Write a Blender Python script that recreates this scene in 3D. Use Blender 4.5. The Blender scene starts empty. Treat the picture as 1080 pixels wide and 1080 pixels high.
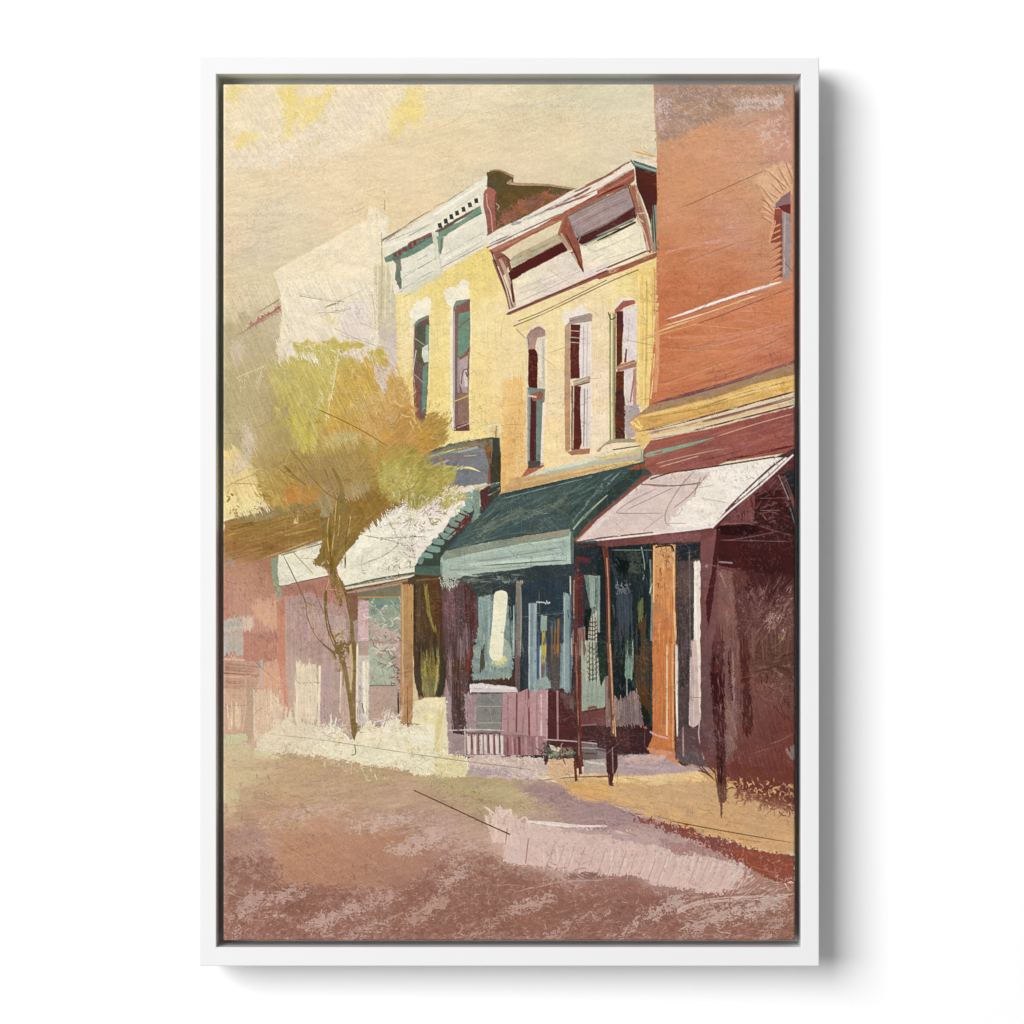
# A framed canvas print of a painted town street, hanging on a white wall.
# One unit = one metre; one millimetre on the wall = one pixel of the 1080-pixel photograph.
import bpy, bmesh
import numpy as np, math, random
# ---------------------------------------------------------------- brush engine: paints the canvas picture stroke by stroke
S = 1.5                                    # paint samples per millimetre
X0, Y0, X1, Y1 = 235.0, 88.0, 839.0, 993.0   # the canvas face in millimetres on the wall
NX, NY = int((X1-X0)*S), int((Y1-Y0)*S)
IMG = np.zeros((NY, NX, 3), np.float32)
HGT = np.zeros((NY, NX), np.float32)
_TAB = np.random.RandomState(7).rand(256, 256).astype(np.float32)
RNG = random.Random(11)
_seed = [1]
def hexc(c):
    if isinstance(c, str):
        c = c.lstrip('#'); return np.array([int(c[i:i+2], 16)/255 for i in (0, 2, 4)], np.float32)
    return np.array(c, np.float32)
def vn(u, v):
    iu = np.floor(u); iv = np.floor(v)
    fu = u-iu; fv = v-iv
    fu = fu*fu*(3-2*fu); fv = fv*fv*(3-2*fv)
    iu = iu.astype(np.int32) & 255; iv = iv.astype(np.int32) & 255
    ju = (iu+1) & 255; jv = (iv+1) & 255
    a = _TAB[iv, iu]; b = _TAB[iv, ju]; c = _TAB[jv, iu]; d = _TAB[jv, ju]
    t = a+(b-a)*fu
    return t+((c+(d-c)*fu)-t)*fv
def an(x, y, su, sv, ang=0., seed=None):
    if seed is None: _seed[0] += 1; seed = _seed[0]
    ca, sa = math.cos(math.radians(ang)), math.sin(math.radians(ang))
    ox, oy = (seed*37.17) % 211, (seed*91.73) % 223
    return vn((x*ca+y*sa)/su+ox, (-x*sa+y*ca)/sv+oy)
def grid(x0, y0, x1, y1):
    i0 = max(0, int((x0-X0)*S)); i1 = min(NX, int((x1-X0)*S)+2)
    j0 = max(0, int((y0-Y0)*S)); j1 = min(NY, int((y1-Y0)*S)+2)
    if i1 <= i0 or j1 <= j0: return None
    x = (X0+(np.arange(i0, i1)+.5)/S).astype(np.float32); y = (Y0+(np.arange(j0, j1)+.5)/S).astype(np.float32)
    X, Y = np.meshgrid(x, y)
    return (slice(j0, j1), slice(i0, i1)), X, Y
def blend(sl, m, col, h=0.):
    IMG[sl] += (col-IMG[sl])*m[..., None]
    if h: HGT[sl] += (h-HGT[sl])*m*0.7
def spline(pts, n=8, closed=False):
    P = [tuple(map(float, p)) for p in pts]; out = []
    N = len(P)
    if N < 3 and not closed: return P
    rng = range(N) if closed else range(N-1)
    for i in rng:
        if closed: a, b, c, d = P[i-1], P[i], P[(i+1) % N], P[(i+2) % N]
        else: a, b, c, d = P[max(i-1, 0)], P[i], P[i+1], P[min(i+2, N-1)]
        for k in range(n):
            t = k/n
            out.append(tuple(.5*((2*b[q])+(-a[q]+c[q])*t+(2*a[q]-5*b[q]+4*c[q]-d[q])*t*t+(-a[q]+3*b[q]-3*c[q]+d[q])*t**3) for q in range(len(b))))
    if not closed: out.append(P[-1])
    return out
def sdist(X, Y, pts):
    d2 = np.full(X.shape, 1e9, np.float32); ins = np.zeros(X.shape, bool)
    n = len(pts)
    for i in range(n):
        ax, ay = pts[i]; bx, by = pts[(i+1) % n]
        ex, ey = bx-ax, by-ay; L = ex*ex+ey*ey+1e-9
        wx = X-ax; wy = Y-ay
        t = np.clip((wx*ex+wy*ey)/L, 0, 1)
        d2 = np.minimum(d2, (wx-ex*t)**2+(wy-ey*t)**2)
        if ay != by:
            c = ((ay > Y) != (by > Y)) & (X < ex*(Y-ay)/(by-ay)+ax)
            ins ^= c
    d = np.sqrt(d2)
    return np.where(ins, d, -d)
def texmask(X, Y, tex):
    k = tex[0]
    if k == 'b':      # bristle: angle, length, width
        t = .65*an(X, Y, tex[2], tex[3], tex[1])+.35*an(X, Y, tex[2]*.5, tex[3]*.5, tex[1])
    elif k == 's':    # speckle: size
        t = .6*an(X, Y, tex[1], tex[1], 20)+.4*an(X, Y, tex[1]*.45, tex[1]*.45, 50)
    elif k == 'r':    # ridged scratches: angle, length, width
        wx = (an(X, Y, 9, 9)-.5)*10; wy = (an(X, Y, 9, 9)-.5)*8
        a = np.abs(2*an(X+wx, Y+wy, tex[2], tex[3], tex[1])-1)
        b = np.abs(2*an(X-wy, Y+wx, tex[2]*.6, tex[3]*.6, tex[1]+35)-1)
        t = np.minimum(a, b)*1.3
        t = .45*t+.33*an(X+wx*.4, Y+wy*.4, 4.5, 1.1, tex[1])+.22*an(X, Y, 1.3, 1.1, tex[1]-60)
        return np.clip((t-.36)*1.9+.42, 0, 1)
    return np.clip((t-.5)*1.7+.5, 0, 1)
def colour(X, Y, col, grad, var):
    c = hexc(col)
    if grad:
        c2, gx0, gy0, gx1, gy1 = grad
        L = (gx1-gx0)**2+(gy1-gy0)**2
        t = np.clip(((X-gx0)*(gx1-gx0)+(Y-gy0)*(gy1-gy0))/L, 0, 1)[..., None]
        c = c+(hexc(c2)-c)*t
    else: c = np.broadcast_to(c, X.shape+(3,))
    if var:
        n = (an(X, Y, 14, 6, 10)-.5)*.9+(an(X, Y, 4, 2.5, -20)-.5)*.7+(an(X, Y, 1.1, 1.1)-.5)*.5
        w = (an(X, Y, 18, 9, 30)-.5)
        c = c*(1+var*n[..., None])+var*.35*w[..., None]*np.array([1, .1, -1], np.float32)
    return c
def P(pts, col, soft=.8, rough=.8, dry=0., fade=0., tex=('s', 1.6), a=1., var=.07, grad=None, sm=False, h=0.):
    """one painted patch with a ragged, optionally dry edge"""
    if sm: pts = spline(pts, 6, True)
    xs = [p[0] for p in pts]; ys = [p[1] for p in pts]; m = max(soft, rough)+2
    g = grid(min(xs)-m, min(ys)-m, max(xs)+m, max(ys)+m)
    if g is None: return
    sl, X, Y = g
    if rough:
        r5 = .75*rough if rough < 2 else 1.7*rough
        r1 = rough*(.75 if rough < 1.3 else 1.4)
        Xw = X+(an(X, Y, 5, 5)-.5)*r5+(an(X, Y, 1.3, 1.3)-.5)*r1; Yw = Y+(an(X, Y, 5, 5)-.5)*r5+(an(X, Y, 1.3, 1.3)-.5)*r1
    else: Xw, Yw = X, Y
    d = sdist(Xw, Yw, pts)
    k = np.clip(d/soft+.5, 0, 1)
    if dry or fade:
        cov = (1-dry)*(np.clip(d/fade, 0, 1) if fade else 1.)
        k = k*np.clip((cov*1.15-texmask(X, Y, tex))*4+.5*(cov > 0), 0, 1)
    blend(sl, k*a, colour(X, Y, col, grad, var), h)
def F(pts, cps, soft=4., rough=3., power=3., var=.05, a=1., sm=False):
    """patch whose hue drifts between mixed control colours"""
    if sm: pts = spline(pts, 6, True)
    xs = [p[0] for p in pts]; ys = [p[1] for p in pts]; m = max(soft, rough)+2
    g = grid(min(xs)-m, min(ys)-m, max(xs)+m, max(ys)+m)
    if g is None: return
    sl, X, Y = g
    Xw = X+(an(X, Y, 7, 7)-.5)*2*rough; Yw = Y+(an(X, Y, 7, 7)-.5)*2*rough
    k = np.clip(sdist(Xw, Yw, pts)/soft+.5, 0, 1)
    Xq = X+(an(X, Y, 30, 12)-.5)*26; Yq = Y+(an(X, Y, 30, 12)-.5)*18
    W = 0; C = 0
    for (x, y, c) in cps:
        w = 1/(((Xq-x)**2+(Yq-y)**2+40)**(power/2)); W = W+w; C = C+w[..., None]*hexc(c)
    C = C/W[..., None]
    if var:
        n = (an(X, Y, 22, 5, 5)-.5)+(an(X, Y, 6, 2.5, -8)-.5)*.8+(an(X, Y, 1.2, 1.2)-.5)*.5
        C = C*(1+var*n[..., None])
    blend(sl, k*a, C)
def K(pts, w, col, w2=None, dry=0., a=1., taper=(0, 0), soft=.7, br=1.2, var=.06, sm=True, end=.5, h=0.):
    """one brush stroke along a path: width w -> w2 (mm), bristle streaks where dry > 0"""
    if sm and len(pts) > 2: pts = spline(pts, 6)
    w2 = w if w2 is None else w2
    xs = [p[0] for p in pts]; ys = [p[1] for p in pts]; m = max(w, w2)/2+soft+1
    g = grid(min(xs)-m, min(ys)-m, max(xs)+m, max(ys)+m)
    if g is None: return
    sl, X, Y = g
    L = [0.]
    for i in range(len(pts)-1): L.append(L[-1]+math.hypot(pts[i+1][0]-pts[i][0], pts[i+1][1]-pts[i][1]))
    T = L[-1]+1e-6
    best = np.full(X.shape, 1e9, np.float32); s = np.zeros_like(best); v = np.zeros_like(best)
    for i in range(len(pts)-1):
        ax, ay = pts[i]; ex, ey = pts[i+1][0]-ax, pts[i+1][1]-ay; l2 = ex*ex+ey*ey+1e-9; l = math.sqrt(l2)
        wx = X-ax; wy = Y-ay; t = np.clip((wx*ex+wy*ey)/l2, 0, 1)
        d = (wx-ex*t)**2+(wy-ey*t)**2; b = d < best
        best = np.where(b, d, best); s = np.where(b, L[i]+t*l, s); v = np.where(b, (wy*ex-wx*ey)/l, v)
    q = s/T
    hw = (w+(w2-w)*q)/2
    if taper[0]: hw = hw*np.clip(q/taper[0], 0.05, 1)**.7
    if taper[1]: hw = hw*np.clip((1-q)/taper[1], 0.05, 1)**.7
    k = np.clip((hw-np.sqrt(best))/soft+.5, 0, 1)*np.clip(hw/.35, 0, 1)
    if w > 2.2 and not taper[0] and not taper[1] and len(pts) > 1:       # flat, ragged bristle ends instead of round ones
        for (p, q2) in ((pts[0], pts[1]), (pts[-1], pts[-2])):
            ex, ey = q2[0]-p[0], q2[1]-p[1]; l = math.hypot(ex, ey)+1e-9
            al = ((X-p[0])*ex+(Y-p[1])*ey)/l; la = ((Y-p[1])*ex-(X-p[0])*ey)/l
            j = (vn(la/.8+p[0], la*0+p[1])-.3)*min(3., w*.7)
            near = (np.hypot(X-p[0], Y-p[1]) < w*.5+3)
            k = np.where(near, k*np.clip((al-j)/.7+.5, 0, 1), k)
    if dry:
        _seed[0] += 1
        o = _seed[0]*7.13
        t = .6*vn(s/18+o, v/br+o*1.7)+.25*vn(s/6+o, v/(br*.6)+o)+.15*vn(X/.9+o, Y/.9)
        t = np.clip((t-.5)*2+.5, 0, 1)
        cov = (1-dry)*(1-end*np.clip(q*2-1, 0, 1)*dry)
        k = k*np.clip((cov*1.1-t)*4+.5, 0, 1)
    blend(sl, k*a, colour(X, Y, col, None, var), h)
def Ln(pts, col='#6a5040', w=.8, a=.6, sm=True):
    K(pts, w*.8, col, a=a*.85, soft=.8, dry=.12, var=.0, taper=(.1, .15), sm=sm)
def inside(x, y, pts):
    r = False; n = len(pts)
    for i in range(n):
        ax, ay = pts[i]; bx, by = pts[(i+1) % n]
        if (ay > y) != (by > y) and x < (bx-ax)*(y-ay)/(by-ay)+ax: r = not r
    return r
def HT(reg, n, cols, ang, L, w, dang=12, a=.9, dry=.0, curve=0., seed=0, taper=(.15, .5)):
    """many separate small strokes scattered through a region"""
    R = random.Random(seed*131+n)
    xs = [p[0] for p in reg]; ys = [p[1] for p in reg]; c = 0; tries = 0
    while c < n and tries < n*30:
        tries += 1
        x = R.uniform(min(xs), max(xs)); y = R.uniform(min(ys), max(ys))
        if not inside(x, y, reg): continue
        c += 1
        th = math.radians(ang+R.gauss(0, dang)); l = R.uniform(*L)*.5; cu = R.uniform(-1, 1)*curve*l
        dx, dy = math.cos(th), math.sin(th)
        K([(x-dx*l, y-dy*l), (x-dy*cu, y+dx*cu), (x+dx*l, y+dy*l)], R.uniform(*w), R.choice(cols), a=a*R.uniform(.6, 1), dry=dry, taper=taper, var=0, soft=.7)
def SQ(reg, n, cols, step=3., k=7, w=(.5, .9), a=.6, seed=0, turn=70, ang=None):
    """wandering scribbles"""
    R = random.Random(seed*77+n)
    xs = [p[0] for p in reg]; ys = [p[1] for p in reg]; c = 0; tries = 0
    while c < n and tries < n*30:
        tries += 1
        x = R.uniform(min(xs), max(xs)); y = R.uniform(min(ys), max(ys))
        if not inside(x, y, reg): continue
        c += 1
        th = R.uniform(0, 360) if ang is None else ang+R.gauss(0, 28); pts = [(x, y)]; step_ = step*R.uniform(.5, 1.3)
        for i in range(max(2, k-R.choice((1, 2, 3)))):
            th += R.gauss(0, turn*.62)
            x += math.cos(math.radians(th))*step_; y += math.sin(math.radians(th))*step_; pts.append((x, y))
        K(pts, R.uniform(*w), R.choice(cols), a=a*R.uniform(.5, 1), var=0, soft=.7, taper=(.2, .3))
X_, Y_ = np.meshgrid((X0+(np.arange(NX)+.5)/S).astype(np.float32), (Y0+(np.arange(NY)+.5)/S).astype(np.float32))
def smear(reg, ang, amp, ln=16, wd=.9, feather=14, tone=.05, part=.75):
    """drag the wet paint along one direction so that edges break into bristle marks"""
    xs = [p[0] for p in reg]; ys = [p[1] for p in reg]; sl, X, Y = grid(min(xs)-feather, min(ys)-feather, max(xs)+feather, max(ys)+feather)
    m = np.clip(sdist(X, Y, reg)/feather+.5, 0, 1)
    n = an(X, Y, ln, wd, ang)*.6+an(X, Y, ln*.45, wd*.6, ang)*.4
    d = (n-.5)*2*amp*np.clip((an(X, Y, 26, 20, 33)-(1-part)*.7)*3, 0, 1)
    c, s_ = math.cos(math.radians(ang)), math.sin(math.radians(ang))
    ix = np.clip(np.round((X+d*c-X0)*S-.5), 0, NX-1).astype(int); iy = np.clip(np.round((Y+d*s_-Y0)*S-.5), 0, NY-1).astype(int)
    t = an(X, Y, ln*1.3, wd*1.1, ang)-.5
    old = IMG[sl]; new = IMG[iy, ix]*(1+tone*2*t)[..., None]
    IMG[sl] = old+(new-old)*m[..., None]
# measured from the photograph (millimetres on the wall = photograph pixels)
FR_OUT = ((210, 59.5), (864, 1019)); FR_IN = ((228.2, 78.2), (845, 999)); FR_TILT = -.0012
FDEPTH = .042; LEDGE = .0002; RECESS = .003; CDEPTH = .034; RELIEF = 1.0
FRAMECOL = (.775, .775, .775)
CAMD = 2.6; EXPO = 1.14; AMB = .30
LAMPS = [('key_lamp', (-6.6, -9.0, 3.2), 7.2, 7.6, 1640)]
def Z(ox, oy, k=210/1080):
    return lambda *v: [(ox+v[i]*k, oy+v[i+1]*k) for i in range(0, len(v), 2)]
G = lambda *v: [(v[i], v[i+1]) for i in range(0, len(v), 2)]
A1, A2, A3 = Z(230, 80), Z(430, 80), Z(630, 80)
B1, B2, B3 = Z(230, 280), Z(430, 280), Z(630, 280)
C1, C2, C3 = Z(230, 480), Z(430, 480), Z(630, 480)
D1, D2, D3 = Z(230, 680), Z(430, 680), Z(630, 680)
E1, E2 = Z(230, 790, 310/1080), Z(530, 790, 310/1080)
ALL = G(230, 83, 845, 83, 845, 999, 230, 999)
# ------------------------------------------------------------ sky
F(ALL, [(240, 95, '#F0DBA6'), (300, 100, '#EEDBAE'), (370, 110, '#EBDABC'), (430, 110, '#EEDAAE'), (500, 100, '#E9DAB6'), (560, 100, '#DFD4B0'),
  (620, 100, '#DAD2B2'), (670, 110, '#DDD6B8'), (680, 200, '#DDD7B6'), (640, 160, '#E3D3B4'), (600, 140, '#E2D0AA'), (540, 140, '#E4D0AC'), (480, 160, '#E6D1AA'),
  (420, 170, '#E7D2AE'), (340, 190, '#E9D3AF'), (280, 190, '#E7D2AE'), (240, 200, '#E6D3B0'), (240, 250, '#E5CEAD'), (300, 220, '#DED0B2'), (270, 265, '#D9CAAE'),
  (360, 215, '#E9D1AE'), (240, 300, '#DCC7A2'), (245, 350, '#DCC6A4'), (280, 290, '#D8C8A4'), (440, 210, '#E9D1AB'), (560, 180, '#E5D1B0'), (500, 205, '#DFD0AE'), (620, 190, '#DDD0AA'),
  (260, 320, '#D9CCAA'), (400, 220, '#E8D3A8')], var=.05)
P(A1(0, 0, 1080, 0, 1080, 305, 1000, 330, 900, 350, 800, 400, 620, 470, 440, 500, 300, 530, 215, 492, 110, 520, 30, 545, 0, 545), '#EDDDC2', rough=3, dry=.3, fade=12, tex=('s', 2.4), a=.8, var=.07)
P(A2(-60, 20, 700, 20, 640, 90, 520, 140, 400, 190, 230, 230, 90, 300, -40, 330), '#EEDDBE', rough=3, dry=.35, fade=10, tex=('s', 2.2), a=.8)
for q in (A1(325, 30, 430, 40, 440, 190, 445, 240, 400, 370, 350, 345, 345, 240, 330, 150), A1(560, 40, 650, 40, 610, 110, 555, 100), A1(920, 180, 1010, 110, 1080, 60, 1080, 260, 1020, 260, 990, 350, 915, 350),
          A1(35, 40, 200, 40, 120, 90, 150, 150, 100, 170, 35, 130), A1(70, 310, 230, 290, 230, 340, 90, 400), A2(-20, 30, 90, 40, 60, 130, 130, 200, 40, 270, -20, 260)):
    P(q, '#EBD68F', rough=4, soft=3, dry=.2, fade=9, tex=('s', 1.4), a=.75, sm=True)
P(A1(400, 120, 640, 100, 600, 180, 560, 240, 440, 300), '#ECDA9C', rough=4, dry=.3, fade=8, sm=True, a=.8)
P(A1(335, 80, 410, 60, 420, 120, 370, 190), '#E7CD76', rough=3, dry=.3, fade=6, sm=True, a=.8)
P(A1(420, 185, 450, 225, 385, 225), '#DDC66C', rough=1.5, a=.8)
P(A1(560, 100, 610, 85, 640, 60, 610, 110), '#E6CB70', rough=1.5, a=.7)
P(A1(35, 430, 60, 480, 250, 380, 480, 290, 560, 260, 700, 230, 640, 300, 440, 380, 430, 450, 300, 525, 120, 520, 60, 540), '#EFE0CA', rough=3, dry=.25, fade=10, a=.8, tex=('s', 2.5))
P(A1(680, 170, 830, 130, 860, 220, 700, 290), '#E7D8C8', rough=3, dry=.4, fade=7, a=.7)
for q in (A1(770, 300, 850, 265, 850, 290, 770, 318), A1(575, 285, 680, 270, 670, 285, 580, 292), A1(870, 155, 910, 140, 905, 160, 870, 165)):
    P(q, '#D3C4A4', rough=1.5, dry=.3, fade=3, a=.7)
P(A1(450, 370, 520, 340, 560, 300, 600, 350, 480, 400), '#DDCB96', rough=3, dry=.5, fade=4)
HT(A1(60, 80, 1050, 60, 1050, 280, 500, 430, 60, 500), 240, ['#F6E9D2', '#E0CCA0', '#E8D8B4', '#F2E2BE', '#DCC89E'], -25, (2, 7), (.5, 1.3), 35, .45, .5, seed=3)
HT(A2(0, 60, 600, 50, 500, 150, 60, 300, 0, 300), 90, ['#F6E9D2', '#E0CCA0', '#E3C978', '#F2E2BE'], -25, (2, 7), (.5, 1.3), 35, .5, .5, seed=4)
P(A1(790, 400, 810, 385, 900, 400, 895, 440, 830, 430, 790, 450), '#E6D0AA', rough=2, a=.7)
P(A2(900, 200, 1080, 60, 1080, 420, 1020, 500), '#DCD3B6', rough=3, dry=.3, fade=12, a=.6)
P(A2(300, 480, 420, 460, 560, 480, 560, 520, 430, 500, 400, 540, 320, 560), '#DAD0B4', rough=3, dry=.2, fade=6, a=.6)
P(A2(300, 195, 640, 130, 900, 110, 920, 180, 640, 200, 330, 215), '#DCD4B8', rough=3, dry=.3, fade=6, a=.55)
HT(G(236, 190, 520, 170, 500, 200, 380, 230, 290, 285, 236, 320), 120, ['#EAD9B4', '#D8C9A2', '#E2CDA0', '#DDD0B8'], -6, (10, 34), (.7, 2.2), 6, .3, .4, seed=5)
HT(G(470, 100, 688, 90, 688, 160, 600, 190, 440, 205), 120, ['#E8D8B2', '#D8CDAA', '#E6CFA6', '#DFD6BC'], -3, (10, 34), (.7, 2.2), 6, .28, .4, seed=6)
SKY = G(225, 80, 690, 80, 690, 160, 520, 180, 405, 240, 290, 290, 225, 360)
smear(SKY, -14, 5, 22, 1.1, 20, .02); smear(G(225, 80, 440, 80, 440, 140, 225, 180), 60, 5, 7, 1.2, 20, .03)
Ln(A2(305, 40, 335, 75, 342, 115, 320, 175, 290, 215, 235, 250, 180, 275, 110, 300), '#A08A66', .7, .55)
Ln(A1(805, 627, 870, 605), '#8a7650', .7, .6)
for a, b in ((900, 630), (903, 682), (903, 702), (903, 720)): K(A1(a, b-8, a+1, b+6), .9, '#8a7650', a=.8)
# ------------------------------------------------------------ far left haze, roofs and pale houses
F(G(230, 345, 250, 338, 262, 330, 296, 312, 305, 360, 300, 400, 330, 500, 230, 500), [(240, 380, '#B9A883'), (270, 360, '#B4A482'), (290, 340, '#CEBE9F'), (240, 420, '#B0A074'), (280, 420, '#AD9B70'), (310, 440, '#A98F62'), (250, 470, '#AF9E72'), (300, 480, '#A18750')], soft=10, rough=6)
P(B1(60, 450, 90, 400, 140, 390, 170, 430, 130, 520, 80, 500), '#CDBBA0', rough=5, dry=.45, fade=5, tex=('s', 2))
P(B1(270, 380, 330, 360, 350, 440, 330, 480, 290, 450), '#B3A28C', rough=4, dry=.4, fade=5)
HT(B1(60, 380, 340, 250, 380, 470, 60, 520), 70, ['#CDBD9C', '#9C8A62', '#D9CBAE', '#8F8264'], -45, (3, 9), (.5, 1.3), 40, .5, .4, seed=8)
K(B1(150, 345, 340, 218), 3.4, '#A5605A', 4.2, dry=.15, taper=(.3, 0))
K(B1(90, 385, 345, 240), 1.3, '#8E7A5E', dry=.3); K(B1(200, 262, 335, 180), 1., '#8E7F6A', dry=.3, taper=(.3, .1)); K(B1(130, 340, 330, 215), 1., '#E7D6B8', dry=.3)
P(A1(300, 1062, 375, 1015, 775, 788, 830, 790, 835, 700, 920, 760, 930, 1090, 1000, 1120, 1000, 1500, 900, 1700, 300, 1600, 345, 1290, 335, 1180), '#F3E4C2', soft=1.2, rough=1.2, grad=('#E9DDC8', 300, 250, 380, 400))
P(B1(340, 130, 520, 60, 830, 70, 850, 400, 870, 440, 640, 400, 450, 430, 350, 500, 380, 400, 345, 320), '#EBDFC6', rough=4, fade=8, soft=3, a=.8)
P(B1(640, 260, 700, 190, 830, 150, 850, 400, 880, 480, 700, 470, 640, 380), '#E2D5CC', rough=4, fade=10, dry=.1, a=.9)
P(B1(580, 260, 660, 265, 640, 320, 570, 330), '#EEE0B4', rough=2, fade=6)
P(B1(320, 40, 420, 10, 860, 0, 860, 60, 500, 110, 350, 150), '#F6E8C6', rough=3, fade=7, a=.8)
P(B1(350, 420, 400, 400, 420, 480, 350, 500), '#EAE0D2', rough=3, dry=.2, fade=4)
smear(G(225, 300, 410, 290, 410, 440, 225, 500), 65, 6, 14, 1.1, 12, .04, .9)
for q in (A1(300, 1062, 775, 788), A1(370, 1020, 660, 860), A1(480, 1080, 780, 950)): Ln(q, '#C4AE80', .6, .5)
Ln(A1(640, 1050, 700, 1010, 800, 960), '#CBB68C', .6, .45); Ln(A1(760, 1180, 850, 930), '#DCCDA8', .6, .45)
K(B1(445, 165, 560, 185, 680, 195), 1.6, '#9A8C66', 1., dry=.35, a=.85); K(B1(540, 245, 600, 215, 660, 200), 3.5, '#A69878', dry=.55, br=.9); K(B1(540, 250, 650, 245, 720, 225), 3, '#AFA284', dry=.6, br=.8)
SQ(B1(540, 180, 800, 180, 830, 300, 540, 280), 22, ['#A59778', '#B8AA8C'], 2, 6, (.5, .8), .5, 2)
Ln(B1(650, 195, 800, 122), '#7f705a', .7, .55); Ln(B1(430, 150, 620, 190), '#8A7A55', .7, .5); Ln(B1(610, 330, 760, 400, 890, 445), '#A08E6C', .9, .7); Ln(B1(740, 295, 830, 335, 905, 362), '#A49270', .8, .6)
Ln(B1(830, 130, 850, 270, 848, 415), '#A3977A', .9, .7); Ln(B1(500, 40, 590, 5), '#C9B88E', .6, .6); Ln(B1(400, 75, 520, 25), '#C9B88E', .6, .5); Ln(B1(350, 110, 460, 170), '#D4C6A0', .6, .5); Ln(B1(450, 220, 540, 370), '#C8B88E', .6, .4)
SQ(B1(340, 230, 400, 230, 400, 460, 340, 460), 30, ['#8F8060', '#A8997A', '#F4EAD4'], 1.6, 5, (.5, .9), .55, 3)
# column between houses
P(A1(870, 860, 940, 860, 1000, 1080, 960, 1080, 870, 1080), '#E9DFC0', rough=2)
P(B1(845, 0, 975, 0, 995, 130, 985, 400, 975, 560, 960, 640, 850, 620, 870, 400), '#D2C7A4', rough=2.2, soft=2, grad=('#D5C7BC', 410, 300, 412, 395), var=.08)
P(B1(905, 380, 975, 380, 975, 600, 920, 690, 880, 680), '#CFC0BC', rough=3, fade=5, a=.8)
for x, c in ((862, '#EDE2C4'), (905, '#EBE0C2'), (935, '#F1E7CE'), (955, '#C2B68E'), (885, '#B9AD86')): K(B1(x, -180, x+4, 60, x-4, 330), 1.5, c, dry=.4, a=.8)
K(A1(830, 700, 815, 870), 5, '#F2E6C8', dry=.3); K(A1(895, 760, 860, 900, 870, 1000), 5, '#EEE3C6', dry=.35); K(A1(925, 780, 890, 880), 3, '#EDE2C6', dry=.3); K(A1(870, 700, 850, 760), 2.5, '#E8D9B4', dry=.5)
Ln(A1(855, 730, 865, 790, 850, 840), '#B5A27C', .7, .5); Ln(A1(970, 640, 970, 830), '#D9CDAE', .7, .7)
SQ(A1(820, 720, 920, 720, 920, 980, 820, 980), 16, ['#B9A984', '#FBF2DC', '#C8BA94'], 2, 5, (.5, .9), .5, 4)
# ------------------------------------------------------------ yellow walls
F(G(417, 300, 470, 270, 514, 258, 540, 320, 640, 280, 692, 265, 692, 440, 683, 475, 640, 490, 527, 522, 500, 470, 440, 490, 421, 470), [
  (430, 330, '#F0DE9A'), (470, 300, '#EFD98A'), (510, 280, '#EFD684'), (465, 380, '#F2DD94'), (470, 430, '#F0DA90'), (510, 340, '#F3DEA4'), (510, 420, '#EFD694'), (540, 400, '#F0D9A2'),
  (590, 340, '#F5DFA8'), (590, 420, '#F3DDB2'), (635, 400, '#F3DCBE'), (630, 340, '#F2DCB8'), (660, 300, '#F3DD9C'), (640, 300, '#F3DCA8'), (680, 300, '#ECCD82'), (681, 400, '#EDCD84'), (540, 440, '#EEC88A'), (540, 490, '#EBBE7C'),
  (590, 470, '#F4DCA8'), (632, 460, '#F3DEC0'), (440, 400, '#EBD083'), (430, 360, '#F1D9A2'), (500, 465, '#F2DC98')], soft=1.2, rough=.8, var=.06)
P(G(420, 315, 434, 308, 434, 400, 421, 400), '#F3DEA8', rough=2, fade=5, a=.8)
P(B2(510, 130, 560, 240, 640, 300, 620, 330, 500, 250, 430, 220, 430, 200, 500, 200), '#F3DFC0', rough=3, fade=6, a=.8)
P(B2(520, 620, 625, 600, 640, 900, 600, 1080, 505, 1080, 515, 870), '#EBC280', rough=2, soft=2, grad=('#E9B974', 540, 420, 540, 500))
P(B2(500, 330, 640, 330, 640, 600, 560, 620, 450, 600, 450, 560), '#F2DAA6', rough=4, fade=8, a=.7)
HT(B2(20, 260, 250, 150, 480, 20, 480, 880, 110, 880, 110, 300), 110, ['#E5C870', '#F6E7AE', '#EBD084', '#F8EAC0'], 90, (5, 22), (.6, 1.8), 10, .35, .4, seed=9)
HT(B2(350, 300, 640, 330, 640, 900, 350, 880), 80, ['#E0C080', '#F8EAC6', '#D9B676', '#F7E0B4'], -5, (4, 16), (.5, 1.1), 30, .4, .3, seed=10)
HT(B2(990, 100, 1080, 60, 1290, 60, 1290, 960, 990, 960), 110, ['#F8E8C8', '#EDC9A0', '#F6D8B4', '#FAEDD8'], 4, (5, 22), (.6, 1.6), 10, .4, .4, seed=11)
smear(G(421, 315, 514, 262, 540, 330, 690, 285, 688, 480, 421, 470), 88, 6, 18, .9, 4, .035, .8); smear(G(421, 315, 514, 262, 540, 330, 690, 285, 688, 480, 421, 470), -24, 4, 12, .9, 4, .02, .6)
SQ(B2(350, 370, 640, 370, 640, 520, 350, 520), 36, ['#B99A60', '#C9AC74'], 2, 5, (.4, .7), .4, 5)
SQ(B2(760, 560, 860, 560, 860, 1000, 760, 1000), 20, ['#C0A070', '#FBF0DA'], 2.5, 6, (.4, .7), .5, 6)
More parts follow.
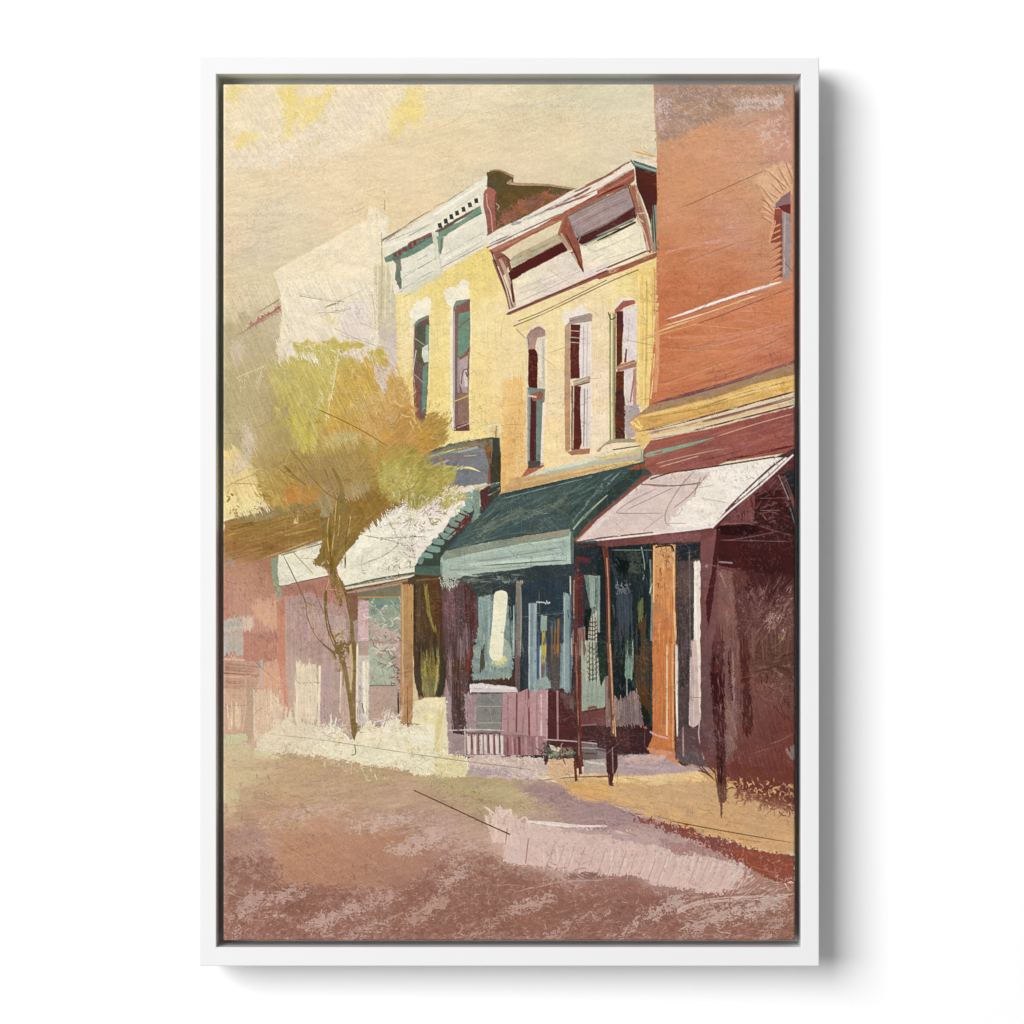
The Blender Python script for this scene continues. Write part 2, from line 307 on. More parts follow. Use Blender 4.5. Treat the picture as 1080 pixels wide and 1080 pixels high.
for q in (B2(110, 412, 240, 350, 400, 205), B2(535, 485, 690, 455), B2(440, 575, 620, 540), B2(440, 735, 520, 762, 640, 745), B2(510, 870, 640, 890), B2(790, 515, 850, 530), B2(1000, 560, 1080, 580), B2(380, 30, 405, 95), B2(740, 700, 880, 645),
          B2(790, 740, 850, 745), B2(600, 540, 605, 900), B2(620, 540, 612, 1000), B2(150, 215, 235, 240), B2(760, 820, 770, 900, 810, 925, 850, 890)): Ln(q, '#A5854E', .6, .55)
# orange seam by middle and left edge foliage on wall handled later
# ------------------------------------------------------------ left parapet with dentils
P(A1(870, 900, 890, 880, 1080, 770), '#EDE5CC', rough=0)
P(G(405, 256, 430, 240, 470, 214, 511, 186, 516, 186, 523, 250, 514, 259, 469, 285, 430, 307, 416, 312, 412, 290), '#E9E4D0', soft=1, rough=.6, grad=('#E9E2CE', 500, 200, 430, 300), var=.06)
P(A2(200, 890, 420, 750, 430, 850, 190, 985), '#E6E1CC', rough=1.5, fade=4, a=.8)
P(A2(0, 960, 140, 905, 170, 1080, 0, 1180), '#E4E0CE', rough=1.5, fade=4, a=.8)
for q, c, w in ((A2(-130, 905, 0, 805, 420, 548), '#84817A', 1.5), (A2(-150, 930, 120, 845, 180, 820, 400, 640), '#F7F2E2', 3.2), (A2(0, 870, 120, 800), '#77756A', .9), (A2(0, 800, 130, 725), '#777468', 1.),
                (A2(20, 870, 300, 690, 400, 610), '#D2CCB4', 1.2), (A2(130, 760, 420, 575), '#FBF7EA', 2.2), (A2(-120, 900, 130, 800), '#A9A596', .8), (A2(210, 790, 400, 650), '#CFC9AE', .8)):
    K(q, w, c, dry=.3, a=.85, taper=(.1, .2))
K(A1(885, 895, 1075, 780), 3, '#77766E', 1.2, dry=.35, a=.9)
P(A2(0, 905, 130, 845, 140, 872, 0, 935), '#81604F', rough=1, var=.2)
P(A2(-130, 985, 0, 915, 140, 868, 150, 900, 0, 985, -120, 1010), '#5F9377', rough=.8, var=.15); P(A2(-90, 965, 0, 925, 130, 870, 0, 950), '#3F6757', rough=.8, a=.8)
P(A2(150, 838, 165, 830, 385, 705, 400, 715, 250, 800, 190, 870, 160, 870), '#6B4E42', rough=.8, var=.2)
P(A2(160, 850, 290, 785, 400, 695, 405, 745, 300, 795, 195, 870, 165, 872), '#659A7E', rough=.7, var=.15)
K(A2(200, 868, 300, 800, 400, 742), 1.1, '#3E6254', a=.8)
for a, b in ((15, 925), (45, 905), (80, 880), (110, 860)): K(A2(a, b-12, a+6, b+4), 4, '#A0625A', a=.8)
for a, b in ((175, 810), (207, 785), (237, 762), (268, 742), (303, 722), (337, 697), (372, 675)):
    P(A2(a-13, b-10, a+6, b-15, a+13, b+12, a-8, b+15), '#33352C', rough=.5); K(A2(a+14, b-8, a+18, b+8), 1.3, '#EDE6D2')
for a, b in ((960, 975), (985, 958), (1010, 940), (1040, 925), (1065, 905)): P(A1(a-10, b-12, a+9, b-16, a+12, b+10, a-8, b+12), '#7C3C3A', rough=.6)
K(A2(145, 840, 152, 880, 165, 1000, 185, 1070), 7, '#D8D8C2', 5, dry=.1); K(A2(158, 875, 185, 870), 2, '#6F9F86')
P(A2(160, 878, 195, 872, 192, 930, 178, 968, 168, 960), '#77A186', rough=.8); K(A2(182, 885, 180, 960), 1.1, '#3F5A4C', a=.8)
for q, c, w in ((A2(0, 1030, 120, 960), '#8C8C80', .9), (A2(0, 1075, 160, 985), '#76766C', 1.), (A2(0, 1130, 150, 1050), '#9A998A', .8), (A2(190, 975, 440, 830), '#A5A290', .8), (A2(210, 860, 380, 780), '#F6F3E6', 1.5), (A2(190, 1000, 430, 870), '#FAF5E6', 2.4),
                (A2(170, 1045, 430, 905), '#8A8474', .9), (A2(200, 1020, 430, 880), '#B8B29A', .8), (A2(-60, 1180, 150, 1075), '#8A8474', .9), (A2(-70, 1130, 60, 1070), '#6F7068', .8)): K(q, w, c, a=.8, dry=.2, taper=(.1, .2))
P(A1(940, 985, 990, 970, 1000, 1140, 985, 1160, 960, 1100, 965, 1020), '#5E6B5C', rough=1.2, a=.9, var=.2)
P(A1(990, 1000, 1080, 960, 1080, 1080, 1005, 1100), '#E5E0CE', rough=1); P(B1(990, 30, 1080, -20, 1080, 120, 1000, 160), '#E4E0D0', rough=1)
for q in (B1(995, 70, 1080, 18), B1(990, 130, 1080, 82), B1(995, 175, 1080, 130), A1(1020, 1070, 1080, 1040)): Ln(q, '#6C7068', .8, .7)
P(A2(30, 1095, 190, 1050, 210, 1070, 100, 1150, 0, 1190), '#D3D2C2', rough=2, fade=3, a=.6)
# parapet end, roof side behind
P(A2(430, 520, 470, 508, 530, 520, 575, 545, 572, 580, 700, 582, 930, 620, 860, 660, 640, 770, 490, 832, 470, 700, 430, 600, 418, 590), '#5A4A2B', rough=.7, var=.16)
P(A2(620, 650, 720, 620, 920, 628, 850, 665, 640, 770, 490, 835, 495, 740, 560, 700), '#8A5A43', rough=4, fade=5, soft=2, var=.2)
P(A2(560, 590, 730, 610, 700, 640, 600, 690, 500, 740, 480, 690), '#5B4A2E', rough=3, a=.9, fade=4, var=.2)
HT(A2(490, 700, 700, 650, 800, 680, 500, 825), 40, ['#A06E4C', '#6E3E30', '#4E3A22', '#B07E5A'], -30, (3, 10), (.5, 1.3), 20, .6, .3, seed=12)
K(A2(440, 515, 500, 512, 575, 545), 2.4, '#A98A66', dry=.2, var=.2); K(A2(535, 575, 600, 585, 760, 590, 930, 615), 3.2, '#B2906C', 1.6, dry=.2, var=.2)
K(A2(560, 560, 550, 590), 2.5, '#A98A66'); SQ(A2(470, 600, 640, 600, 560, 740, 480, 740), 8, ['#8A7A52'], 2.5, 5, (.4, .7), .6, 7)
P(A2(418, 620, 440, 600, 468, 614, 482, 640, 476, 700, 488, 830, 430, 868, 415, 760, 405, 660), '#A1645A', rough=.6, var=.1, grad=('#8C5148', 514, 200, 518, 245))
K(A2(428, 640, 432, 700, 450, 740, 460, 840), .9, '#D8B7A4', a=.8); K(A2(405, 640, 402, 700, 418, 780, 425, 860), 3.2, '#E3E1D0', dry=.1); K(A2(478, 690, 495, 705, 488, 720), .8, '#C6A58A')
K(A2(478, 640, 474, 700, 486, 828), 1., '#5A2E26', a=.8); K(A2(425, 540, 420, 600), 3.2, '#E9E4CC', dry=.2); K(A2(400, 490, 405, 540), 1, '#CFC4A0', a=.5)
# ------------------------------------------------------------ right building cornice
P(A2(430, 905, 490, 830, 640, 760, 870, 630, 930, 605, 1080, 540, 1080, 640, 850, 760, 450, 940), '#EDE4D2', soft=1, rough=.6, var=.06)
P(A3(0, 580, 190, 450, 330, 450, 330, 520, 200, 500, 0, 640), '#EADCC8', rough=.5)
for q, c, w in ((A2(560, 790, 870, 632), '#8E5A4A', 2), (A2(900, 630, 1080, 540), '#8E4F42', 3), (A3(0, 575, 190, 455), '#7E4236', 3), (A2(640, 780, 1000, 600), '#B7A2A0', 1.6), (A2(600, 790, 760, 735, 900, 670), '#A0A6B8', 2.4), (A2(560, 805, 620, 790), '#8A93B0', 3),
                (A2(700, 760, 980, 610), '#5A4A50', 1.4), (A2(430, 900, 860, 690), '#F6EEDC', 3), (A2(860, 690, 1080, 590), '#A4665A', 1.4), (A2(440, 912, 560, 858), '#4F3A30', 1.1), (A2(740, 730, 1000, 640), '#8C4A42', 2.2), (A2(880, 700, 1080, 610), '#F3E8D8', 1.6),
                (A3(0, 600, 195, 470), '#F3E6D4', 2), (A3(20, 605, 190, 500), '#8A7C70', 1), (A2(470, 920, 700, 800), '#7C5B4C', .9), (A2(900, 660, 1000, 600), '#7C3C36', 2.4)):
    K(q, w, c, dry=.25, a=.85, taper=(.15, .25))
P(A2(440, 945, 700, 820, 850, 735, 1080, 610, 1080, 648, 850, 775, 640, 880, 475, 975), '#9C5E4C', rough=.6, var=.14)
P(A3(0, 620, 200, 500, 205, 560, 165, 605, 0, 665), '#985645', rough=.6, var=.14)
K(A2(455, 950, 700, 835, 850, 762), 3.5, '#B37A62', dry=.3); K(A2(430, 930, 850, 735, 1080, 615), 1.3, '#6C3830', dry=.3, a=.8); K(A3(0, 650, 190, 570), 2, '#5E2A24', dry=.2); K(A3(0, 645, 200, 535), 2, '#B4735E', dry=.3)
P(A2(445, 950, 470, 975, 500, 1080, 520, 1085, 560, 1010, 520, 960), '#8E5A4C', rough=1)
# right bay
P(A2(865, 760, 1080, 648, 1080, 800, 910, 885, 880, 830), '#9E8986', rough=.8, var=.1, grad=('#A98F8C', 600, 240, 660, 210))
P(A3(0, 680, 165, 605, 205, 712, 0, 830), '#A18C8C', rough=.8, var=.1)
for i, c in enumerate(('#7E7A6A', '#B8A8A6', '#7C6864', '#B39E9C', '#857470')): K(A2(880+i*8, 775+i*22, 1080, 672+i*24, 1180+i*5, 625+i*24), 1, c, dry=.5, a=.7)
K(A2(865, 760, 1080, 655, 1210, 592), 1.4, '#5E6250', dry=.2)
P(A2(905, 880, 1080, 795, 1080, 860, 940, 918), '#4E1F20', rough=.6); P(A3(0, 825, 200, 708, 215, 765, 190, 790, 0, 868), '#502322', rough=.6)
K(A2(900, 885, 1080, 800, 1230, 705), 1.2, '#7C7A68', a=.9); K(A2(960, 915, 1080, 855), 1.6, '#8FA096', a=.9); K(A3(0, 868, 200, 772), 1.5, '#9AA79C', a=.9); K(A2(980, 925, 1080, 870), 1., '#3A2420'); K(A3(0, 895, 210, 790), 2.4, '#35201A', dry=.1); K(A3(0, 870, 120, 825), 1, '#3A2420')
P(A2(935, 925, 975, 920, 1080, 880, 1290, 800, 1330, 850, 1355, 940, 1080, 1070, 1040, 1090, 950, 1080), '#EFE4CA', rough=.8, grad=('#E8DACA', 620, 270, 600, 300))
P(A3(0, 905, 205, 803, 250, 850, 278, 940, 60, 1035, 0, 1062), '#F0E6CC', rough=.8)
for q in (A3(0, 950, 230, 845), A3(235, 850, 238, 930), A3(0, 1005, 265, 930), A2(980, 1010, 1075, 960), A2(1000, 960, 1080, 920), A3(20, 1040, 160, 975)): Ln(q, '#8A7A5A', .7, .6)
K(A3(0, 900, 150, 840), 1.6, '#CDC39C', dry=.4)
K(A2(905, 845, 935, 870, 925, 905, 970, 920), 1.2, '#8E9A98', a=.9); K(A2(915, 850, 950, 890), .8, '#3c4440', a=.7); 
# left bay
P(A2(550, 1000, 600, 960, 830, 848, 855, 900, 570, 1035), '#B9AC8E', rough=.8, var=.12)
for i, c in enumerate(('#8C7E60', '#D0C4A4', '#948868')): K(A2(560, 1000+i*14, 700, 940+i*14, 840, 868+i*14), .9, c, dry=.4, a=.8)
P(A2(545, 1070, 570, 1040, 840, 898, 870, 945, 800, 980, 620, 1080, 560, 1110), '#4E1C1E', rough=.8)
P(B2(548, 40, 700, -50, 720, 0, 570, 70), '#4E1E1E', rough=.8)
P(B2(565, 90, 620, 45, 700, 5, 860, -75, 900, -60, 915, -5, 960, 40, 1080, -20, 1080, 15, 900, 85, 590, 222), '#EBDFC8', rough=.7, grad=('#E6D8D0', 560, 290, 610, 310))
P(B2(570, 90, 720, 20, 760, 30, 590, 130), '#F2E7C4', rough=2, fade=3)
for q in (B2(590, 130, 760, 60), B2(580, 160, 760, 95, 900, 20), B2(620, 190, 900, 60), B2(640, 120, 850, 30), B2(700, 130, 960, 20), B2(590, 200, 750, 130)): Ln(q, '#9A8674', .8, .55)
for x, c in ((545, '#B3917E'), (575, '#C9AE9A')): pass
K(A2(470, 990, 500, 1075, 540, 1180, 560, 1270), 5.5, '#8E6254', 4, dry=.1); K(A2(500, 985, 535, 1070, 570, 1180, 580, 1265), 4, '#BC9C8A', 3, dry=.15); K(A2(540, 985, 560, 1060), 3, '#7C4A40'); K(A2(455, 955, 500, 1080, 545, 1200), 1.4, '#5A2A26', dry=.1)
K(B2(515, 60, 575, 235), 1., '#6E4A40'); K(B2(560, 75, 575, 200), 2.5, '#5E302A', dry=.2); K(B2(490, 5, 530, 110, 560, 230), 1.2, '#D9C4B0', dry=.1)
K(A2(490, 985, 525, 975, 555, 1000), 1.3, '#6C3A32')
# middle bracket
P(A2(815, 855, 850, 760, 870, 765, 905, 855, 935, 920, 958, 1068, 930, 1030, 880, 950, 845, 900), '#8D5345', rough=.7, var=.14)
K(A2(825, 855, 870, 930, 890, 950), 5, '#B8977F', dry=.15); K(A2(860, 860, 900, 940), 1.2, '#5A2A24'); K(A2(900, 940, 952, 1062), 2.5, '#6A2E2A', 1.2); K(A2(820, 850, 850, 760), 2, '#A86C58', dry=.2)
K(A2(895, 960, 920, 1010), 2.5, '#C4AA92', 1.5, dry=.2); K(A2(870, 950, 890, 948), 2, '#E0CDB4')
# right corner
P(A3(203, 478, 330, 525, 330, 900, 305, 905, 285, 780, 250, 680, 215, 600), '#4C231D', rough=.6, var=.15)
P(A3(195, 455, 330, 500, 330, 530, 205, 492), '#54897E', rough=.6)
for i in range(3): K(A3(205, 462+i*14, 330, 505+i*12), .9, ('#2C2A26', '#9CC0B2', '#2A2622')[i], dry=.2)
P(A3(300, 700, 330, 700, 330, 960, 305, 950, 290, 820), '#7A8E80', rough=.6); K(A3(306, 700, 322, 945), 1.2, '#3C3A32'); K(A3(298, 700, 304, 900), 1.2, '#4c2a24')
for q, c, w in ((A3(185, 440, 250, 420, 335, 455), '#E8D9BC', 4), (A3(190, 405, 330, 440), '#D8A25A', 1.6), (A3(170, 400, 230, 385), '#EBD092', 1.6), (A3(200, 428, 335, 470), '#C6B292', 1.6), (A3(240, 400, 335, 440), '#7A4A34', 1), (A3(180, 450, 205, 490), '#6E7A5E', 2), (A3(250, 380, 265, 400), '#E4C27C', 2)):
    K(q, w, c, dry=.25, taper=(.2, .2))
K(A3(185, 590, 215, 690, 250, 790, 285, 960), 7, '#9A6452', 5.5, dry=.08, var=.14); K(A3(208, 590, 235, 680, 268, 780, 300, 930), 2.4, '#B88A74', dry=.25); K(A3(168, 600, 200, 700, 225, 790), 1.2, '#5A2E28', a=.8)
K(A3(225, 780, 255, 850, 278, 940), 2, '#D6BCA0', dry=.2); K(A3(225, 745, 265, 740), 1, '#D8C0A8'); K(A3(215, 765, 250, 790), 1.6, '#C9AC94'); K(A3(300, 905, 305, 965), 5, '#A98672', dry=.2)
# lower moulding
K(B2(533, 266, 760, 168, 1080, 35), 3.4, '#8E5650', 5, dry=.05, taper=(.03, 0)); K(A3(0, 1090, 170, 1030, 340, 962), 6.5, '#97594A', 5, dry=.08, var=.14)
K(A3(0, 1062, 265, 950), 1.8, '#7A3C34', dry=.1); K(B2(540, 248, 900, 95, 1080, 15), 2, '#E8D6CC', dry=.2); K(B2(545, 258, 900, 108, 1080, 28), 1., '#5A2A28', dry=.1)
K(B2(600, 300, 760, 235, 1080, 78), 1.1, '#8E5A48', dry=.1); K(B2(575, 328, 760, 250, 1080, 95, 1250, 22), 1.1, '#7C4A3C', dry=.1); K(A3(0, 1115, 200, 1035, 300, 1000), 1.6, '#F2DCA0', dry=.3)
# ------------------------------------------------------------ upper windows
P(B2(10, 250, 50, 180, 75, 190, 100, 165, 125, 185, 125, 260, 60, 290, 30, 320, 20, 300), '#F4EBD2', rough=1.5, var=.05)
K(B2(20, 300, 15, 420), 3, '#F3E6C8', dry=.2)
P(B2(35, 325, 60, 290, 112, 268, 118, 330, 112, 540, 105, 720, 95, 870, 70, 870, 35, 850, 28, 560), '#6E5750', rough=.7, var=.15)
K(B2(38, 330, 60, 300, 112, 275), 3, '#6F8C80', dry=.1); K(B2(72, 318, 112, 300), 2.5, '#7C4E46', dry=.2)
P(B2(48, 330, 95, 318, 95, 430, 78, 450, 82, 540, 50, 530), '#565A46', rough=.6, var=.15)
P(B2(97, 322, 117, 318, 116, 430, 97, 430), '#5C9C7E', rough=.4); P(B2(82, 545, 108, 530, 100, 760, 82, 800, 76, 780), '#579078', rough=.6, var=.12)
P(B2(78, 445, 110, 425, 114, 520, 90, 525, 76, 490), '#D2D9CC', rough=.6); K(B2(40, 620, 50, 840), 5, '#84483F', 4, dry=.2); K(B2(60, 830, 75, 868), 4, '#94504A', dry=.3)
K(B2(36, 330, 30, 560, 40, 700), 1, '#C3B4AC', dry=.2, a=.8); K(B2(45, 460, 28, 570), .8, '#D8C8C8'); K(B2(40, 395, 90, 430), .7, '#A8B0A0'); K(B2(35, 590, 80, 630), .7, '#B9A8A0'); SQ(B2(75, 740, 110, 740, 110, 880, 80, 880), 10, ['#9CB0A0', '#C4B492'], 1.5, 4, (.6, 1), .8, 21)
K(B2(118, 330, 118, 740), 1.4, '#EFE0AE', dry=.2)
P(B2(195, 145, 230, 110, 260, 115, 300, 70, 330, 90, 335, 175, 260, 190, 245, 230, 215, 210), '#F4EBD3', rough=1.4, var=.05)
K(B2(240, 220, 236, 500, 243, 890), 3, '#F1E8CC', dry=.15)
P(B2(247, 225, 265, 190, 338, 180, 340, 330, 335, 500, 330, 700, 335, 860, 330, 895, 250, 898, 245, 600), '#7D5C58', rough=.5, var=.12)
P(B2(248, 225, 262, 192, 330, 180, 300, 205, 262, 218, 262, 240), '#6C907F', rough=.5); P(B2(262, 228, 338, 195, 338, 245, 270, 262), '#86584E', rough=.5)
P(B2(275, 262, 338, 245, 334, 440, 300, 490, 272, 515), '#5B9176', rough=.5, var=.12); K(B2(275, 335, 335, 288), .9, '#7A4440'); K(B2(285, 320, 300, 300), 2, '#6C7C68', a=.7)
P(B2(272, 520, 330, 480, 322, 560, 326, 690, 300, 690, 280, 640), '#B7A29E', rough=.8, var=.1); K(B2(312, 560, 318, 660), 3.4, '#D5CCCC', dry=.1); K(B2(325, 560, 300, 575, 290, 640), 1.2, '#7A4A48'); K(B2(315, 580, 322, 600), 1.5, '#8A4A4C')
K(B2(275, 500, 275, 690), 2.6, '#9C8C88', dry=.3); P(B2(272, 700, 328, 690, 330, 860, 272, 870), '#93705F', rough=.8, var=.12); P(B2(250, 870, 335, 850, 335, 895, 250, 898), '#6C403F', rough=.5)
K(B2(252, 240, 250, 560, 253, 890), 2.2, '#B7ACA6', dry=.35); K(B2(262, 240, 262, 880), 2.6, '#79605E', dry=.1); K(B2(250, 738, 330, 705), .9, '#D8C45A'); K(B2(270, 880, 335, 855), .8, '#C8B4B0'); K(B2(300, 500, 335, 470, 338, 440), 1.3, '#B08A62')
K(B2(342, 200, 344, 440, 336, 860), 1.4, '#F5E6B4', dry=.2)
K(B2(275, 505, 330, 478), 2.6, '#8C5F48', dry=.1)
# third
K(B2(640, 395, 700, 320, 755, 350), 3, '#EADCC8', dry=.3)
P(B2(645, 385, 665, 350, 710, 325, 745, 350, 748, 385, 705, 390, 690, 450, 655, 460), '#A9897F', rough=.7, var=.12); K(B2(655, 375, 700, 340, 735, 345), 2.4, '#A3766A', dry=.3)
P(B2(703, 395, 745, 380, 745, 680, 705, 690, 712, 560, 700, 450), '#DCD3C0', rough=.5, var=.06); K(B2(735, 400, 738, 670), 2, '#C9BDB0', dry=.3); K(B2(715, 420, 720, 600), 1.6, '#EFE6D2', dry=.2)
P(B2(655, 455, 690, 450, 706, 480, 703, 690, 668, 690, 652, 640), '#4C1C19', rough=.5); P(B2(650, 660, 745, 670, 740, 800, 720, 1080, 650, 1080), '#6E8783', rough=.5, var=.12)
P(B2(668, 700, 695, 690, 693, 800, 690, 1080, 662, 1080), '#56221F', rough=.5); K(B2(695, 740, 693, 1070), 1.4, '#34383A'); K(B2(655, 680, 655, 1060), 1.6, '#8EA39C', dry=.2)
P(B2(665, 700, 715, 680, 735, 690, 730, 725, 680, 735), '#93584A', rough=.6, var=.15); K(B2(655, 705, 695, 712), 2, '#D8BCAC'); K(B2(650, 395, 655, 450), 2, '#4A3A34', dry=.4); Ln(B2(585, 340, 645, 400), '#6A4A3C', .9, .8)
K(B2(752, 390, 754, 660), 1.2, '#F6EAD2'); K(B2(645, 400, 643, 1080), 1.6, '#E4D2B4', dry=.2); K(B2(740, 740, 727, 1080), 3, '#EFE2CE', dry=.15)
# fourth
P(B2(835, 255, 890, 240, 920, 225, 950, 200, 960, 240, 1000, 260, 960, 280, 880, 300, 860, 340, 840, 300), '#EFE4D6', rough=1.8, dry=.15, tex=('s', 1.6)); K(B2(950, 205, 945, 250), 3, '#F1E8DC', dry=.2)
P(B2(852, 330, 880, 300, 885, 420, 882, 1000, 855, 1010, 850, 700), '#B79A80', rough=.7, var=.12, grad=('#C08E68', 600, 340, 598, 470))
P(B2(875, 285, 990, 255, 1003, 265, 1000, 300, 930, 312, 880, 320), '#A9968A', rough=.8, var=.12); K(B2(885, 300, 990, 275), 2, '#8F7C72', dry=.4)
P(B2(935, 318, 990, 300, 990, 610, 930, 610), '#E4DBD6', rough=.5, var=.05); P(B2(935, 660, 990, 640, 988, 985, 945, 990), '#E2D9D4', rough=.5, var=.05)
P(B2(885, 318, 937, 318, 930, 480, 933, 610, 885, 615, 882, 500), '#552320', rough=.5); P(B2(888, 650, 940, 655, 935, 750, 945, 960, 930, 1000, 888, 1000), '#57241F', rough=.5)
for y in (352, 388, 415): K(B2(883, y, 985, y+8), .9, '#D0BEB8', a=.8)
K(B2(955, 330, 952, 600), .9, '#B9A5B4'); K(B2(975, 320, 972, 600), .8, '#C4B2A8'); K(B2(960, 670, 955, 980), 1.3, '#A09088'); K(B2(975, 670, 972, 980), 1, '#BFAE9C')
P(B2(895, 625, 985, 598, 995, 610, 985, 635, 905, 658), '#AE9A84', rough=.5); K(B2(905, 655, 985, 632), 1.3, '#60382E'); K(B2(900, 650, 897, 990), 1.3, '#C9AE98', dry=.2); K(B2(898, 640, 975, 612), .9, '#D6C8B0')
P(B2(862, 1010, 935, 995, 990, 990, 985, 1020, 890, 1030), '#A77464', rough=.6, var=.1); K(B2(992, 310, 996, 980), 1.4, '#F2E3D6', dry=.3)
# fifth
P(B3(100, 200, 150, 160, 215, 190, 215, 210, 100, 260), '#F1E2D2', rough=2, dry=.2)
P(B3(62, 260, 100, 250, 98, 960, 64, 970), '#C7B98A', rough=.4, var=.1); 
for x, c, w in ((70, '#7E7656', 1.2), (79, '#E8DFB8', 1.4), (90, '#A39468', 1.6), (97, '#6C5A44', 1.2), (64, '#E9DAA8', 1)): K(B3(x, 265, x-1, 600, x+1, 960), w, c, dry=.15)
P(B3(95, 240, 140, 190, 200, 185, 210, 205, 150, 225, 130, 245, 97, 262), '#A55C50', rough=.7, var=.15); K(B3(60, 255, 75, 290, 100, 280), 1.2, '#4E3E34', dry=.2)
P(B3(140, 245, 215, 215, 215, 510, 140, 520), '#E4D8D6', rough=.6, var=.05); P(B3(104, 250, 140, 245, 143, 330, 135, 420, 135, 520, 104, 560), '#55261F', rough=.5, var=.2); K(B3(158, 455, 152, 520), 1.6, '#6E4038', 2.4); Ln(B3(165, 310, 170, 350, 165, 420), '#A28E8C', .9, .8); Ln(B3(175, 285, 172, 320), '#8a7878', .8, .7)
P(B3(145, 565, 212, 550, 210, 770, 180, 760, 150, 740), '#E3D7D2', rough=.6); P(B3(195, 560, 213, 555, 212, 760, 195, 760), '#BD8E80', rough=.5); K(B3(200, 600, 180, 740), 1.6, '#A87468'); P(B3(102, 575, 145, 570, 145, 700, 155, 780, 150, 940, 98, 955), '#552A1C', rough=.6, var=.35)
SQ(B3(100, 700, 150, 700, 150, 930, 100, 930), 14, ['#8A5A3A', '#74452C'], 1.2, 4, (.5, .8), .7, 22)
P(B3(105, 545, 200, 510, 214, 525, 212, 548, 110, 575), '#A67460', rough=.6, var=.12); K(B3(105, 558, 210, 522), 1.2, '#CFA68C', dry=.3)
P(B3(150, 760, 225, 750, 235, 800, 205, 840, 215, 920, 160, 950, 150, 900), '#B6A6A4', rough=1.5, var=.12); K(B3(155, 870, 200, 860), 3, '#A8A4B8', dry=.2)
# ledge below the windows of the right-hand yellow front
P(C2(500, 210, 560, 130, 700, 95, 1080, 5, 1300, -50, 1290, 30, 1080, 80, 700, 165), '#C9A472', rough=1.4, var=.12, grad=('#DDC99A', 560, 500, 660, 480))
for q, c, w in ((C2(620, 110, 760, 85, 1080, 5), '#D5D9C2', 4), (C2(740, 100, 1080, 30, 1280, -30), '#AFC0B0', 3), (C2(520, 190, 800, 130, 1080, 70, 1280, 20), '#C69D66', 4), (C2(620, 150, 1000, 60, 1280, -10), '#D2B482', 2.5), (B3(0, 1030, 120, 990, 250, 970), '#DCCFB0', 3), (B3(0, 1050, 250, 1010), '#D7C886', 3),
                (B3(0, 1010, 60, 960, 130, 950, 240, 950), '#A7977C', 4), (B3(80, 1000, 250, 975), '#55392C', 1.2), (B3(0, 1075, 250, 1040), '#A9BDAA', 3), (B3(40, 1060, 240, 1030), '#C6A9A0', 2), (B3(0, 1090, 250, 1062), '#E2CE74', 2)): K(q, w, c, dry=.3, taper=(.05, .1))
P(C2(650, 68, 735, 45, 740, 62, 640, 115, 615, 118), '#A6604A', rough=.6); K(C2(650, 65, 740, 45), 2.5, '#B3B5A0'); P(B2(655, 1060, 722, 1060, 720, 1095, 652, 1100), '#4E4540', rough=.5)
K(C2(520, 0, 510, 200), 8, '#E8B972', dry=.15); K(C2(600, 0, 600, 110), 5, '#EBCB92', dry=.25); SQ(C2(520, 0, 640, 0, 600, 120, 520, 180), 10, ['#B98850', '#C99C60'], 3, 5, (.5, .8), .6, 24)
# yellow pier at the right edge of the yellow front
P(B3(218, 40, 310, 0, 305, 400, 300, 600, 275, 765, 235, 765, 218, 500), '#EECF80', rough=.6, var=.08)
for x, c, w in ((225, '#F4E0A4', 1.6), (245, '#E4BE6C', 2), (268, '#C49E54', 1.), (282, '#F2DA94', 2), (298, '#CFA95C', 1.), (255, '#F5E2A8', 1)): K(B3(x, 60, x+2, 380, x-6, 750), w, c, dry=.3, a=.8)
Ln(B3(265, 300, 262, 640), '#8A6A34', .7, .6); SQ(B3(230, 140, 300, 140, 300, 260, 230, 260), 8, ['#A5854A'], 2, 4, (.5, .8), .6, 25)
# ------------------------------------------------------------ orange brick building
F(G(694, 120, 694, 84, 845, 84, 845, 400, 780, 420, 684, 432, 688, 380, 692, 330), [(700, 100, '#B08F7A'), (740, 105, '#B0917A'), (790, 110, '#BC9C88'), (832, 100, '#B98A74'), (740, 150, '#D29A74'), (720, 165, '#CF9670'), (780, 150, '#D0997A'), (800, 135, '#CC9A82'), (830, 160, '#C79380'),
   (720, 200, '#D0946C'), (770, 200, '#D29872'), (810, 190, '#D3A27C'), (720, 240, '#CE8E68'), (770, 240, '#CB9078'), (800, 230, '#CB9672'), (710, 270, '#C67C55'), (760, 285, '#C57D58'), (810, 270, '#CB8E6C'), (705, 310, '#C57450'), (760, 310, '#C47650'), (700, 370, '#C5744E'),
   (760, 350, '#C97A52'), (820, 330, '#C97C56'), (810, 350, '#CC8466'), (740, 390, '#CA8058'), (830, 375, '#BE7256'), (700, 415, '#C4744E'), (690, 300, '#C8794F')], soft=1., rough=.6, var=.06)
P(A3(303, 38, 600, 38, 1075, 38, 1060, 100, 1010, 150, 900, 190, 740, 205, 640, 235, 500, 305, 360, 370, 310, 350, 318, 260, 308, 200, 315, 120), '#AA8A76', rough=3, dry=.05, fade=3, var=.1, tex=('s', 2))
P(A3(305, 45, 400, 60, 410, 240, 380, 350, 330, 355, 318, 290, 312, 200, 312, 110), '#A88678', rough=1.5, var=.14)
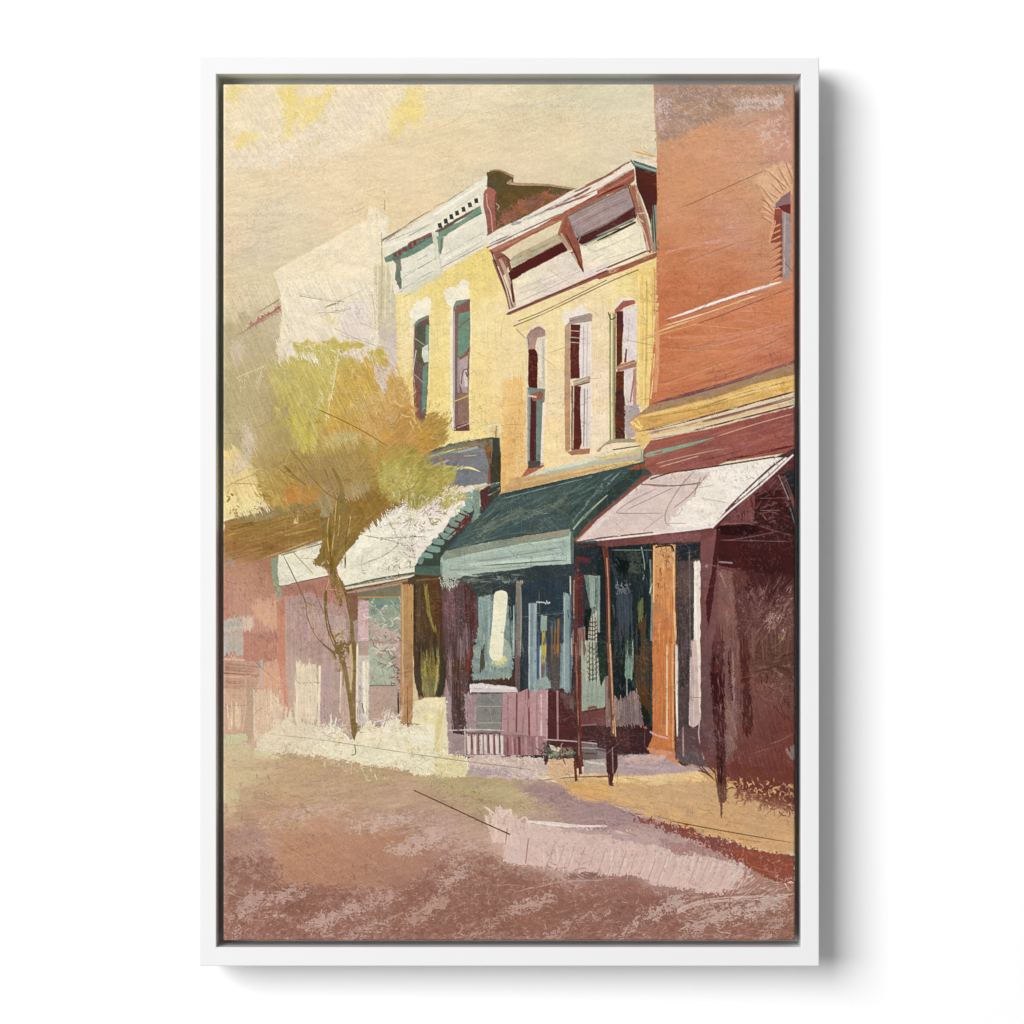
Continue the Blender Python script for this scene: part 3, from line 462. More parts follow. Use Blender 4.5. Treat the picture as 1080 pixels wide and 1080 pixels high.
for reg, n, cs, ang, L, s in ((A3(310, 60, 400, 60, 400, 350, 320, 350), 60, ['#CDB7B0', '#C4A79C', '#8F7266', '#D9C6BE'], -50, (3, 9), 31), (A3(740, 120, 1020, 90, 1020, 170, 900, 195, 760, 190), 110, ['#D6BFB6', '#CBB0A4', '#E0CCC2'], -15, (3, 9), 32),
                              (A3(400, 45, 1060, 45, 1050, 110, 760, 130, 430, 330), 150, ['#C6A898', '#A4836E', '#CDB3A6', '#9C8068', '#D3BCB2'], -25, (3, 9), 33), (A3(580, 780, 870, 640, 870, 860, 600, 890), 40, ['#D3A88E', '#D6B29C', '#C48A70'], -25, (3, 10), 34),
                              (A3(850, 280, 1040, 220, 1040, 400, 880, 420), 60, ['#D0A892', '#C09080', '#DAB8A4'], -30, (3, 8), 35)):
    HT(reg, n, cs, ang, L, (.6, 1.5), 35, .65, .6, seed=s)
P(A3(745, 130, 900, 110, 1010, 100, 1020, 150, 960, 185, 760, 190), '#CDB4AA', rough=2, dry=.5, tex=('s', 1.8)); P(A3(315, 110, 395, 110, 400, 240, 320, 330), '#C9B2AA', rough=2, dry=.6, tex=('r', -50, 8, 3))
P(A3(400, 40, 1050, 40, 1040, 120, 750, 150, 500, 290, 400, 330), '#CDB2A6', rough=3, dry=.8, tex=('r', -20, 12, 5), a=.7); P(A3(590, 800, 870, 620, 880, 860, 560, 890, 400, 960), '#D3AC94', rough=4, dry=.7, fade=16, tex=('r', -20, 12, 4), a=.6)
P(A3(860, 280, 1040, 200, 1040, 400, 900, 420), '#D2B4A4', rough=3, dry=.65, tex=('r', -20, 10, 4))
K(A3(335, 370, 340, 700, 345, 1080), 6, '#CE8A62', dry=.45); K(A3(310, 40, 312, 190, 325, 360, 335, 700), 1.2, '#C89A78', dry=.4)
HT(A3(340, 380, 880, 320, 880, 640, 340, 760), 60, ['#D9A47E', '#C98A62', '#DDA886'], -20, (8, 26), (.7, 2), 6, .4, .45, seed=36)
HT(A3(340, 880, 880, 800, 880, 1080, 340, 1080), 70, ['#D48F6C', '#B96B48', '#D79C80'], -14, (8, 26), (.7, 2), 8, .4, .45, seed=37)
K(A3(420, 790, 600, 760, 700, 740), 5, '#C2896E', dry=.5); K(A3(380, 950, 640, 900, 800, 870), 5, '#D0977C', dry=.6)
smear(G(697, 88, 845, 88, 845, 400, 690, 430), -16, 6, 22, 1.8, 3, .018); smear(G(697, 80, 845, 80, 845, 150, 697, 155), 50, 4.5, 8, 1.2, 14, .03)
HT(A3(345, 380, 1040, 300, 1040, 1060, 345, 1060), 60, ['#D79C76', '#CA8660', '#DBA27E', '#C27E5C', '#D09080'], -18, (16, 50), (4, 9), 7, .28, .55, seed=701)
HT(A3(310, 45, 1050, 45, 1050, 130, 640, 220, 330, 340), 90, ['#C6A898', '#9C7C6A', '#B6948A', '#8E7464', '#D0B4AA'], 60, (4, 12), (.7, 2.2), 50, .5, .5, curve=.5, seed=702)
Ln(A3(440, 715, 490, 700, 700, 605, 945, 495), '#7A4630', 1., .85); Ln(A3(470, 1010, 650, 945, 760, 905, 890, 882), '#8A4A34', .9, .7); Ln(A3(750, 560, 880, 480, 990, 420), '#A8694A', .8, .5); Ln(A3(895, 850, 890, 1080), '#8A4A34', .7, .4)
# arched window at the right
for i in range(11):
    t = i/10; a0 = math.radians(190+t*95); cx, cy = A3(1000, 760)[0]
    r0 = 13+RNG.uniform(-2, 2); r1 = 36+RNG.uniform(-6, 5)-(1-t)*6
    K([(cx+8+math.cos(a0)*r0, cy+math.sin(a0)*r0), (cx+8+math.cos(a0)*r1, cy+math.sin(a0)*r1)], 5, ['#DDB08A', '#D9A580', '#E2B894'][i % 3], 3.4, dry=.25, taper=(.1, .3), sm=False)
P(A3(850, 560, 910, 500, 1000, 450, 1060, 470, 1060, 600, 1000, 640, 960, 700, 900, 640), '#DDB18C', rough=2, dry=.2, fade=4)
for i, q in enumerate((A3(935, 575, 1000, 640), A3(965, 540, 1010, 620), A3(910, 620, 985, 665), A3(920, 510, 1030, 610), A3(880, 660, 970, 720), A3(885, 700, 965, 760), A3(980, 490, 1040, 600), A3(1020, 460, 1060, 560), A3(880, 590, 960, 690), A3(885, 640, 960, 740), A3(890, 760, 950, 800))):
    K(q, 1.1, '#A8694C', a=.8, taper=(.3, .1), sm=False); K([(x+2, y-1) for x, y in q], 1.6, '#E4BE9A', a=.7, taper=(.3, .1), sm=False)
P(A3(968, 690, 1000, 655, 1050, 622, 1050, 690, 1000, 715, 968, 718), '#8D6C7A', rough=.6, var=.08); P(A3(985, 705, 1052, 690, 1052, 755, 1015, 735, 1000, 725), '#6E2E30', rough=.6)
P(A3(1003, 735, 1060, 750, 1060, 1085, 1008, 1085), '#9E8E90', rough=.5, var=.08); P(B3(1003, 0, 1060, 0, 1060, 60, 1008, 80), '#9E8E90', rough=.5)
P(A3(965, 720, 1003, 720, 1005, 880, 985, 900, 940, 905, 955, 830), '#8E4A40', rough=.7, var=.12)
for y in range(780, 1080, 32):
    P(A3(1006, y-6, 1006, y+22, 938+(y % 50)*.4, y+44), '#8E4B3E', rough=.6, var=.1); K(A3(1000, y+20, 935, y+52), 1.6, '#DB9C70', taper=(.2, .5))
K(A3(965, 780, 940, 870, 935, 910), 3.5, '#DDA078', dry=.2, taper=(.1, .3)); K(A3(1057, 640, 1058, 1085), 3, '#C68A6A', dry=.15); K(B3(1057, 0, 1057, 100), 3, '#C68A6A'); K(A3(1010, 1000, 1060, 1060), .8, '#6C5C66'); K(A3(1020, 740, 1015, 1070), 1, '#BFB0AE', dry=.3)
K(A3(1067, 40, 1067, 1080), 2.6, '#B77E60', dry=.1, a=.7); K(B3(1067, 0, 1067, 600), 2.6, '#B06A4C', dry=.1, a=.6)
# sill line and brick courses
HT(B3(330, 340, 1065, 110, 1065, 520, 300, 740), 130, ['#D6906E', '#BB6C48', '#DA9C7C', '#B7664A', '#D18660'], -10, (12, 60), (.6, 2), 8, .45, .5, seed=38)
for q, c, w in ((B3(340, 350, 640, 260, 1000, 150), '#CF8A66', 6), (B3(340, 390, 700, 385, 1060, 300), '#D98E6A', 5), (B3(500, 450, 800, 380, 1065, 290), '#CF8E74', 7), (B3(330, 560, 700, 480, 1060, 460), '#D08260', 5), (B3(330, 700, 700, 600, 1065, 480), '#B0664C', 5), (B3(330, 640, 700, 560, 1060, 440), '#B46C50', 3)):
    K(q, w, c, dry=.55, a=.8, br=1.5, taper=(.1, .2))
smear(G(690, 350, 845, 300, 845, 375, 690, 420), -14, 5, 30, 1.4, 4, .025)
for q, c, w in ((B3(370, 293, 560, 230, 780, 155, 1006, 85), '#F3E6DA', 3.4), (B3(430, 285, 700, 190, 900, 130), '#A8604C', 1.4), (B3(350, 330, 620, 250, 900, 150), '#F0D3AC', 2.), (B3(230, 400, 340, 355, 640, 245, 850, 165), '#E8BE88', 1.8), (B3(300, 385, 600, 295, 1065, 115), '#8E4A36', 1.),
                (B3(355, 335, 600, 262, 860, 168), '#C77E5C', 1.6), (B3(220, 410, 330, 375, 560, 310), '#D9A468', 1.6), (B3(560, 225, 760, 160), '#FBF2EA', 2), (B3(820, 150, 1000, 95), '#C9A298', 1.4)): K(q, w, c, dry=.15, taper=(.25, .1))
for q, c in ((B3(150, 400, 300, 430, 480, 445, 700, 400), '#7A5A40'), (B3(310, 665, 600, 560, 800, 490, 1065, 370), '#E2B894'), (B3(340, 350, 330, 640), '#EBC08A'), (B3(530, 320, 700, 335, 820, 345), '#E5B894'), (B3(750, 255, 900, 255, 1060, 270), '#A86040'), (B3(340, 450, 500, 460, 700, 462), '#E0A888'), (B3(780, 500, 900, 440, 1065, 365), '#8E5038'), (B3(430, 470, 700, 450), '#8E7A40'), (B3(900, 355, 1060, 320), '#A05A40'), (B3(560, 240, 700, 120), '#A5563A'), (B3(650, 140, 760, 60), '#A5563A')): Ln(q, c, .9, .65)
K(B3(325, 250, 325, 500, 315, 690), 3.4, '#DC9E6C', dry=.3); K(B3(312, 20, 310, 270), 2, '#D9A46C', dry=.3); K(B3(290, 720, 300, 640, 310, 480), 1.4, '#F0C890', dry=.2)
HT(B3(308, 20, 330, 20, 330, 280, 308, 280), 26, ['#B8784E', '#E0B080'], 20, (3, 6), (.6, 1), 8, .7, seed=39)
# cornice over the right shopfront
P(B3(165, 850, 280, 765, 640, 660, 1075, 520, 1075, 600, 640, 720, 210, 830), '#A9825E', rough=.6, var=.12)
K(B3(300, 748, 560, 680, 800, 610, 1070, 520), 4.5, '#7A4C52', 3, dry=.15, taper=(.2, 0)); K(B3(270, 775, 560, 700, 800, 640, 1075, 545), 3, '#9E8468', dry=.2); K(B3(640, 655, 860, 590, 1070, 530), 2, '#8E5E60', dry=.2)
P(B3(175, 850, 230, 810, 640, 715, 860, 640, 1075, 590, 1075, 680, 640, 800, 210, 910), '#E0B66C', rough=.7, var=.12, grad=('#D5A75E', 800, 400, 690, 440))
for q, c, w in ((B3(230, 820, 640, 730, 1070, 605), '#EBC67E', 3), (B3(240, 870, 640, 780, 1070, 650), '#DBA95E', 3.5), (B3(250, 830, 600, 765, 900, 680), '#B98A4A', 1.2), (B3(550, 775, 800, 690, 1070, 620), '#9A7440', 1), (B3(260, 885, 700, 770), '#C9965A', 1.6), (B3(700, 720, 1000, 650), '#F0CE88', 2.4), (B3(180, 845, 240, 890), '#EFD28E', 3), (B3(200, 820, 250, 880), '#F3DC9C', 2),
                (B3(200, 908, 500, 840, 1075, 682), '#6E3C40', 2.), (B3(210, 925, 500, 865, 800, 790, 1075, 712), '#B59078', 3.4), (B3(300, 915, 700, 830, 1070, 735), '#E3C08A', 3), (B3(560, 850, 1075, 715), '#8A5A62', 2.4), (B3(230, 950, 640, 880, 1070, 757), '#C49A80', 1.6), (B3(500, 900, 1075, 755), '#5E3440', 1.8), (B3(210, 930, 300, 950), '#EAC27E', 4), (B3(230, 960, 290, 935), '#E7CE8C', 3)):
    K(q, w, c, dry=.2, taper=(.08, .05))
P(B3(205, 900, 290, 905, 300, 960, 240, 985, 205, 960), '#E6C078', rough=1.5, dry=.1); SQ(B3(180, 830, 300, 900, 290, 980, 200, 970), 14, ['#A87A44', '#F4DFA4', '#7A4E34'], 2.4, 4, (.6, 1), .7, 40)
P(B3(290, 950, 640, 880, 1075, 765, 1075, 1010, 700, 1065, 560, 1120, 400, 1180, 250, 1240, 240, 1150, 250, 1000), '#97594E', rough=.8, var=.1, grad=('#93504A', 700, 500, 830, 440))
HT(B3(280, 970, 1070, 790, 1070, 980, 500, 1060, 280, 1080), 110, ['#A86A5C', '#84473F', '#B07060', '#8E5048'], -15, (10, 40), (.7, 2.4), 4, .55, .4, seed=41)
for q, c, w in ((B3(640, 930, 860, 860, 1075, 800), '#D3A088', 1.), (B3(300, 1080, 500, 1030, 730, 985), '#C89684', 1.), (B3(330, 1095, 560, 1030), '#D6AE9C', .9), (B3(680, 1060, 1075, 975), '#5A2428', 2.4), (B3(280, 970, 600, 900), '#A5604E', 2), (B3(560, 1060, 800, 1000), '#7A4038', 1.4)): K(q, w, c, dry=.2, taper=(.1, .1))
K(B3(255, 1032, 380, 1000, 520, 965, 650, 928), 5, '#7DA68C', 2.4, dry=.15, taper=(.05, .35), var=.1); K(B3(240, 1035, 250, 1080), 2.4, '#7FA694'); K(B3(240, 1060, 240, 1000), 1.6, '#8AA792')
P(G(462, 600, 605, 575, 845, 470, 845, 835, 760, 825, 690, 795, 600, 812, 480, 802), '#3C2C30', rough=1, var=.2)
P(G(372, 612, 480, 600, 480, 760, 372, 775), '#8C7060', rough=1, var=.15)
P(G(515, 526, 678, 491, 688, 500, 620, 590, 470, 620, 440, 600), '#3A4C48', rough=1, var=.15)
# ------------------------------------------------------------ left street: far shops
F(G(230, 560, 345, 560, 372, 620, 372, 800, 230, 800), [(240, 610, '#A9745A'), (260, 620, '#A8705C'), (240, 640, '#B76F62'), (285, 610, '#A0785A'), (280, 650, '#C58A72'), (310, 640, '#B8877C'), (340, 625, '#B47468'), (320, 660, '#B59488'), (350, 660, '#B8978C'), (330, 700, '#B59890'), (345, 720, '#AD8F88'),
   (320, 700, '#B3948C'), (250, 710, '#B58070'), (240, 740, '#C09A80'), (260, 760, '#C8AA90'), (300, 740, '#BC8E7C'), (360, 700, '#BE9E90'), (350, 750, '#AE8E84'), (360, 770, '#B59888')], soft=1, rough=1, var=.06)
P(B1(30, 1010, 90, 980, 180, 1060, 260, 1180, 300, 1270, 180, 1330, 30, 1380), '#E8CE8C', rough=2, var=.08, grad=('#F0DC9C', 240, 500, 270, 530))
P(C1(30, 20, 180, 20, 190, 60, 60, 130, 30, 130), '#E5D0A8', rough=3, dry=.2, fade=4)
P(C1(100, 0, 160, 0, 200, 60, 90, 90), '#DCC9B8', rough=3, dry=.3, fade=3)
# olive crown haze behind
F(G(262, 470, 330, 440, 420, 440, 470, 440, 470, 500, 440, 540, 400, 560, 290, 560, 270, 500), [(290, 500, '#A98C52'), (330, 500, '#A48A5C'), (340, 480, '#A98E56'), (380, 490, '#B4904E'), (420, 470, '#BE9450'), (300, 525, '#AF8848'), (360, 520, '#A08250'), (400, 520, '#99793C'), (440, 500, '#AE984E')], soft=5, rough=4)
# brown hazy roof slab
F(C1(30, 360, 310, 288, 430, 270, 560, 262, 700, 200, 850, 160, 1010, 252, 900, 320, 780, 440, 690, 530, 640, 605, 560, 560, 560, 462, 320, 545, 30, 620), [(245, 560, '#9A7340'), (270, 550, '#8C6E38'), (300, 540, '#93743C'), (330, 545, '#8A6A34'), (240, 590, '#9C6E48'), (280, 580, '#93693A'), (330, 560, '#92703C'), (380, 540, '#8F6E3A'),
   (400, 525, '#94733C'), (370, 570, '#87692F'), (360, 590, '#87692F')], soft=1, rough=.8, var=.1)
P(C1(60, 350, 250, 305, 430, 275, 560, 262, 555, 275, 300, 330, 150, 375), '#8C7A4C', rough=.8, dry=.15); P(C1(160, 335, 330, 305, 330, 330, 200, 365), '#A08C66', rough=1.2, dry=.2, a=.8)
for q, c, w in ((C1(40, 440, 250, 370, 420, 320, 560, 285), '#C39A54', 1.4), (C1(340, 440, 540, 395), '#B8944C', 1.6), (C1(30, 612, 160, 585, 330, 530, 560, 440), '#C9A87C', 1.2), (C1(240, 385, 480, 310), '#7A6030', 2), (C1(60, 400, 200, 365), '#6E5626', 4), (C1(420, 340, 520, 305), '#A49060', 5), (C1(100, 480, 300, 430, 540, 370), '#A07C40', 3), (C1(60, 560, 300, 500), '#7E5E2C', 4)):
    K(q, w, c, dry=.35, a=.8, taper=(.1, .1))
SQ(C1(60, 380, 560, 280, 560, 440, 100, 580), 40, ['#C4A05C', '#7A6030', '#B08C48'], 3.5, 4, (.5, .9), .5, 50, 20, -15)
P(C1(410, 345, 440, 335, 440, 365, 415, 375), '#E2C27C', rough=1.4, dry=.3)
K(C1(60, 440, 60, 540), 14, '#9C5E3A', dry=.4, a=.7); P(C1(30, 560, 90, 560, 100, 610, 30, 620), '#9C8074', rough=2, fade=4, a=.8)
# red shed and stripes
P(C1(30, 600, 290, 560, 330, 780, 180, 800, 30, 780), '#A5745C', rough=5, dry=.15, fade=8, tex=('s', 1.8), grad=('#B06E5C', 240, 600, 240, 640))
HT(C1(30, 600, 320, 570, 320, 800, 30, 700), 90, ['#B88A60', '#8E6644', '#C0805C', '#98704C'], -20, (2, 5), (.6, 1.2), 60, .5, .5, seed=51)
P(C1(30, 650, 160, 720, 230, 900, 130, 900, 30, 890), '#B07464', rough=4, fade=6, a=.85)
P(C1(180, 800, 260, 770, 340, 790, 355, 880, 320, 960, 260, 930, 200, 870), '#D9A080', rough=3, fade=5, sm=True); HT(C1(180, 780, 350, 780, 340, 940, 200, 880), 40, ['#E2AE8E', '#C98C70', '#DDA488'], 50, (4, 10), (1, 2), 25, .6, .4, seed=52)
P(C1(315, 800, 360, 780, 362, 1080, 318, 1080), '#B8745E', rough=.8, var=.08); P(C1(130, 950, 318, 955, 318, 1090, 132, 1090), '#A25C50', rough=.7, var=.08, grad=('#9A4E4E', 260, 680, 290, 680))
P(D1(132, -20, 318, -20, 318, 90, 132, 90), '#A5574A', rough=.7, var=.1); P(D1(318, -20, 362, -20, 365, 160, 380, 370, 340, 300, 320, 160), '#BE6E58', rough=.8, var=.08)
P(C1(130, 890, 190, 870, 290, 950, 200, 970, 130, 960), '#B87268', rough=3, fade=3)
P(C1(30, 888, 134, 880, 136, 1085, 30, 1085), '#A9AEAC', rough=.6, var=.06)
for i, y in enumerate((895, 918, 945, 968, 990, 1010, 1040, 1065)): K(C1(30, y, 132, y-2), (1, 2, 2.2, 1.4, 1, 2, 1, 1.5)[i], ('#C9B0A8', '#8C9A9E', '#C8CAC6', '#B56A5E', '#8E9CA2', '#C0C5C2', '#8A8E94', '#B4BAB8')[i], dry=.15)
P(C1(128, 885, 155, 872, 190, 880, 190, 945, 140, 950, 128, 930), '#E5D3C6', rough=1.2, soft=3)
P(D1(30, -20, 134, -20, 134, 45, 30, 45), '#A7ACAB', rough=.6); 
for q, c, w in ((D1(30, 20, 130, 18), '#8E9296', 1.2), (D1(30, 78, 140, 85), '#E2C6A8', 2), (D1(30, 60, 130, 60), '#A4584C', 2.4), (D1(30, 110, 230, 130), '#93604F', 5), (D1(30, 130, 200, 140), '#86584A', 5), (D1(30, 155, 290, 172), '#6E4238', 1.5), (D1(40, 175, 290, 180), '#D2A68A', 2), (D1(30, 195, 200, 200), '#A8806C', 5), (D1(50, 205, 200, 208), '#7A5448', 2.4), (D1(30, 235, 130, 232), '#8E6858', 1.6)): K(q, w, c, dry=.3)
P(D1(30, 240, 90, 235, 150, 250, 155, 480, 100, 490, 30, 480), '#C69E86', rough=1.5, var=.1); P(D1(250, 110, 310, 80, 330, 130, 350, 280, 380, 390, 330, 400, 290, 260, 200, 240), '#D79C82', rough=1.6, var=.1)
P(D1(150, 240, 210, 240, 200, 500, 140, 540), '#A6927A', rough=1.2, dry=.1); K(D1(40, 330, 205, 330), 1.2, '#8E7A68', dry=.1)
P(D1(190, 250, 280, 250, 340, 300, 350, 420, 330, 520, 210, 540, 195, 480), '#E6CDB0', rough=2, dry=.1, var=.1); HT(D1(190, 250, 340, 260, 350, 500, 200, 520), 60, ['#F0DCC0', '#D9B698', '#EFE3C4', '#E0BEA4'], 80, (4, 14), (.8, 2), 15, .6, .35, seed=53)
K(D1(235, 80, 228, 240), 2.6, '#A8BEB8', dry=.1); K(D1(222, 95, 225, 130), 2.6, '#7E8C94', dry=.2); K(D1(192, 250, 195, 480), 1.4, '#F3E6CE'); K(D1(200, 255, 290, 258, 330, 330), 1.2, '#F6EBD6', dry=.1)
for x in (70, 95, 115): K(D1(x, 300, x+2, 470), 2.4, '#EBD8B8', dry=.25, taper=(.3, .3))
K(D1(98, 300, 108, 400, 105, 470), 3.4, '#EFE2B4', dry=.2, taper=(.4, .2)); K(D1(140, 240, 150, 330, 130, 470), 1.2, '#E3C8AC'); K(D1(150, 200, 150, 300), 2, '#C9A890', dry=.3); K(D1(50, 340, 60, 460), 2, '#F0D4BE', dry=.3)
# mauve walls
P(C1(362, 790, 490, 740, 600, 780, 700, 880, 720, 1090, 362, 1090), '#B0918A', rough=.8, var=.08); P(C1(330, 710, 600, 655, 605, 800, 540, 790, 480, 740, 430, 770, 340, 775), '#A97768', rough=2, var=.1, fade=2)
P(C1(480, 860, 600, 850, 700, 900, 705, 1090, 490, 1090), '#BC9C90', rough=1.4, var=.08); P(C1(600, 850, 700, 880, 700, 1085, 640, 1080), '#C3A79A', rough=2, fade=3)
P(C1(370, 1040, 450, 1030, 460, 1090, 365, 1090), '#C9B2A2', rough=1.5, fade=2)
P(D1(362, -20, 560, -20, 560, 120, 545, 250, 545, 430, 360, 430, 385, 380), '#AE9288', rough=1, var=.08); P(D1(555, -20, 660, 0, 700, 200, 740, 520, 660, 470, 545, 430, 555, 200), '#AC9089', rough=1, var=.1, grad=('#A5877F', 345, 700, 360, 770))
P(D1(660, 150, 700, 160, 730, 500, 670, 470), '#BF9E90', rough=1, dry=.1); P(D1(550, 150, 610, 130, 610, 430, 550, 430), '#A88A8C', rough=1.4, dry=.15)
P(D1(408, 90, 440, 70, 500, 105, 555, 90, 564, 250, 556, 440, 402, 440), '#E3D4B4', rough=1.5, fade=6, dry=.08, tex=('b', 90, 12, 1.4), var=.1); K(D1(430, 100, 425, 430), 2.6, '#F2E8C8', dry=.15); K(D1(550, 110, 545, 430), 2.6, '#EFE6C8', dry=.15); K(D1(410, 205, 550, 205), 1, '#8C7C62'); K(D1(665, 150, 660, 370), 1.6, '#E6D8BE', dry=.25); Ln(D1(520, 130, 540, 200), '#9A8A70', 1, .7)
HT(D1(415, 110, 550, 110, 545, 430, 415, 430), 40, ['#F0E6C8', '#D9C9A4', '#F4ECD6'], 88, (6, 20), (.7, 1.8), 6, .6, .4, seed=54); SQ(D1(370, 10, 500, 10, 500, 110, 370, 110), 12, ['#CDB8A8', '#93776E'], 2.5, 5, (.5, .9), .5, 55)
SQ(C1(380, 820, 700, 820, 700, 1060, 380, 1060), 26, ['#8E6E64', '#D0B6AA', '#9A7C72'], 3, 5, (.5, .8), .45, 56)
smear(G(225, 610, 372, 610, 372, 790, 225, 790), 89, 5, 16, .9, 5, .06, .8); smear(G(225, 540, 400, 505, 350, 595, 225, 605), -17, 4, 22, 1, 5, .05)
# small left awning with green edge
P(C1(285, 560, 330, 548, 332, 700, 345, 775, 320, 780, 295, 700), '#8A9C7C', rough=.8, dry=.05, var=.12)
P(C1(326, 545, 560, 462, 575, 520, 570, 600, 600, 655, 330, 712, 322, 640), '#E6E0C8', rough=.9, var=.08); HT(C1(330, 550, 560, 480, 600, 640, 340, 700), 70, ['#A79E7C', '#F3EEDC', '#8C8464', '#CFC7A6'], -15, (2, 8), (.5, 1.1), 30, .6, .5, seed=57)
K(C1(345, 543, 560, 480), 1.3, '#7E7450', dry=.3); K(C1(328, 712, 600, 655), 1.2, '#6E5A44', dry=.3); K(C1(360, 530, 540, 475), 1, '#8C8060', dry=.3)
# white centre awning
P(C1(640, 605, 690, 530, 780, 440, 900, 330, 1010, 262, 1080, 300, 1250, 250, 1380, 165, 1400, 190, 1330, 300, 1240, 380, 1150, 480, 1090, 570, 1075, 600, 1062, 645, 690, 712, 655, 660), '#EDE6CF', rough=.8, var=.05, grad=('#F1E8D8', 380, 590, 480, 530))
P(C2(90, 290, 200, 230, 340, 165, 355, 185, 320, 280, 220, 380, 100, 500, 20, 560, 0, 500), '#F1E6DA', rough=1.5, var=.06); P(C2(80, 300, 150, 240, 180, 300, 110, 340), '#E6D9D6', rough=2, fade=2)
P(C1(760, 440, 900, 335, 960, 330, 860, 470, 700, 600), '#F4EEDA', rough=2, fade=4)
for q in (C1(905, 335, 960, 420, 978, 480, 890, 550, 740, 605), C1(785, 435, 920, 460, 1060, 500), C1(880, 450, 1080, 445), C1(850, 395, 1050, 350), C1(980, 520, 1060, 560), C2(0, 440, 110, 445), C2(0, 500, 40, 530)): Ln(q, '#6E654C', 1.1, .85)
SQ(C1(700, 560, 1060, 500, 1060, 620, 700, 690), 60, ['#8A8266', '#B5AD90', '#A9A184'], 2.4, 5, (.5, .9), .6, 58, 40, -10); SQ(C1(970, 300, 1080, 300, 1080, 400, 990, 380), 12, ['#6A6038', '#7E7448'], 2, 5, (.8, 1.4), .8, 59)
SQ(C1(920, 580, 1070, 560, 1070, 640, 920, 660), 18, ['#3E4A42', '#5E6252'], 2, 5, (.7, 1.2), .8, 60); SQ(C2(0, 380, 220, 330, 100, 500, 0, 540), 16, ['#5E5840', '#8A8262'], 2, 5, (.6, 1.), .8, 61); SQ(C2(0, 470, 60, 470, 50, 560, 0, 580), 10, ['#B49A92', '#8E6E68'], 2.5, 5, (.6, 1.), .7, 62)
K(C1(690, 712, 850, 675, 1060, 640), 2.2, '#57604E', dry=.1); K(C1(680, 724, 880, 690, 1060, 655), 2.2, '#D9D6C2', dry=.1); P(C1(680, 735, 1070, 660, 1075, 690, 760, 745, 690, 748), '#6A4A30', rough=.6, var=.15); K(C1(740, 735, 1060, 672), 1.6, '#A9805A', dry=.2)
K(C1(688, 560, 690, 610), 1.6, '#5A4A20', dry=.1)
# ------------------------------------------------------------ blue-grey fascia and dark pilaster right of the tree
P(B2(60, 1045, 250, 965, 470, 930, 500, 935, 505, 1090, 60, 1090), '#7C7568', rough=1, var=.15); P(B2(100, 1040, 370, 985, 420, 1000, 440, 1090, 110, 1090), '#7E848E', rough=1.2, var=.1)
for q, c, w in ((B2(60, 1040, 240, 970, 460, 935), '#494D48', 2), (B2(90, 1060, 300, 1005, 380, 985), '#A9A9AC', 2.4), (B2(100, 1050, 230, 1005, 330, 985), '#DAD06C', 1.4), (B2(60, 1020, 160, 985, 300, 950), '#F0E0A0', 1.6), (B2(250, 1000, 400, 960), '#8C7A56', 3), (B2(380, 960, 430, 950, 430, 1040), '#6E5438', 4), (B2(170, 1070, 380, 1030), '#9EA4AE', 3), (B2(400, 1000, 400, 1080), '#8C929E', 3)): K(q, w, c, dry=.25)
P(C2(60, 0, 440, -20, 450, 60, 440, 150, 300, 170, 220, 180, 150, 100, 60, 60), '#747A88', rough=1.2, var=.1); K(C2(110, 30, 300, 10, 400, -5), 3, '#8C7468', dry=.3); K(C2(60, 40, 200, -20), 3, '#A9A47C', dry=.3); K(C2(80, 70, 220, 30), 2, '#AFA8A8', dry=.3)
P(C2(415, -40, 465, -50, 465, 150, 430, 170, 440, 60), '#7E5238', rough=1, var=.2); P(B2(460, 935, 495, 935, 505, 1090, 462, 1090), '#37403A', rough=.6, var=.12); P(C2(445, -20, 505, -20, 505, 200, 460, 260, 400, 320, 390, 200, 450, 150), '#3C3A32', rough=.8, var=.15)
K(B2(430, 950, 445, 1000, 440, 1080), 5, '#7A6A44', dry=.3); P(C2(395, 190, 440, 175, 440, 260, 400, 310), '#542E30', rough=1, var=.15); K(C2(440, 175, 500, 150), 4, '#54625A', dry=.2); K(C2(440, 215, 500, 180), 2, '#8E9088', dry=.3)
P(C2(355, 190, 390, 185, 392, 320, 345, 380, 350, 260), '#6D9583', rough=.6, var=.1); K(C2(350, 190, 430, 165, 500, 145), 1.6, '#A9B8A8', dry=.2)
Ln(C2(300, 5, 380, 0), '#E0D9A8', 1, .7); K(B2(430, 870, 480, 865, 500, 870, 498, 930), 3, '#E3D9B0', dry=.4); K(B2(480, 870, 478, 930), 1.6, '#8E7E54', dry=.3); K(B2(440, 870, 442, 930), 2.4, '#EADFB6', dry=.3)
# scalloped side of the centre awning
P(C2(40, 600, 90, 520, 180, 430, 230, 350, 300, 300, 340, 230, 360, 300, 350, 340, 200, 520, 180, 600, 180, 660, 36, 650), '#34463E', rough=.8, var=.12)
P(C2(36, 605, 180, 600, 182, 655, 40, 655), '#3E6656', rough=.7, var=.12)
for (x, y, w_, h_, r) in ((70, 572, 30, 40, 20), (105, 545, 62, 28, 8), (140, 510, 75, 34, 5), (165, 470, 66, 34, 8), (205, 440, 80, 34, 12), (232, 410, 60, 34, 20), (265, 365, 78, 56, 10), (300, 330, 62, 40, -10), (318, 295, 70, 40, -10), (336, 255, 50, 44, 0), (335, 215, 40, 30, -10)):
    c, s = math.cos(math.radians(r)), math.sin(math.radians(r))
    P([C2(x+(a*w_*c-b*h_*s)/2, y+(a*w_*s+b*h_*c)/2)[0] for a, b in ((-1, -.6), (-.5, -1), (.6, -.9), (1, -.3), (.9, .7), (.2, 1), (-.9, .7))], RNG.choice(['#6E9C8C', '#7BAA99', '#6A9485']), rough=.5, var=.08, sm=True)
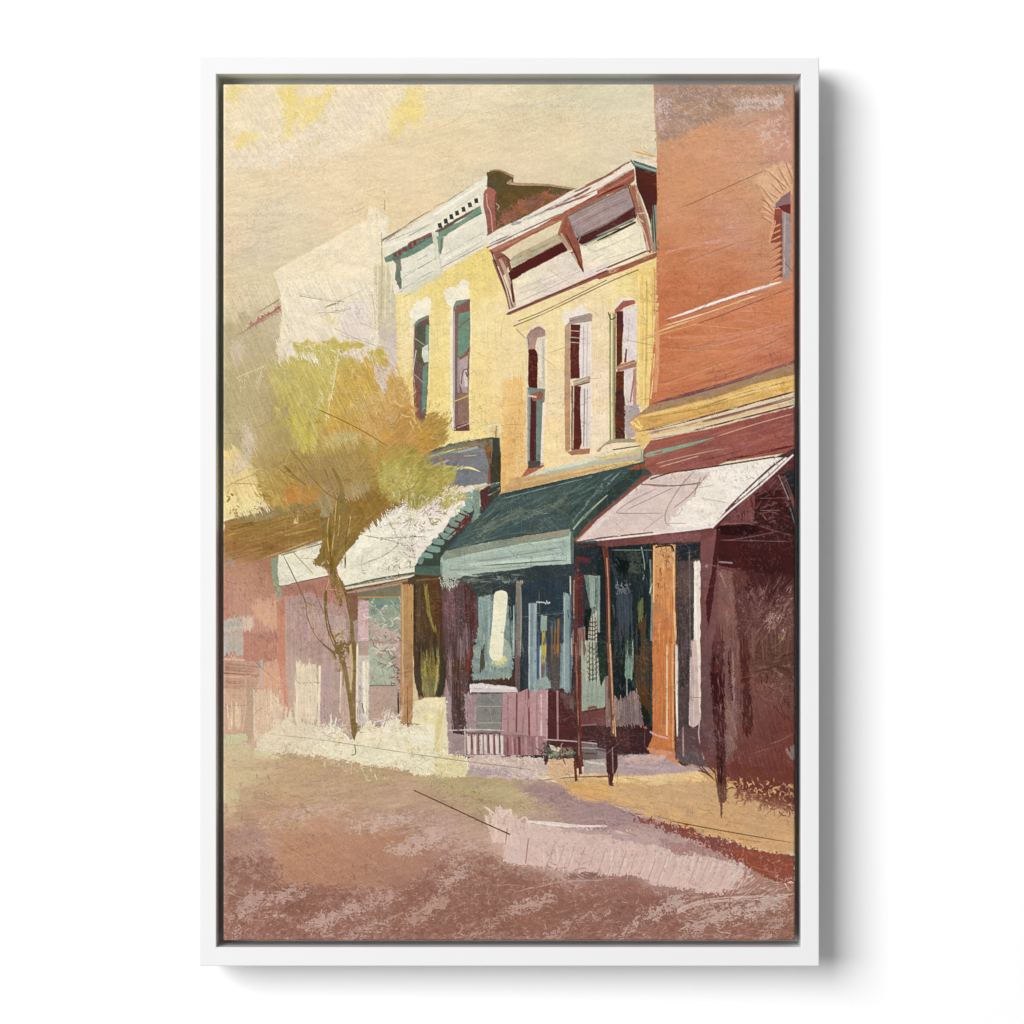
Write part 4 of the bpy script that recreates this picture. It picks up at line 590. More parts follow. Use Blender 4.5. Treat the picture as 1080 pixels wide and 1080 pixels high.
for q in (C2(270, 310, 340, 340), C2(300, 350, 350, 340), C2(250, 355, 300, 370), C2(220, 390, 290, 400), C2(170, 430, 190, 460), C2(210, 450, 350, 330), C2(200, 490, 340, 350), C2(300, 300, 350, 330), C2(260, 400, 330, 320), C2(270, 380, 345, 345)): K(q, 1.8, '#5E2430', dry=.15, taper=(.2, .2))
K(C2(180, 520, 260, 440, 350, 370), 3, '#2E3E38', dry=.2)
# ------------------------------------------------------------ green awning
P(C2(205, 520, 260, 470, 330, 380, 400, 320, 500, 210, 1080, 82, 1290, 30, 1240, 130, 1150, 230, 1080, 290, 900, 470, 905, 590, 885, 592, 880, 405, 700, 430), '#38595A', rough=.6, var=.12, grad=('#30504C', 500, 560, 640, 500))
P(C2(330, 420, 500, 300, 700, 250, 880, 200, 860, 260, 700, 330, 520, 400, 360, 470), '#5F7468', rough=4, dry=.2, fade=7, var=.15, tex=('b', -20, 16, 2.5)); P(C2(420, 440, 600, 370, 850, 300, 870, 380, 600, 420, 420, 450), '#34505A', rough=3, dry=.2, fade=5, tex=('b', -18, 16, 2)); P(C2(520, 230, 760, 180, 1000, 120, 760, 260, 560, 320, 480, 300), '#3E5C5C', rough=2, dry=.2, fade=4)
for q, c, w in ((C2(500, 240, 800, 165, 1070, 100), '#7C9A8C', 1), (C2(520, 222, 900, 130), '#23413C', 2.4), (C2(205, 520, 500, 455, 880, 403), '#2A4642', 2.4), (C2(880, 380, 980, 250, 1080, 130), '#6C8A7C', 1.4), (C2(740, 310, 900, 190, 1000, 120), '#5E7C74', 1.2), (C2(300, 470, 420, 370, 560, 250), '#24443E', 1.6), (C2(900, 400, 1030, 270, 1150, 150), '#7A9A84', 1.4), (C2(500, 215, 1080, 86), '#1F3A36', 1.4),
                (C2(940, 250, 1010, 180, 1080, 120), '#274640', 2), (C2(870, 330, 1000, 190), '#24403C', 2), (C2(280, 500, 500, 440, 760, 400), '#4E6E66', 1.6), (C2(360, 400, 480, 280, 520, 240), '#547268', 1.4), (C3(0, 215, 130, 85), '#8AA494', 1), (C3(0, 160, 100, 90), '#7C9A8C', .9), (C3(20, 250, 180, 95), '#6E8E80', .9)): K(q, w, c, dry=.35, a=.85, taper=(.1, .2))
HT(C2(300, 460, 520, 240, 1050, 120, 880, 390), 110, ['#4E6C64', '#2A4844', '#5E7A70', '#30484E'], -22, (10, 34), (.7, 2.2), 6, .5, .5, seed=63)
P(C2(895, 420, 1000, 300, 1080, 215, 1240, 60, 1290, 40, 1260, 110, 1100, 260, 1000, 370, 910, 470), '#2B4A40', rough=.6, var=.15); P(C3(0, 250, 100, 160, 190, 75, 250, 70, 240, 105, 100, 240, 0, 330), '#263C38', rough=.6, var=.12)
K(C2(900, 400, 960, 330, 1080, 220), 1.6, '#9AB09A', dry=.3); K(C2(880, 410, 895, 480, 890, 590), 3.4, '#4E7264', dry=.1); K(C2(905, 460, 905, 560), 1.6, '#1E2E2C', dry=.1)
# valance
P(C2(178, 560, 205, 522, 400, 480, 700, 432, 882, 402, 885, 592, 700, 610, 400, 640, 300, 655, 250, 700, 205, 690, 178, 640), '#9DBBAB', rough=.8, var=.08, grad=('#A3C4B4', 480, 600, 600, 570))
P(C2(185, 550, 210, 520, 500, 462, 882, 402, 875, 440, 700, 470, 500, 505, 300, 545, 195, 570), '#83907F', rough=1.2, dry=.08, var=.1); P(C2(560, 450, 880, 402, 870, 435, 600, 470), '#96917F', rough=1, dry=.15)
for q, c, w in ((C2(200, 590, 500, 560, 840, 500), '#7F9C8E', 2.4), (C2(270, 560, 600, 490, 860, 460), '#ACC8B8', 3), (C2(270, 600, 600, 575, 850, 545), '#B9D2C2', 4), (C2(400, 600, 700, 580, 885, 568), '#4C6A62', 1.3), (C2(200, 625, 450, 615, 800, 590), '#7C9A90', 1.4), (C2(250, 545, 500, 500, 830, 445), '#5E7468', .9), (C2(840, 455, 845, 560), '#5A7C70', 1.2), (C2(855, 450, 860, 590), '#7E9C8E', 1.4), (C2(260, 640, 420, 655, 560, 640), '#B6C8BC', 3),
                (C2(540, 505, 600, 560), '#8AA89A', 1.6), (C2(185, 580, 185, 650, 215, 690), '#6E9488', 2), (C2(640, 560, 880, 520), '#94B4A4', 2)): K(q, w, c, dry=.3, a=.85, taper=(.1, .15))
smear(G(505, 540, 670, 498, 600, 552, 475, 578), -24, 5, 22, 1, 5, .07); smear(G(475, 585, 598, 562, 598, 588, 475, 603), -9, 4, 26, .8, 3, .06); smear(G(362, 600, 430, 540, 490, 525, 440, 590, 366, 612), -35, 3, 12, .9, 4, .04)
# ------------------------------------------------------------ shopfront beneath the centre awning
P(C1(690, 745, 1000, 690, 1010, 1090, 700, 1090), '#A98E82', rough=.6, var=.1); P(C1(760, 745, 1000, 700, 995, 770, 820, 790, 760, 780), '#75705A', rough=.8, var=.12)
P(C1(695, 750, 760, 745, 755, 890, 720, 910, 700, 830), '#7C5A4A', rough=1.2, var=.15); P(C1(815, 790, 990, 780, 990, 1090, 815, 1090), '#93A08E', rough=.6, var=.1); P(C1(815, 780, 990, 770, 985, 860, 960, 830, 900, 810, 850, 870), '#6E9380', rough=1, var=.1); P(C1(760, 800, 815, 790, 815, 1090, 758, 1090), '#CFAEAC', rough=.8, var=.1)
K(C1(760, 772, 990, 770), 1.8, '#B08A54', dry=.1); SQ(C1(820, 800, 990, 800, 990, 1060, 820, 1060), 70, ['#E6E2D4', '#5E6A54', '#C9CDBC', '#8A7A64', '#EDE6DA'], 3.5, 5, (.7, 1.4), .75, 64)
P(C1(820, 900, 900, 920, 980, 960, 985, 1080, 830, 1080), '#BFA79C', rough=3, dry=.4, tex=('r', 20, 7, 3)); SQ(C1(860, 1010, 990, 1000, 990, 1080, 880, 1080), 16, ['#5A4636', '#6E5442'], 3, 5, (.9, 1.6), .8, 65); SQ(C1(760, 800, 815, 800, 815, 1080, 760, 1080), 22, ['#E8DADA', '#A98480', '#E4C8C8'], 2, 5, (.6, 1), .6, 66)
P(D1(755, -20, 990, -20, 990, 440, 755, 440), '#B39A8C', rough=.6, var=.08); P(D1(815, 0, 940, 0, 960, 120, 950, 225, 815, 228), '#AAB29C', rough=1, var=.1); P(D1(820, 0, 980, -10, 940, 60, 850, 50), '#CABFB0', rough=2, dry=.3)
K(D1(815, 222, 960, 222), 1.3, '#7E7460'); SQ(D1(840, 0, 985, 0, 985, 130, 860, 130), 34, ['#6E5A42', '#EDE2D0', '#A2795C', '#8E7A60'], 3, 5, (.8, 1.6), .75, 67); SQ(D1(935, 60, 990, 60, 990, 260, 935, 260), 22, ['#4E3A2E', '#6E5A44', '#D4C4AC'], 2.4, 5, (.9, 1.6), .8, 68)
P(D1(755, 60, 820, 60, 820, 430, 757, 430), '#D3C6B8', rough=.8, dry=.1, var=.1); K(D1(790, 90, 795, 390), 3, '#F0E6CE', dry=.15); K(D1(770, 90, 768, 410), 3, '#B6ACB4', dry=.2); K(D1(810, 100, 806, 400), 1.8, '#E7DDBC', dry=.1); K(D1(780, 320, 790, 370), 1.2, '#7E6A4A'); P(D1(820, 230, 960, 230, 960, 400, 820, 420), '#B69C8C', rough=2, var=.08)
K(D1(975, 260, 978, 370), 2, '#4A3A2E', dry=.2)
# pale brown post
P(C1(990, 705, 1058, 698, 1060, 1090, 992, 1090), '#B2885A', rough=.5, var=.08); P(D1(990, -20, 1052, -20, 1050, 300, 1055, 420, 1015, 436, 980, 420, 985, 300), '#AE8560', rough=.6, var=.1)
K(C1(1000, 710, 1002, 1080), 2, '#C7A070', dry=.15); K(C1(1045, 705, 1048, 1080), 2.4, '#8A6640', dry=.1); K(D1(1000, 0, 1002, 300, 990, 420), 2.2, '#C9A47C', dry=.2); K(D1(1040, 0, 1040, 300, 1045, 420), 2.6, '#9A7048', dry=.15); K(D1(1030, 230, 1028, 425), 1.6, '#6E4426', dry=.2); K(D1(990, 420, 1015, 435, 1050, 420), 1.4, '#7A4E34')
K(C1(1062, 700, 1064, 1085), 1.2, '#D8C49C'); P(D1(1055, -20, 1075, -20, 1085, 300, 1100, 440, 1055, 420), '#D2BE98', rough=.8)

P(G(236, 604, 300, 600, 298, 700, 290, 780, 236, 790), '#B99078', rough=5, fade=12, dry=.25, tex=('s', 1.6), a=.35)
HT(G(238, 620, 300, 610, 300, 780, 238, 780), 120, ['#C49A80', '#9E6A5A', '#D0AC90', '#A87868'], 80, (3, 12), (.5, 1.6), 25, .35, .45, seed=301)
HT(C1(670, 560, 900, 350, 1060, 320, 1050, 640, 700, 700), 160, ['#D3CBAE', '#F7F1E0', '#BDB494', '#E0D8BC'], -30, (3, 12), (.5, 1.4), 25, .5, .45, seed=302)
HT(C2(0, 330, 340, 190, 220, 380, 30, 560, 0, 560), 90, ['#DDD0BC', '#F7F0E4', '#CFC0AC'], -35, (3, 10), (.5, 1.3), 25, .5, .45, seed=303)
HT(C1(362, 780, 710, 800, 720, 1085, 362, 1085), 150, ['#C3A99C', '#A2857C', '#CDB4A6', '#967870'], 85, (5, 20), (.6, 2), 12, .4, .5, seed=304)
# ------------------------------------------------------------ dark door left of the mauve pier
P(C2(0, 670, 40, 650, 185, 655, 215, 700, 215, 1090, 0, 1090), '#4E3C2A', rough=.7, var=.18, grad=('#55351F', 437, 620, 470, 620)); K(C2(15, 700, 14, 1090), 6, '#B98F5C', dry=.1); K(C2(37, 700, 38, 1090), 1.4, '#2E261C'); P(C2(185, 680, 215, 720, 215, 1090, 180, 1090), '#4A2A26', rough=1, dry=.1)
K(C2(95, 700, 115, 850, 150, 960, 175, 1060), 4.6, '#85783A', 1.2, dry=.1, taper=(.05, .3)); K(C2(160, 1045, 160, 1085), 4, '#82763C', dry=.1); K(C2(45, 680, 180, 665), 2.4, '#6A5A44', dry=.3); K(C2(60, 720, 62, 1080), 3, '#5E4A34', dry=.5)
P(D2(30, -20, 215, -20, 210, 180, 190, 290, 120, 290, 60, 280, 35, 200), '#453628', rough=.8, var=.15); P(D2(0, -20, 28, -20, 26, 300, 20, 420, 0, 430), '#B08456', rough=.6)
P(D2(70, 60, 100, 30, 165, 20, 168, 200, 150, 270, 110, 290, 80, 250), '#857A48', rough=1.2, var=.25, sm=True); P(D2(85, 60, 110, 50, 100, 180, 80, 200), '#968A4A', rough=2, dry=.3); P(D2(95, 80, 150, 60, 155, 220, 110, 240), '#6E6034', rough=2, dry=.55, tex=('s', 1.2)); K(D2(158, 30, 160, 150, 150, 250), 2, '#A89C58', dry=.15)
P(D2(185, 0, 205, 0, 205, 180, 185, 280, 170, 270), '#3A322A', rough=.6)
# mauve-brown pier
P(C2(180, 680, 250, 660, 380, 700, 385, 1090, 195, 1090), '#5E464A', rough=1.2, var=.2, grad=('#523C40', 470, 640, 500, 640)); K(C2(230, 720, 240, 1090), 9, '#6E4F5A', dry=.35); K(C2(330, 700, 345, 1090), 10, '#4A2C2C', dry=.35)
P(C2(180, 620, 260, 640, 270, 700, 220, 740, 185, 720), '#A9B5A8', rough=2.5, dry=.45, tex=('s', 1.3)); SQ(C2(200, 760, 310, 760, 310, 1080, 200, 1080), 60, ['#A98A92', '#7E6066', '#C2A6A6', '#8E6C74'], 1.2, 4, (.5, .9), .55, 70); SQ(C2(320, 740, 385, 800, 385, 1080, 330, 1080), 40, ['#A98A92', '#8E6E72'], 1.2, 4, (.5, .9), .5, 71)
P(D2(215, -20, 330, -20, 330, 120, 320, 470, 240, 470, 215, 300), '#564240', rough=1.2, var=.25); SQ(D2(215, 0, 340, 0, 330, 460, 230, 460), 130, ['#9A8488', '#7C666A', '#B09A9C', '#3A2826', '#47302E'], 1.3, 4, (.5, 1.), .6, 72)
K(D2(270, 0, 275, 440), 9, '#42302E', dry=.5); K(D2(228, 0, 228, 300, 240, 470), 4, '#8A7480', dry=.5); P(D2(205, 180, 235, 300, 240, 480, 315, 490, 315, 600, 215, 600, 205, 400), '#A08A98', rough=1.2, dry=.05, var=.1)
# shop interior below the green awning: big glass
P(C2(380, 720, 400, 660, 700, 600, 905, 590, 905, 1090, 385, 1090), '#223842', rough=.6, var=.14, grad=('#26404E', 520, 620, 600, 620)); P(C2(260, 680, 420, 650, 880, 590, 900, 660, 600, 680, 400, 700), '#2B3A40', rough=1, dry=.05, var=.15); HT(C2(270, 670, 600, 650, 590, 690, 300, 700), 50, ['#90ACA2', '#5E7C7A', '#B4C4B8'], -2, (5, 18), (.6, 1.5), 7, .6, .5, seed=73)
P(C2(380, 760, 590, 750, 590, 1090, 385, 1090), '#4E7074', rough=.7, var=.18); P(C2(385, 755, 450, 750, 445, 1090, 385, 1090), '#79A09C', rough=.8, dry=.12, var=.12); K(C2(450, 790, 445, 1060), 3, '#8AAEB0', dry=.2); P(C2(540, 700, 585, 700, 585, 900, 545, 900), '#22343C', rough=1); K(C2(555, 900, 560, 1080), 5, '#66848A', dry=.3); K(C2(575, 820, 575, 1080), 1.4, '#A4BCC0', dry=.3)
P(C2(330, 700, 470, 690, 460, 760, 380, 770), '#30403F', rough=1.4, dry=.1)
P(C2(470, 760, 490, 738, 520, 738, 540, 760, 535, 860, 522, 960, 512, 1090, 445, 1090, 450, 1000, 462, 860), '#EFEAD0', rough=.5, var=.04, sm=True); P(C2(360, 1040, 430, 1030, 440, 1090, 360, 1090), '#8EAAA0', rough=2, dry=.3); P(C2(515, 1020, 550, 1040, 556, 1090, 500, 1090), '#A5BAAA', rough=1, dry=.1)
P(D2(385, -110, 560, -110, 580, -20, 578, 120, 560, 190, 345, 200, 340, 100, 350, 20), '#7C9890', rough=1.5, fade=3, dry=.05, var=.18); K(D2(335, 0, 330, 200), 5, '#7A2E26', 3, dry=.25); SQ(D2(350, 0, 570, 0, 570, 190, 350, 190), 60, ['#A9BEB2', '#4E6660', '#C2CEC0', '#5E5450'], 2, 5, (.6, 1.2), .6, 74); K(D2(410, 0, 405, 160), 6, '#4A4642', dry=.4); K(D2(430, 0, 425, 150), 3, '#90A8A4', dry=.3)
P(D2(430, -30, 460, -60, 520, -60, 552, -20, 560, 40, 552, 90, 520, 118, 480, 110, 450, 80, 436, 30), '#8FA89C', rough=1, var=.15, sm=True)
P(D2(445, -90, 512, -90, 516, -10, 535, 10, 552, 50, 540, 80, 502, 116, 470, 80, 445, 20), '#DAD9A4', rough=1, var=.1, fade=2); P(D2(440, -180, 520, -180, 516, -100, 508, 0, 500, 45, 462, 48, 440, 20), '#EDE8CC', rough=.6, var=.04); K(D2(545, 20, 555, 80, 505, 118), 1.5, '#A6BCA0', dry=.2); K(D2(465, 95, 500, 108), 2.4, '#E0C860', dry=.3)
P(D2(400, 190, 590, 185, 590, 215, 400, 215), '#42302E', rough=.8, var=.2)
# grey post, coloured stripes
P(C2(590, 690, 625, 685, 612, 860, 610, 1090, 585, 1090, 590, 860), '#6E6A66', rough=.6, var=.15); P(C2(590, 690, 626, 685, 622, 800, 588, 800), '#968E80', rough=1, dry=.15); P(D2(580, -20, 612, -20, 608, 280, 585, 280), '#5E4E54', rough=.8, var=.15)
P(C2(612, 700, 905, 640, 905, 1090, 612, 1090), '#21384A', rough=.7, var=.14)
for x, y0, y1, w, c in ((672, 800, 1085, 6.5, '#7FA0AA'), (690, 800, 1085, 3.6, '#97B4C0'), (662, 810, 1080, 1.4, '#B8CCD0'), (740, 865, 1085, 7, '#8FB6A8'), (738, 935, 1085, 4.6, '#B9A244'), (865, 750, 1085, 7.5, '#7FA4AE'), (880, 760, 1085, 1.6, '#4A646E'), (852, 760, 1085, 1.2, '#A9C4C8'), (816, 895, 1060, 2.4, '#A0642C'), (782, 925, 1060, 2, '#5E5248'), (800, 950, 1070, 1.6, '#7E5A38'), (720, 1000, 1085, 2, '#C9D2D0'), (770, 1000, 1085, 3, '#3A3A5E')):
    K(C2(x, y0, x-3, (y0+y1)/2, x-2, y1), w, c, dry=.1)
K(C2(700, 797, 770, 803), 1.2, '#C6D4D0', dry=.3); K(C2(680, 860, 905, 850), .8, '#8EA6AA', a=.6); Ln(C2(610, 880, 690, 870), '#8EA6AA', .8, .6)
P(D2(612, -20, 650, -20, 650, 280, 612, 285), '#223040', rough=.8, var=.15); P(D2(650, -120, 900, -160, 895, 245, 650, 238), '#6A8C96', rough=1, fade=2, dry=.12, tex=('b', 90, 20, 1.6), var=.15); P(D2(690, -60, 745, -60, 735, 180, 700, 180), '#34506A', rough=.8); P(D2(755, -60, 830, -60, 826, 240, 760, 230), '#4A4458', rough=.8, var=.15); K(D2(765, 0, 775, 60), 3, '#3A3A7A', dry=.2)
for x, y0, y1, w, c in ((672, -10, 230, 5, '#86AAB0'), (695, -10, 200, 3.4, '#34609A'), (720, -10, 60, 4, '#9EC0B0'), (742, -10, 70, 4, '#B8A63C'), (738, 60, 180, 2.6, '#7E5A54'), (788, -10, 30, 2.4, '#9A6A34'), (815, -10, 45, 2.4, '#96703A'), (858, -10, 235, 7, '#80ACB0'), (885, -10, 240, 1.6, '#4E6A72'), (718, 60, 170, 2, '#88A8C8'), (660, 10, 230, 1.4, '#4A6C78')): K(D2(x, y0, x-2, y1), w, c, dry=.15)
P(D2(705, 195, 745, 175, 770, 200, 770, 235, 705, 240), '#86A8A4', rough=1.5, dry=.1); Ln(D2(640, 182, 740, 178), '#3A4A54', .9, .7)
# white sill, grey panel, pink panels, stripes
P(D2(335, 215, 400, 210, 590, 232, 600, 260, 470, 262, 340, 262), '#D6CCD0', rough=1, var=.06); K(D2(340, 225, 590, 240), 2.6, '#E6DEDC', dry=.15); K(D2(345, 262, 595, 264), 1.6, '#5E4A46', dry=.2)
P(D2(305, 265, 380, 270, 375, 480, 318, 480), '#A48C92', rough=1.5, dry=.1, var=.2); SQ(D2(300, 270, 390, 270, 385, 470, 310, 470), 40, ['#CDB4B4', '#80686C', '#C4A8AC'], 1.2, 4, (.5, .9), .6, 75); P(D2(375, 268, 515, 266, 505, 480, 370, 478), '#81807E', rough=.8, var=.08); K(D2(385, 335, 510, 335), .8, '#A9A4A0'); K(D2(380, 425, 505, 425), .8, '#ADA8A4'); K(D2(380, 300, 500, 302), 4, '#7A7A7C', dry=.3)
P(D2(515, 262, 600, 262, 650, 240, 765, 245, 755, 530, 505, 500), '#AE8892', rough=.8, var=.07); P(D2(665, 240, 760, 248, 755, 520, 660, 500), '#B9919A', rough=1, fade=2, var=.07)
for q, c, w in ((D2(592, 270, 590, 470), '#7A4650', 1.8), (D2(655, 245, 660, 500), '#7E4248', 2), (D2(640, 250, 622, 480), '#9A6C78', 1.4), (D2(722, 270, 725, 500), '#DCC0BE', 2), (D2(545, 280, 545, 480), '#A07A86', 2), (D2(700, 260, 702, 500), '#A87E88', 2), (D2(757, 250, 755, 520), '#C9A8AC', 1.4), (D2(220, 465, 400, 462, 520, 466), '#CFBFB8', 1.4), (D2(300, 478, 500, 480), '#75666A', 1.2)): K(q, w, c, dry=.2)
P(D2(315, 484, 520, 484, 750, 500, 760, 600, 315, 600), '#96707C', rough=1, var=.12)
for i, x in enumerate((330, 362, 395, 420, 452, 483, 508)): K(D2(x, 488, x+3, 598), 4 if i != 3 else 3, '#D6CBC0', 3, dry=.12)
for x in (347, 385, 438, 468, 498): K(D2(x, 490, x+4, 598), 1.5, '#7A4448', dry=.15)
for x, c in ((540, '#84505A'), (570, '#B9929A'), (605, '#6E3C44'), (580, '#8A5862'), (640, '#B08890'), (675, '#8E5C68'), (700, '#BF9EA2'), (735, '#A07884')): K(D2(x, 500, x+2, 600), 2.6, c, dry=.3)
K(D2(315, 605, 520, 602, 620, 604), 1.4, '#C9B4B0', dry=.3); K(D2(310, 450, 312, 600), 1.4, '#BDAFA6', dry=.3)
# entrance of the middle shop
P(C2(905, 480, 1050, 480, 1090, 490, 1090, 1090, 905, 1090), '#26303A', rough=.7, var=.15); P(C2(905, 500, 1060, 490, 1055, 640, 905, 640), '#1F2C34', rough=1); K(C2(910, 560, 990, 575), 5, '#5E2A2C', dry=.4); K(C2(930, 500, 1080, 480), 2, '#4A2A2A', dry=.2)
P(C2(955, 650, 1042, 655, 1040, 1090, 980, 1090, 990, 830), '#5E7E76', rough=.8, var=.15); P(C2(985, 650, 1030, 660, 1020, 830, 990, 830), '#86A69A', rough=1, dry=.1); K(C2(1025, 660, 1022, 810), 2.6, '#3E5A6A', dry=.2); P(C2(960, 840, 1000, 830, 980, 1000, 955, 1000), '#141A1A', rough=1); K(C2(1000, 832, 1020, 825), 1.8, '#7A3C34')
P(C2(985, 900, 1020, 850, 1042, 850, 1042, 1090, 975, 1090), '#B5AC9E', rough=.6, var=.1)
for i in range(9): K(C2(975, 900+i*24, 1010, 910+i*22, 1040, 890+i*22), 1.1, '#22302C', a=.9)
for i in range(4): K(C2(990+i*14, 880, 986+i*14, 1085), 1, '#2E3A36', a=.8)
P(C2(895, 660, 925, 650, 940, 700, 915, 900, 910, 1090, 893, 1090), '#5E3430', rough=.6, var=.15); K(C2(905, 680, 900, 1085), 2.6, '#8C7A70', dry=.2); K(C2(940, 640, 935, 920), 4.6, '#5A2024', dry=.25); P(C2(925, 940, 965, 930, 960, 1090, 915, 1090), '#947468', rough=1, var=.1); K(C2(882, 660, 886, 1085), 1.4, '#A8B4A8', dry=.2)
K(C2(920, 720, 925, 900), 3, '#202A2C', dry=.2)
P(C2(1042, 480, 1090, 480, 1090, 1090, 1044, 1090), '#17262C', rough=.6)
P(D2(760, 250, 905, 250, 915, 585, 880, 580, 760, 530), '#4C262C', rough=.7, var=.12); K(D2(812, 255, 815, 515), 2, '#A07A84', dry=.05); P(D2(820, 270, 900, 265, 900, 350, 870, 350), '#5E4844', rough=2, dry=.3); K(D2(890, 290, 890, 350), 4, '#6E5A4C', dry=.4)
P(D2(940, -20, 1075, -20, 1072, 340, 1000, 352, 942, 362), '#8FA28E', rough=.6, var=.08); P(D2(955, -20, 1048, -20, 1040, 170, 960, 200), '#A9AA9A', rough=.8, var=.08)
for i in range(7): K(D2(975, 10+i*28, 1005, 22+i*28, 1042, 0+i*28), 1.4, '#2E5448', a=.9)
for x in (985, 1003, 1022): K(D2(x, -10, x+2, 195), 1.3, '#2E4A42', a=.85, dry=.1)
P(D2(1045, -20, 1090, -20, 1085, 180, 1058, 240, 1048, 180), '#142A26', rough=.6); P(D2(940, 365, 1090, 352, 1090, 440, 940, 445), '#6A3E3C', rough=.7, var=.12); K(D2(975, 350, 1010, 340, 1065, 350), 3, '#7A4C44', dry=.1)
P(D2(940, 440, 1090, 440, 1090, 560, 940, 560), '#46282C', rough=.6, var=.12); P(D2(940, 530, 1090, 540, 1090, 625, 950, 620), '#6C5C5E', rough=.7, var=.12); K(D2(945, 560, 1085, 565), 1.6, '#9A9498', dry=.2); K(D2(945, 590, 1085, 595), 2, '#504448', dry=.2); K(D2(940, 440, 1090, 425), 1.2, '#8A6A6A', dry=.1); K(D2(740, 515, 900, 525, 1090, 545), 1.2, '#B9A09C', dry=.1)
P(D2(1072, 170, 1090, 170, 1090, 430, 1075, 430), '#8A6E68', rough=.6)
# dark interior right of the thin post
P(C3(60, 490, 305, 480, 303, 1090, 60, 1090), '#18262A', rough=.5, var=.2); P(C3(0, 490, 60, 490, 60, 1090, 0, 1090), '#17242A', rough=.5, var=.1); P(C3(0, 655, 15, 655, 14, 960, 0, 960), '#7C9C90', rough=.5)
HT(C3(80, 500, 290, 500, 290, 1060, 80, 1060), 70, ['#2E4446', '#3E5A58', '#0E1618', '#22303A'], 88, (10, 34), (.9, 3), 10, .7, .4, seed=80)
P(C3(100, 740, 190, 740, 185, 1000, 140, 1060, 110, 1000), '#32455C', rough=1.6, dry=.08, var=.15); P(C3(90, 560, 180, 570, 180, 640, 110, 640), '#0E1414', rough=3); P(C3(150, 520, 240, 540, 240, 640, 170, 640), '#34423C', rough=3, dry=.35); P(C3(220, 800, 250, 780, 250, 900, 225, 950), '#5E6834', rough=1, dry=.2); P(C3(215, 900, 265, 880, 265, 1090, 210, 1090), '#4E3A22', rough=1.5, dry=.1)
P(C3(158, 1010, 208, 1005, 205, 1090, 155, 1090), '#6F9088', rough=.6); K(C3(240, 500, 258, 600, 250, 680), 1.2, '#7E9488', dry=.2); K(C3(80, 515, 300, 515), 1, '#5E7A74', dry=.2); P(C3(105, 700, 180, 710, 180, 750, 110, 750), '#5E7080', rough=2, dry=.5); K(C3(288, 570, 292, 760), 2, '#5E7C70', dry=.15); K(C3(298, 760, 294, 1085), 2.2, '#6E8A80', dry=.1); K(C3(285, 750, 298, 700), 1.2, '#A9BDB0'); SQ(C3(70, 510, 290, 510, 290, 800, 70, 800), 40, ['#5E7A76', '#2E4444', '#0C1214'], 2.5, 5, (.5, 1), .5, 81)
P(D3(80, -20, 303, -20, 300, 450, 250, 600, 100, 580, 45, 560, 45, 440, 80, 400), '#15211F', rough=.6, var=.2); P(D3(155, -20, 208, -20, 190, 190, 150, 185), '#6E9C88', rough=.6, var=.1); P(D3(195, 0, 285, -20, 285, 380, 230, 300, 205, 200), '#4A3626', rough=1, dry=.1, var=.2); K(D3(192, 190, 200, 235), 3, '#1E4A3C'); K(D3(160, 190, 162, 280), 1.2, '#8EA090', dry=.2); P(D3(90, -10, 155, -10, 140, 60, 95, 60), '#22344A', rough=1.4, dry=.2); K(D3(293, 0, 293, 440), 2, '#22434A', dry=.1); P(D3(0, -20, 55, -20, 45, 160, 20, 230, 12, 180), '#183028', rough=.6); P(D3(0, 150, 20, 230, 42, 180, 42, 340, 0, 345), '#8FA890', rough=.7)
HT(D3(90, 20, 160, 20, 160, 250, 90, 250), 26, ['#3E5854', '#0A1414', '#5E7068'], 80, (4, 10), (.5, 1), 30, .6, .2, seed=82)
P(D3(60, 290, 150, 300, 180, 255, 215, 250, 240, 350, 250, 440, 50, 445), '#7E6A66', rough=1.4, dry=.05, var=.15, tex=('s', 1.2)); P(D3(90, 300, 150, 300, 120, 400, 70, 420), '#94807A', rough=2, dry=.4); SQ(D3(60, 250, 250, 250, 250, 440, 60, 440), 40, ['#2E2222', '#A8928C', '#4A3A3A'], 1.6, 4, (.5, .9), .7, 83)
P(D3(40, 450, 250, 440, 290, 500, 280, 590, 100, 580, 0, 560, 0, 445), '#44282E', rough=.8, var=.15); P(D3(180, 450, 290, 430, 285, 590, 180, 580), '#38202A', rough=1.4, dry=.1); P(D3(0, 380, 45, 360, 45, 440, 0, 440), '#6A4240', rough=.6); K(D3(225, 430, 265, 450), 1.8, '#9A6A70'); P(D3(0, 560, 100, 575, 120, 610, 0, 640), '#7E7276', rough=.8, var=.1); K(D3(0, 570, 50, 580), 1.6, '#5A4A4E')
# orange pillar
P(C3(303, 490, 425, 485, 428, 1090, 300, 1090), '#CE8C58', rough=.5, var=.1, grad=('#C47446', 700, 620, 700, 680)); P(C3(305, 488, 425, 485, 420, 600, 330, 640, 305, 600), '#D6A06A', rough=1.5, fade=3); K(C3(415, 490, 418, 800, 432, 1080), 2.4, '#EBBF84', dry=.1); K(C3(425, 520, 424, 850), 1., '#7A4A30'); K(C3(308, 500, 306, 800), 1.6, '#E4B27C', dry=.2)
SQ(C3(320, 490, 400, 490, 370, 700, 310, 860), 24, ['#6A4022', '#8A5A30', '#5A3418'], 2.4, 6, (.7, 1.3), .75, 84, 70, 90); K(C3(320, 500, 340, 495, 400, 492, 415, 520), 2, '#3E2E22', dry=.1); K(C3(405, 490, 412, 525), 2.4, '#2E241E'); HT(C3(360, 520, 425, 520, 425, 1080, 360, 1080), 30, ['#E0A878', '#B8683C', '#DB9C68'], 89, (14, 40), (.8, 2), 3, .6, .4, seed=85)
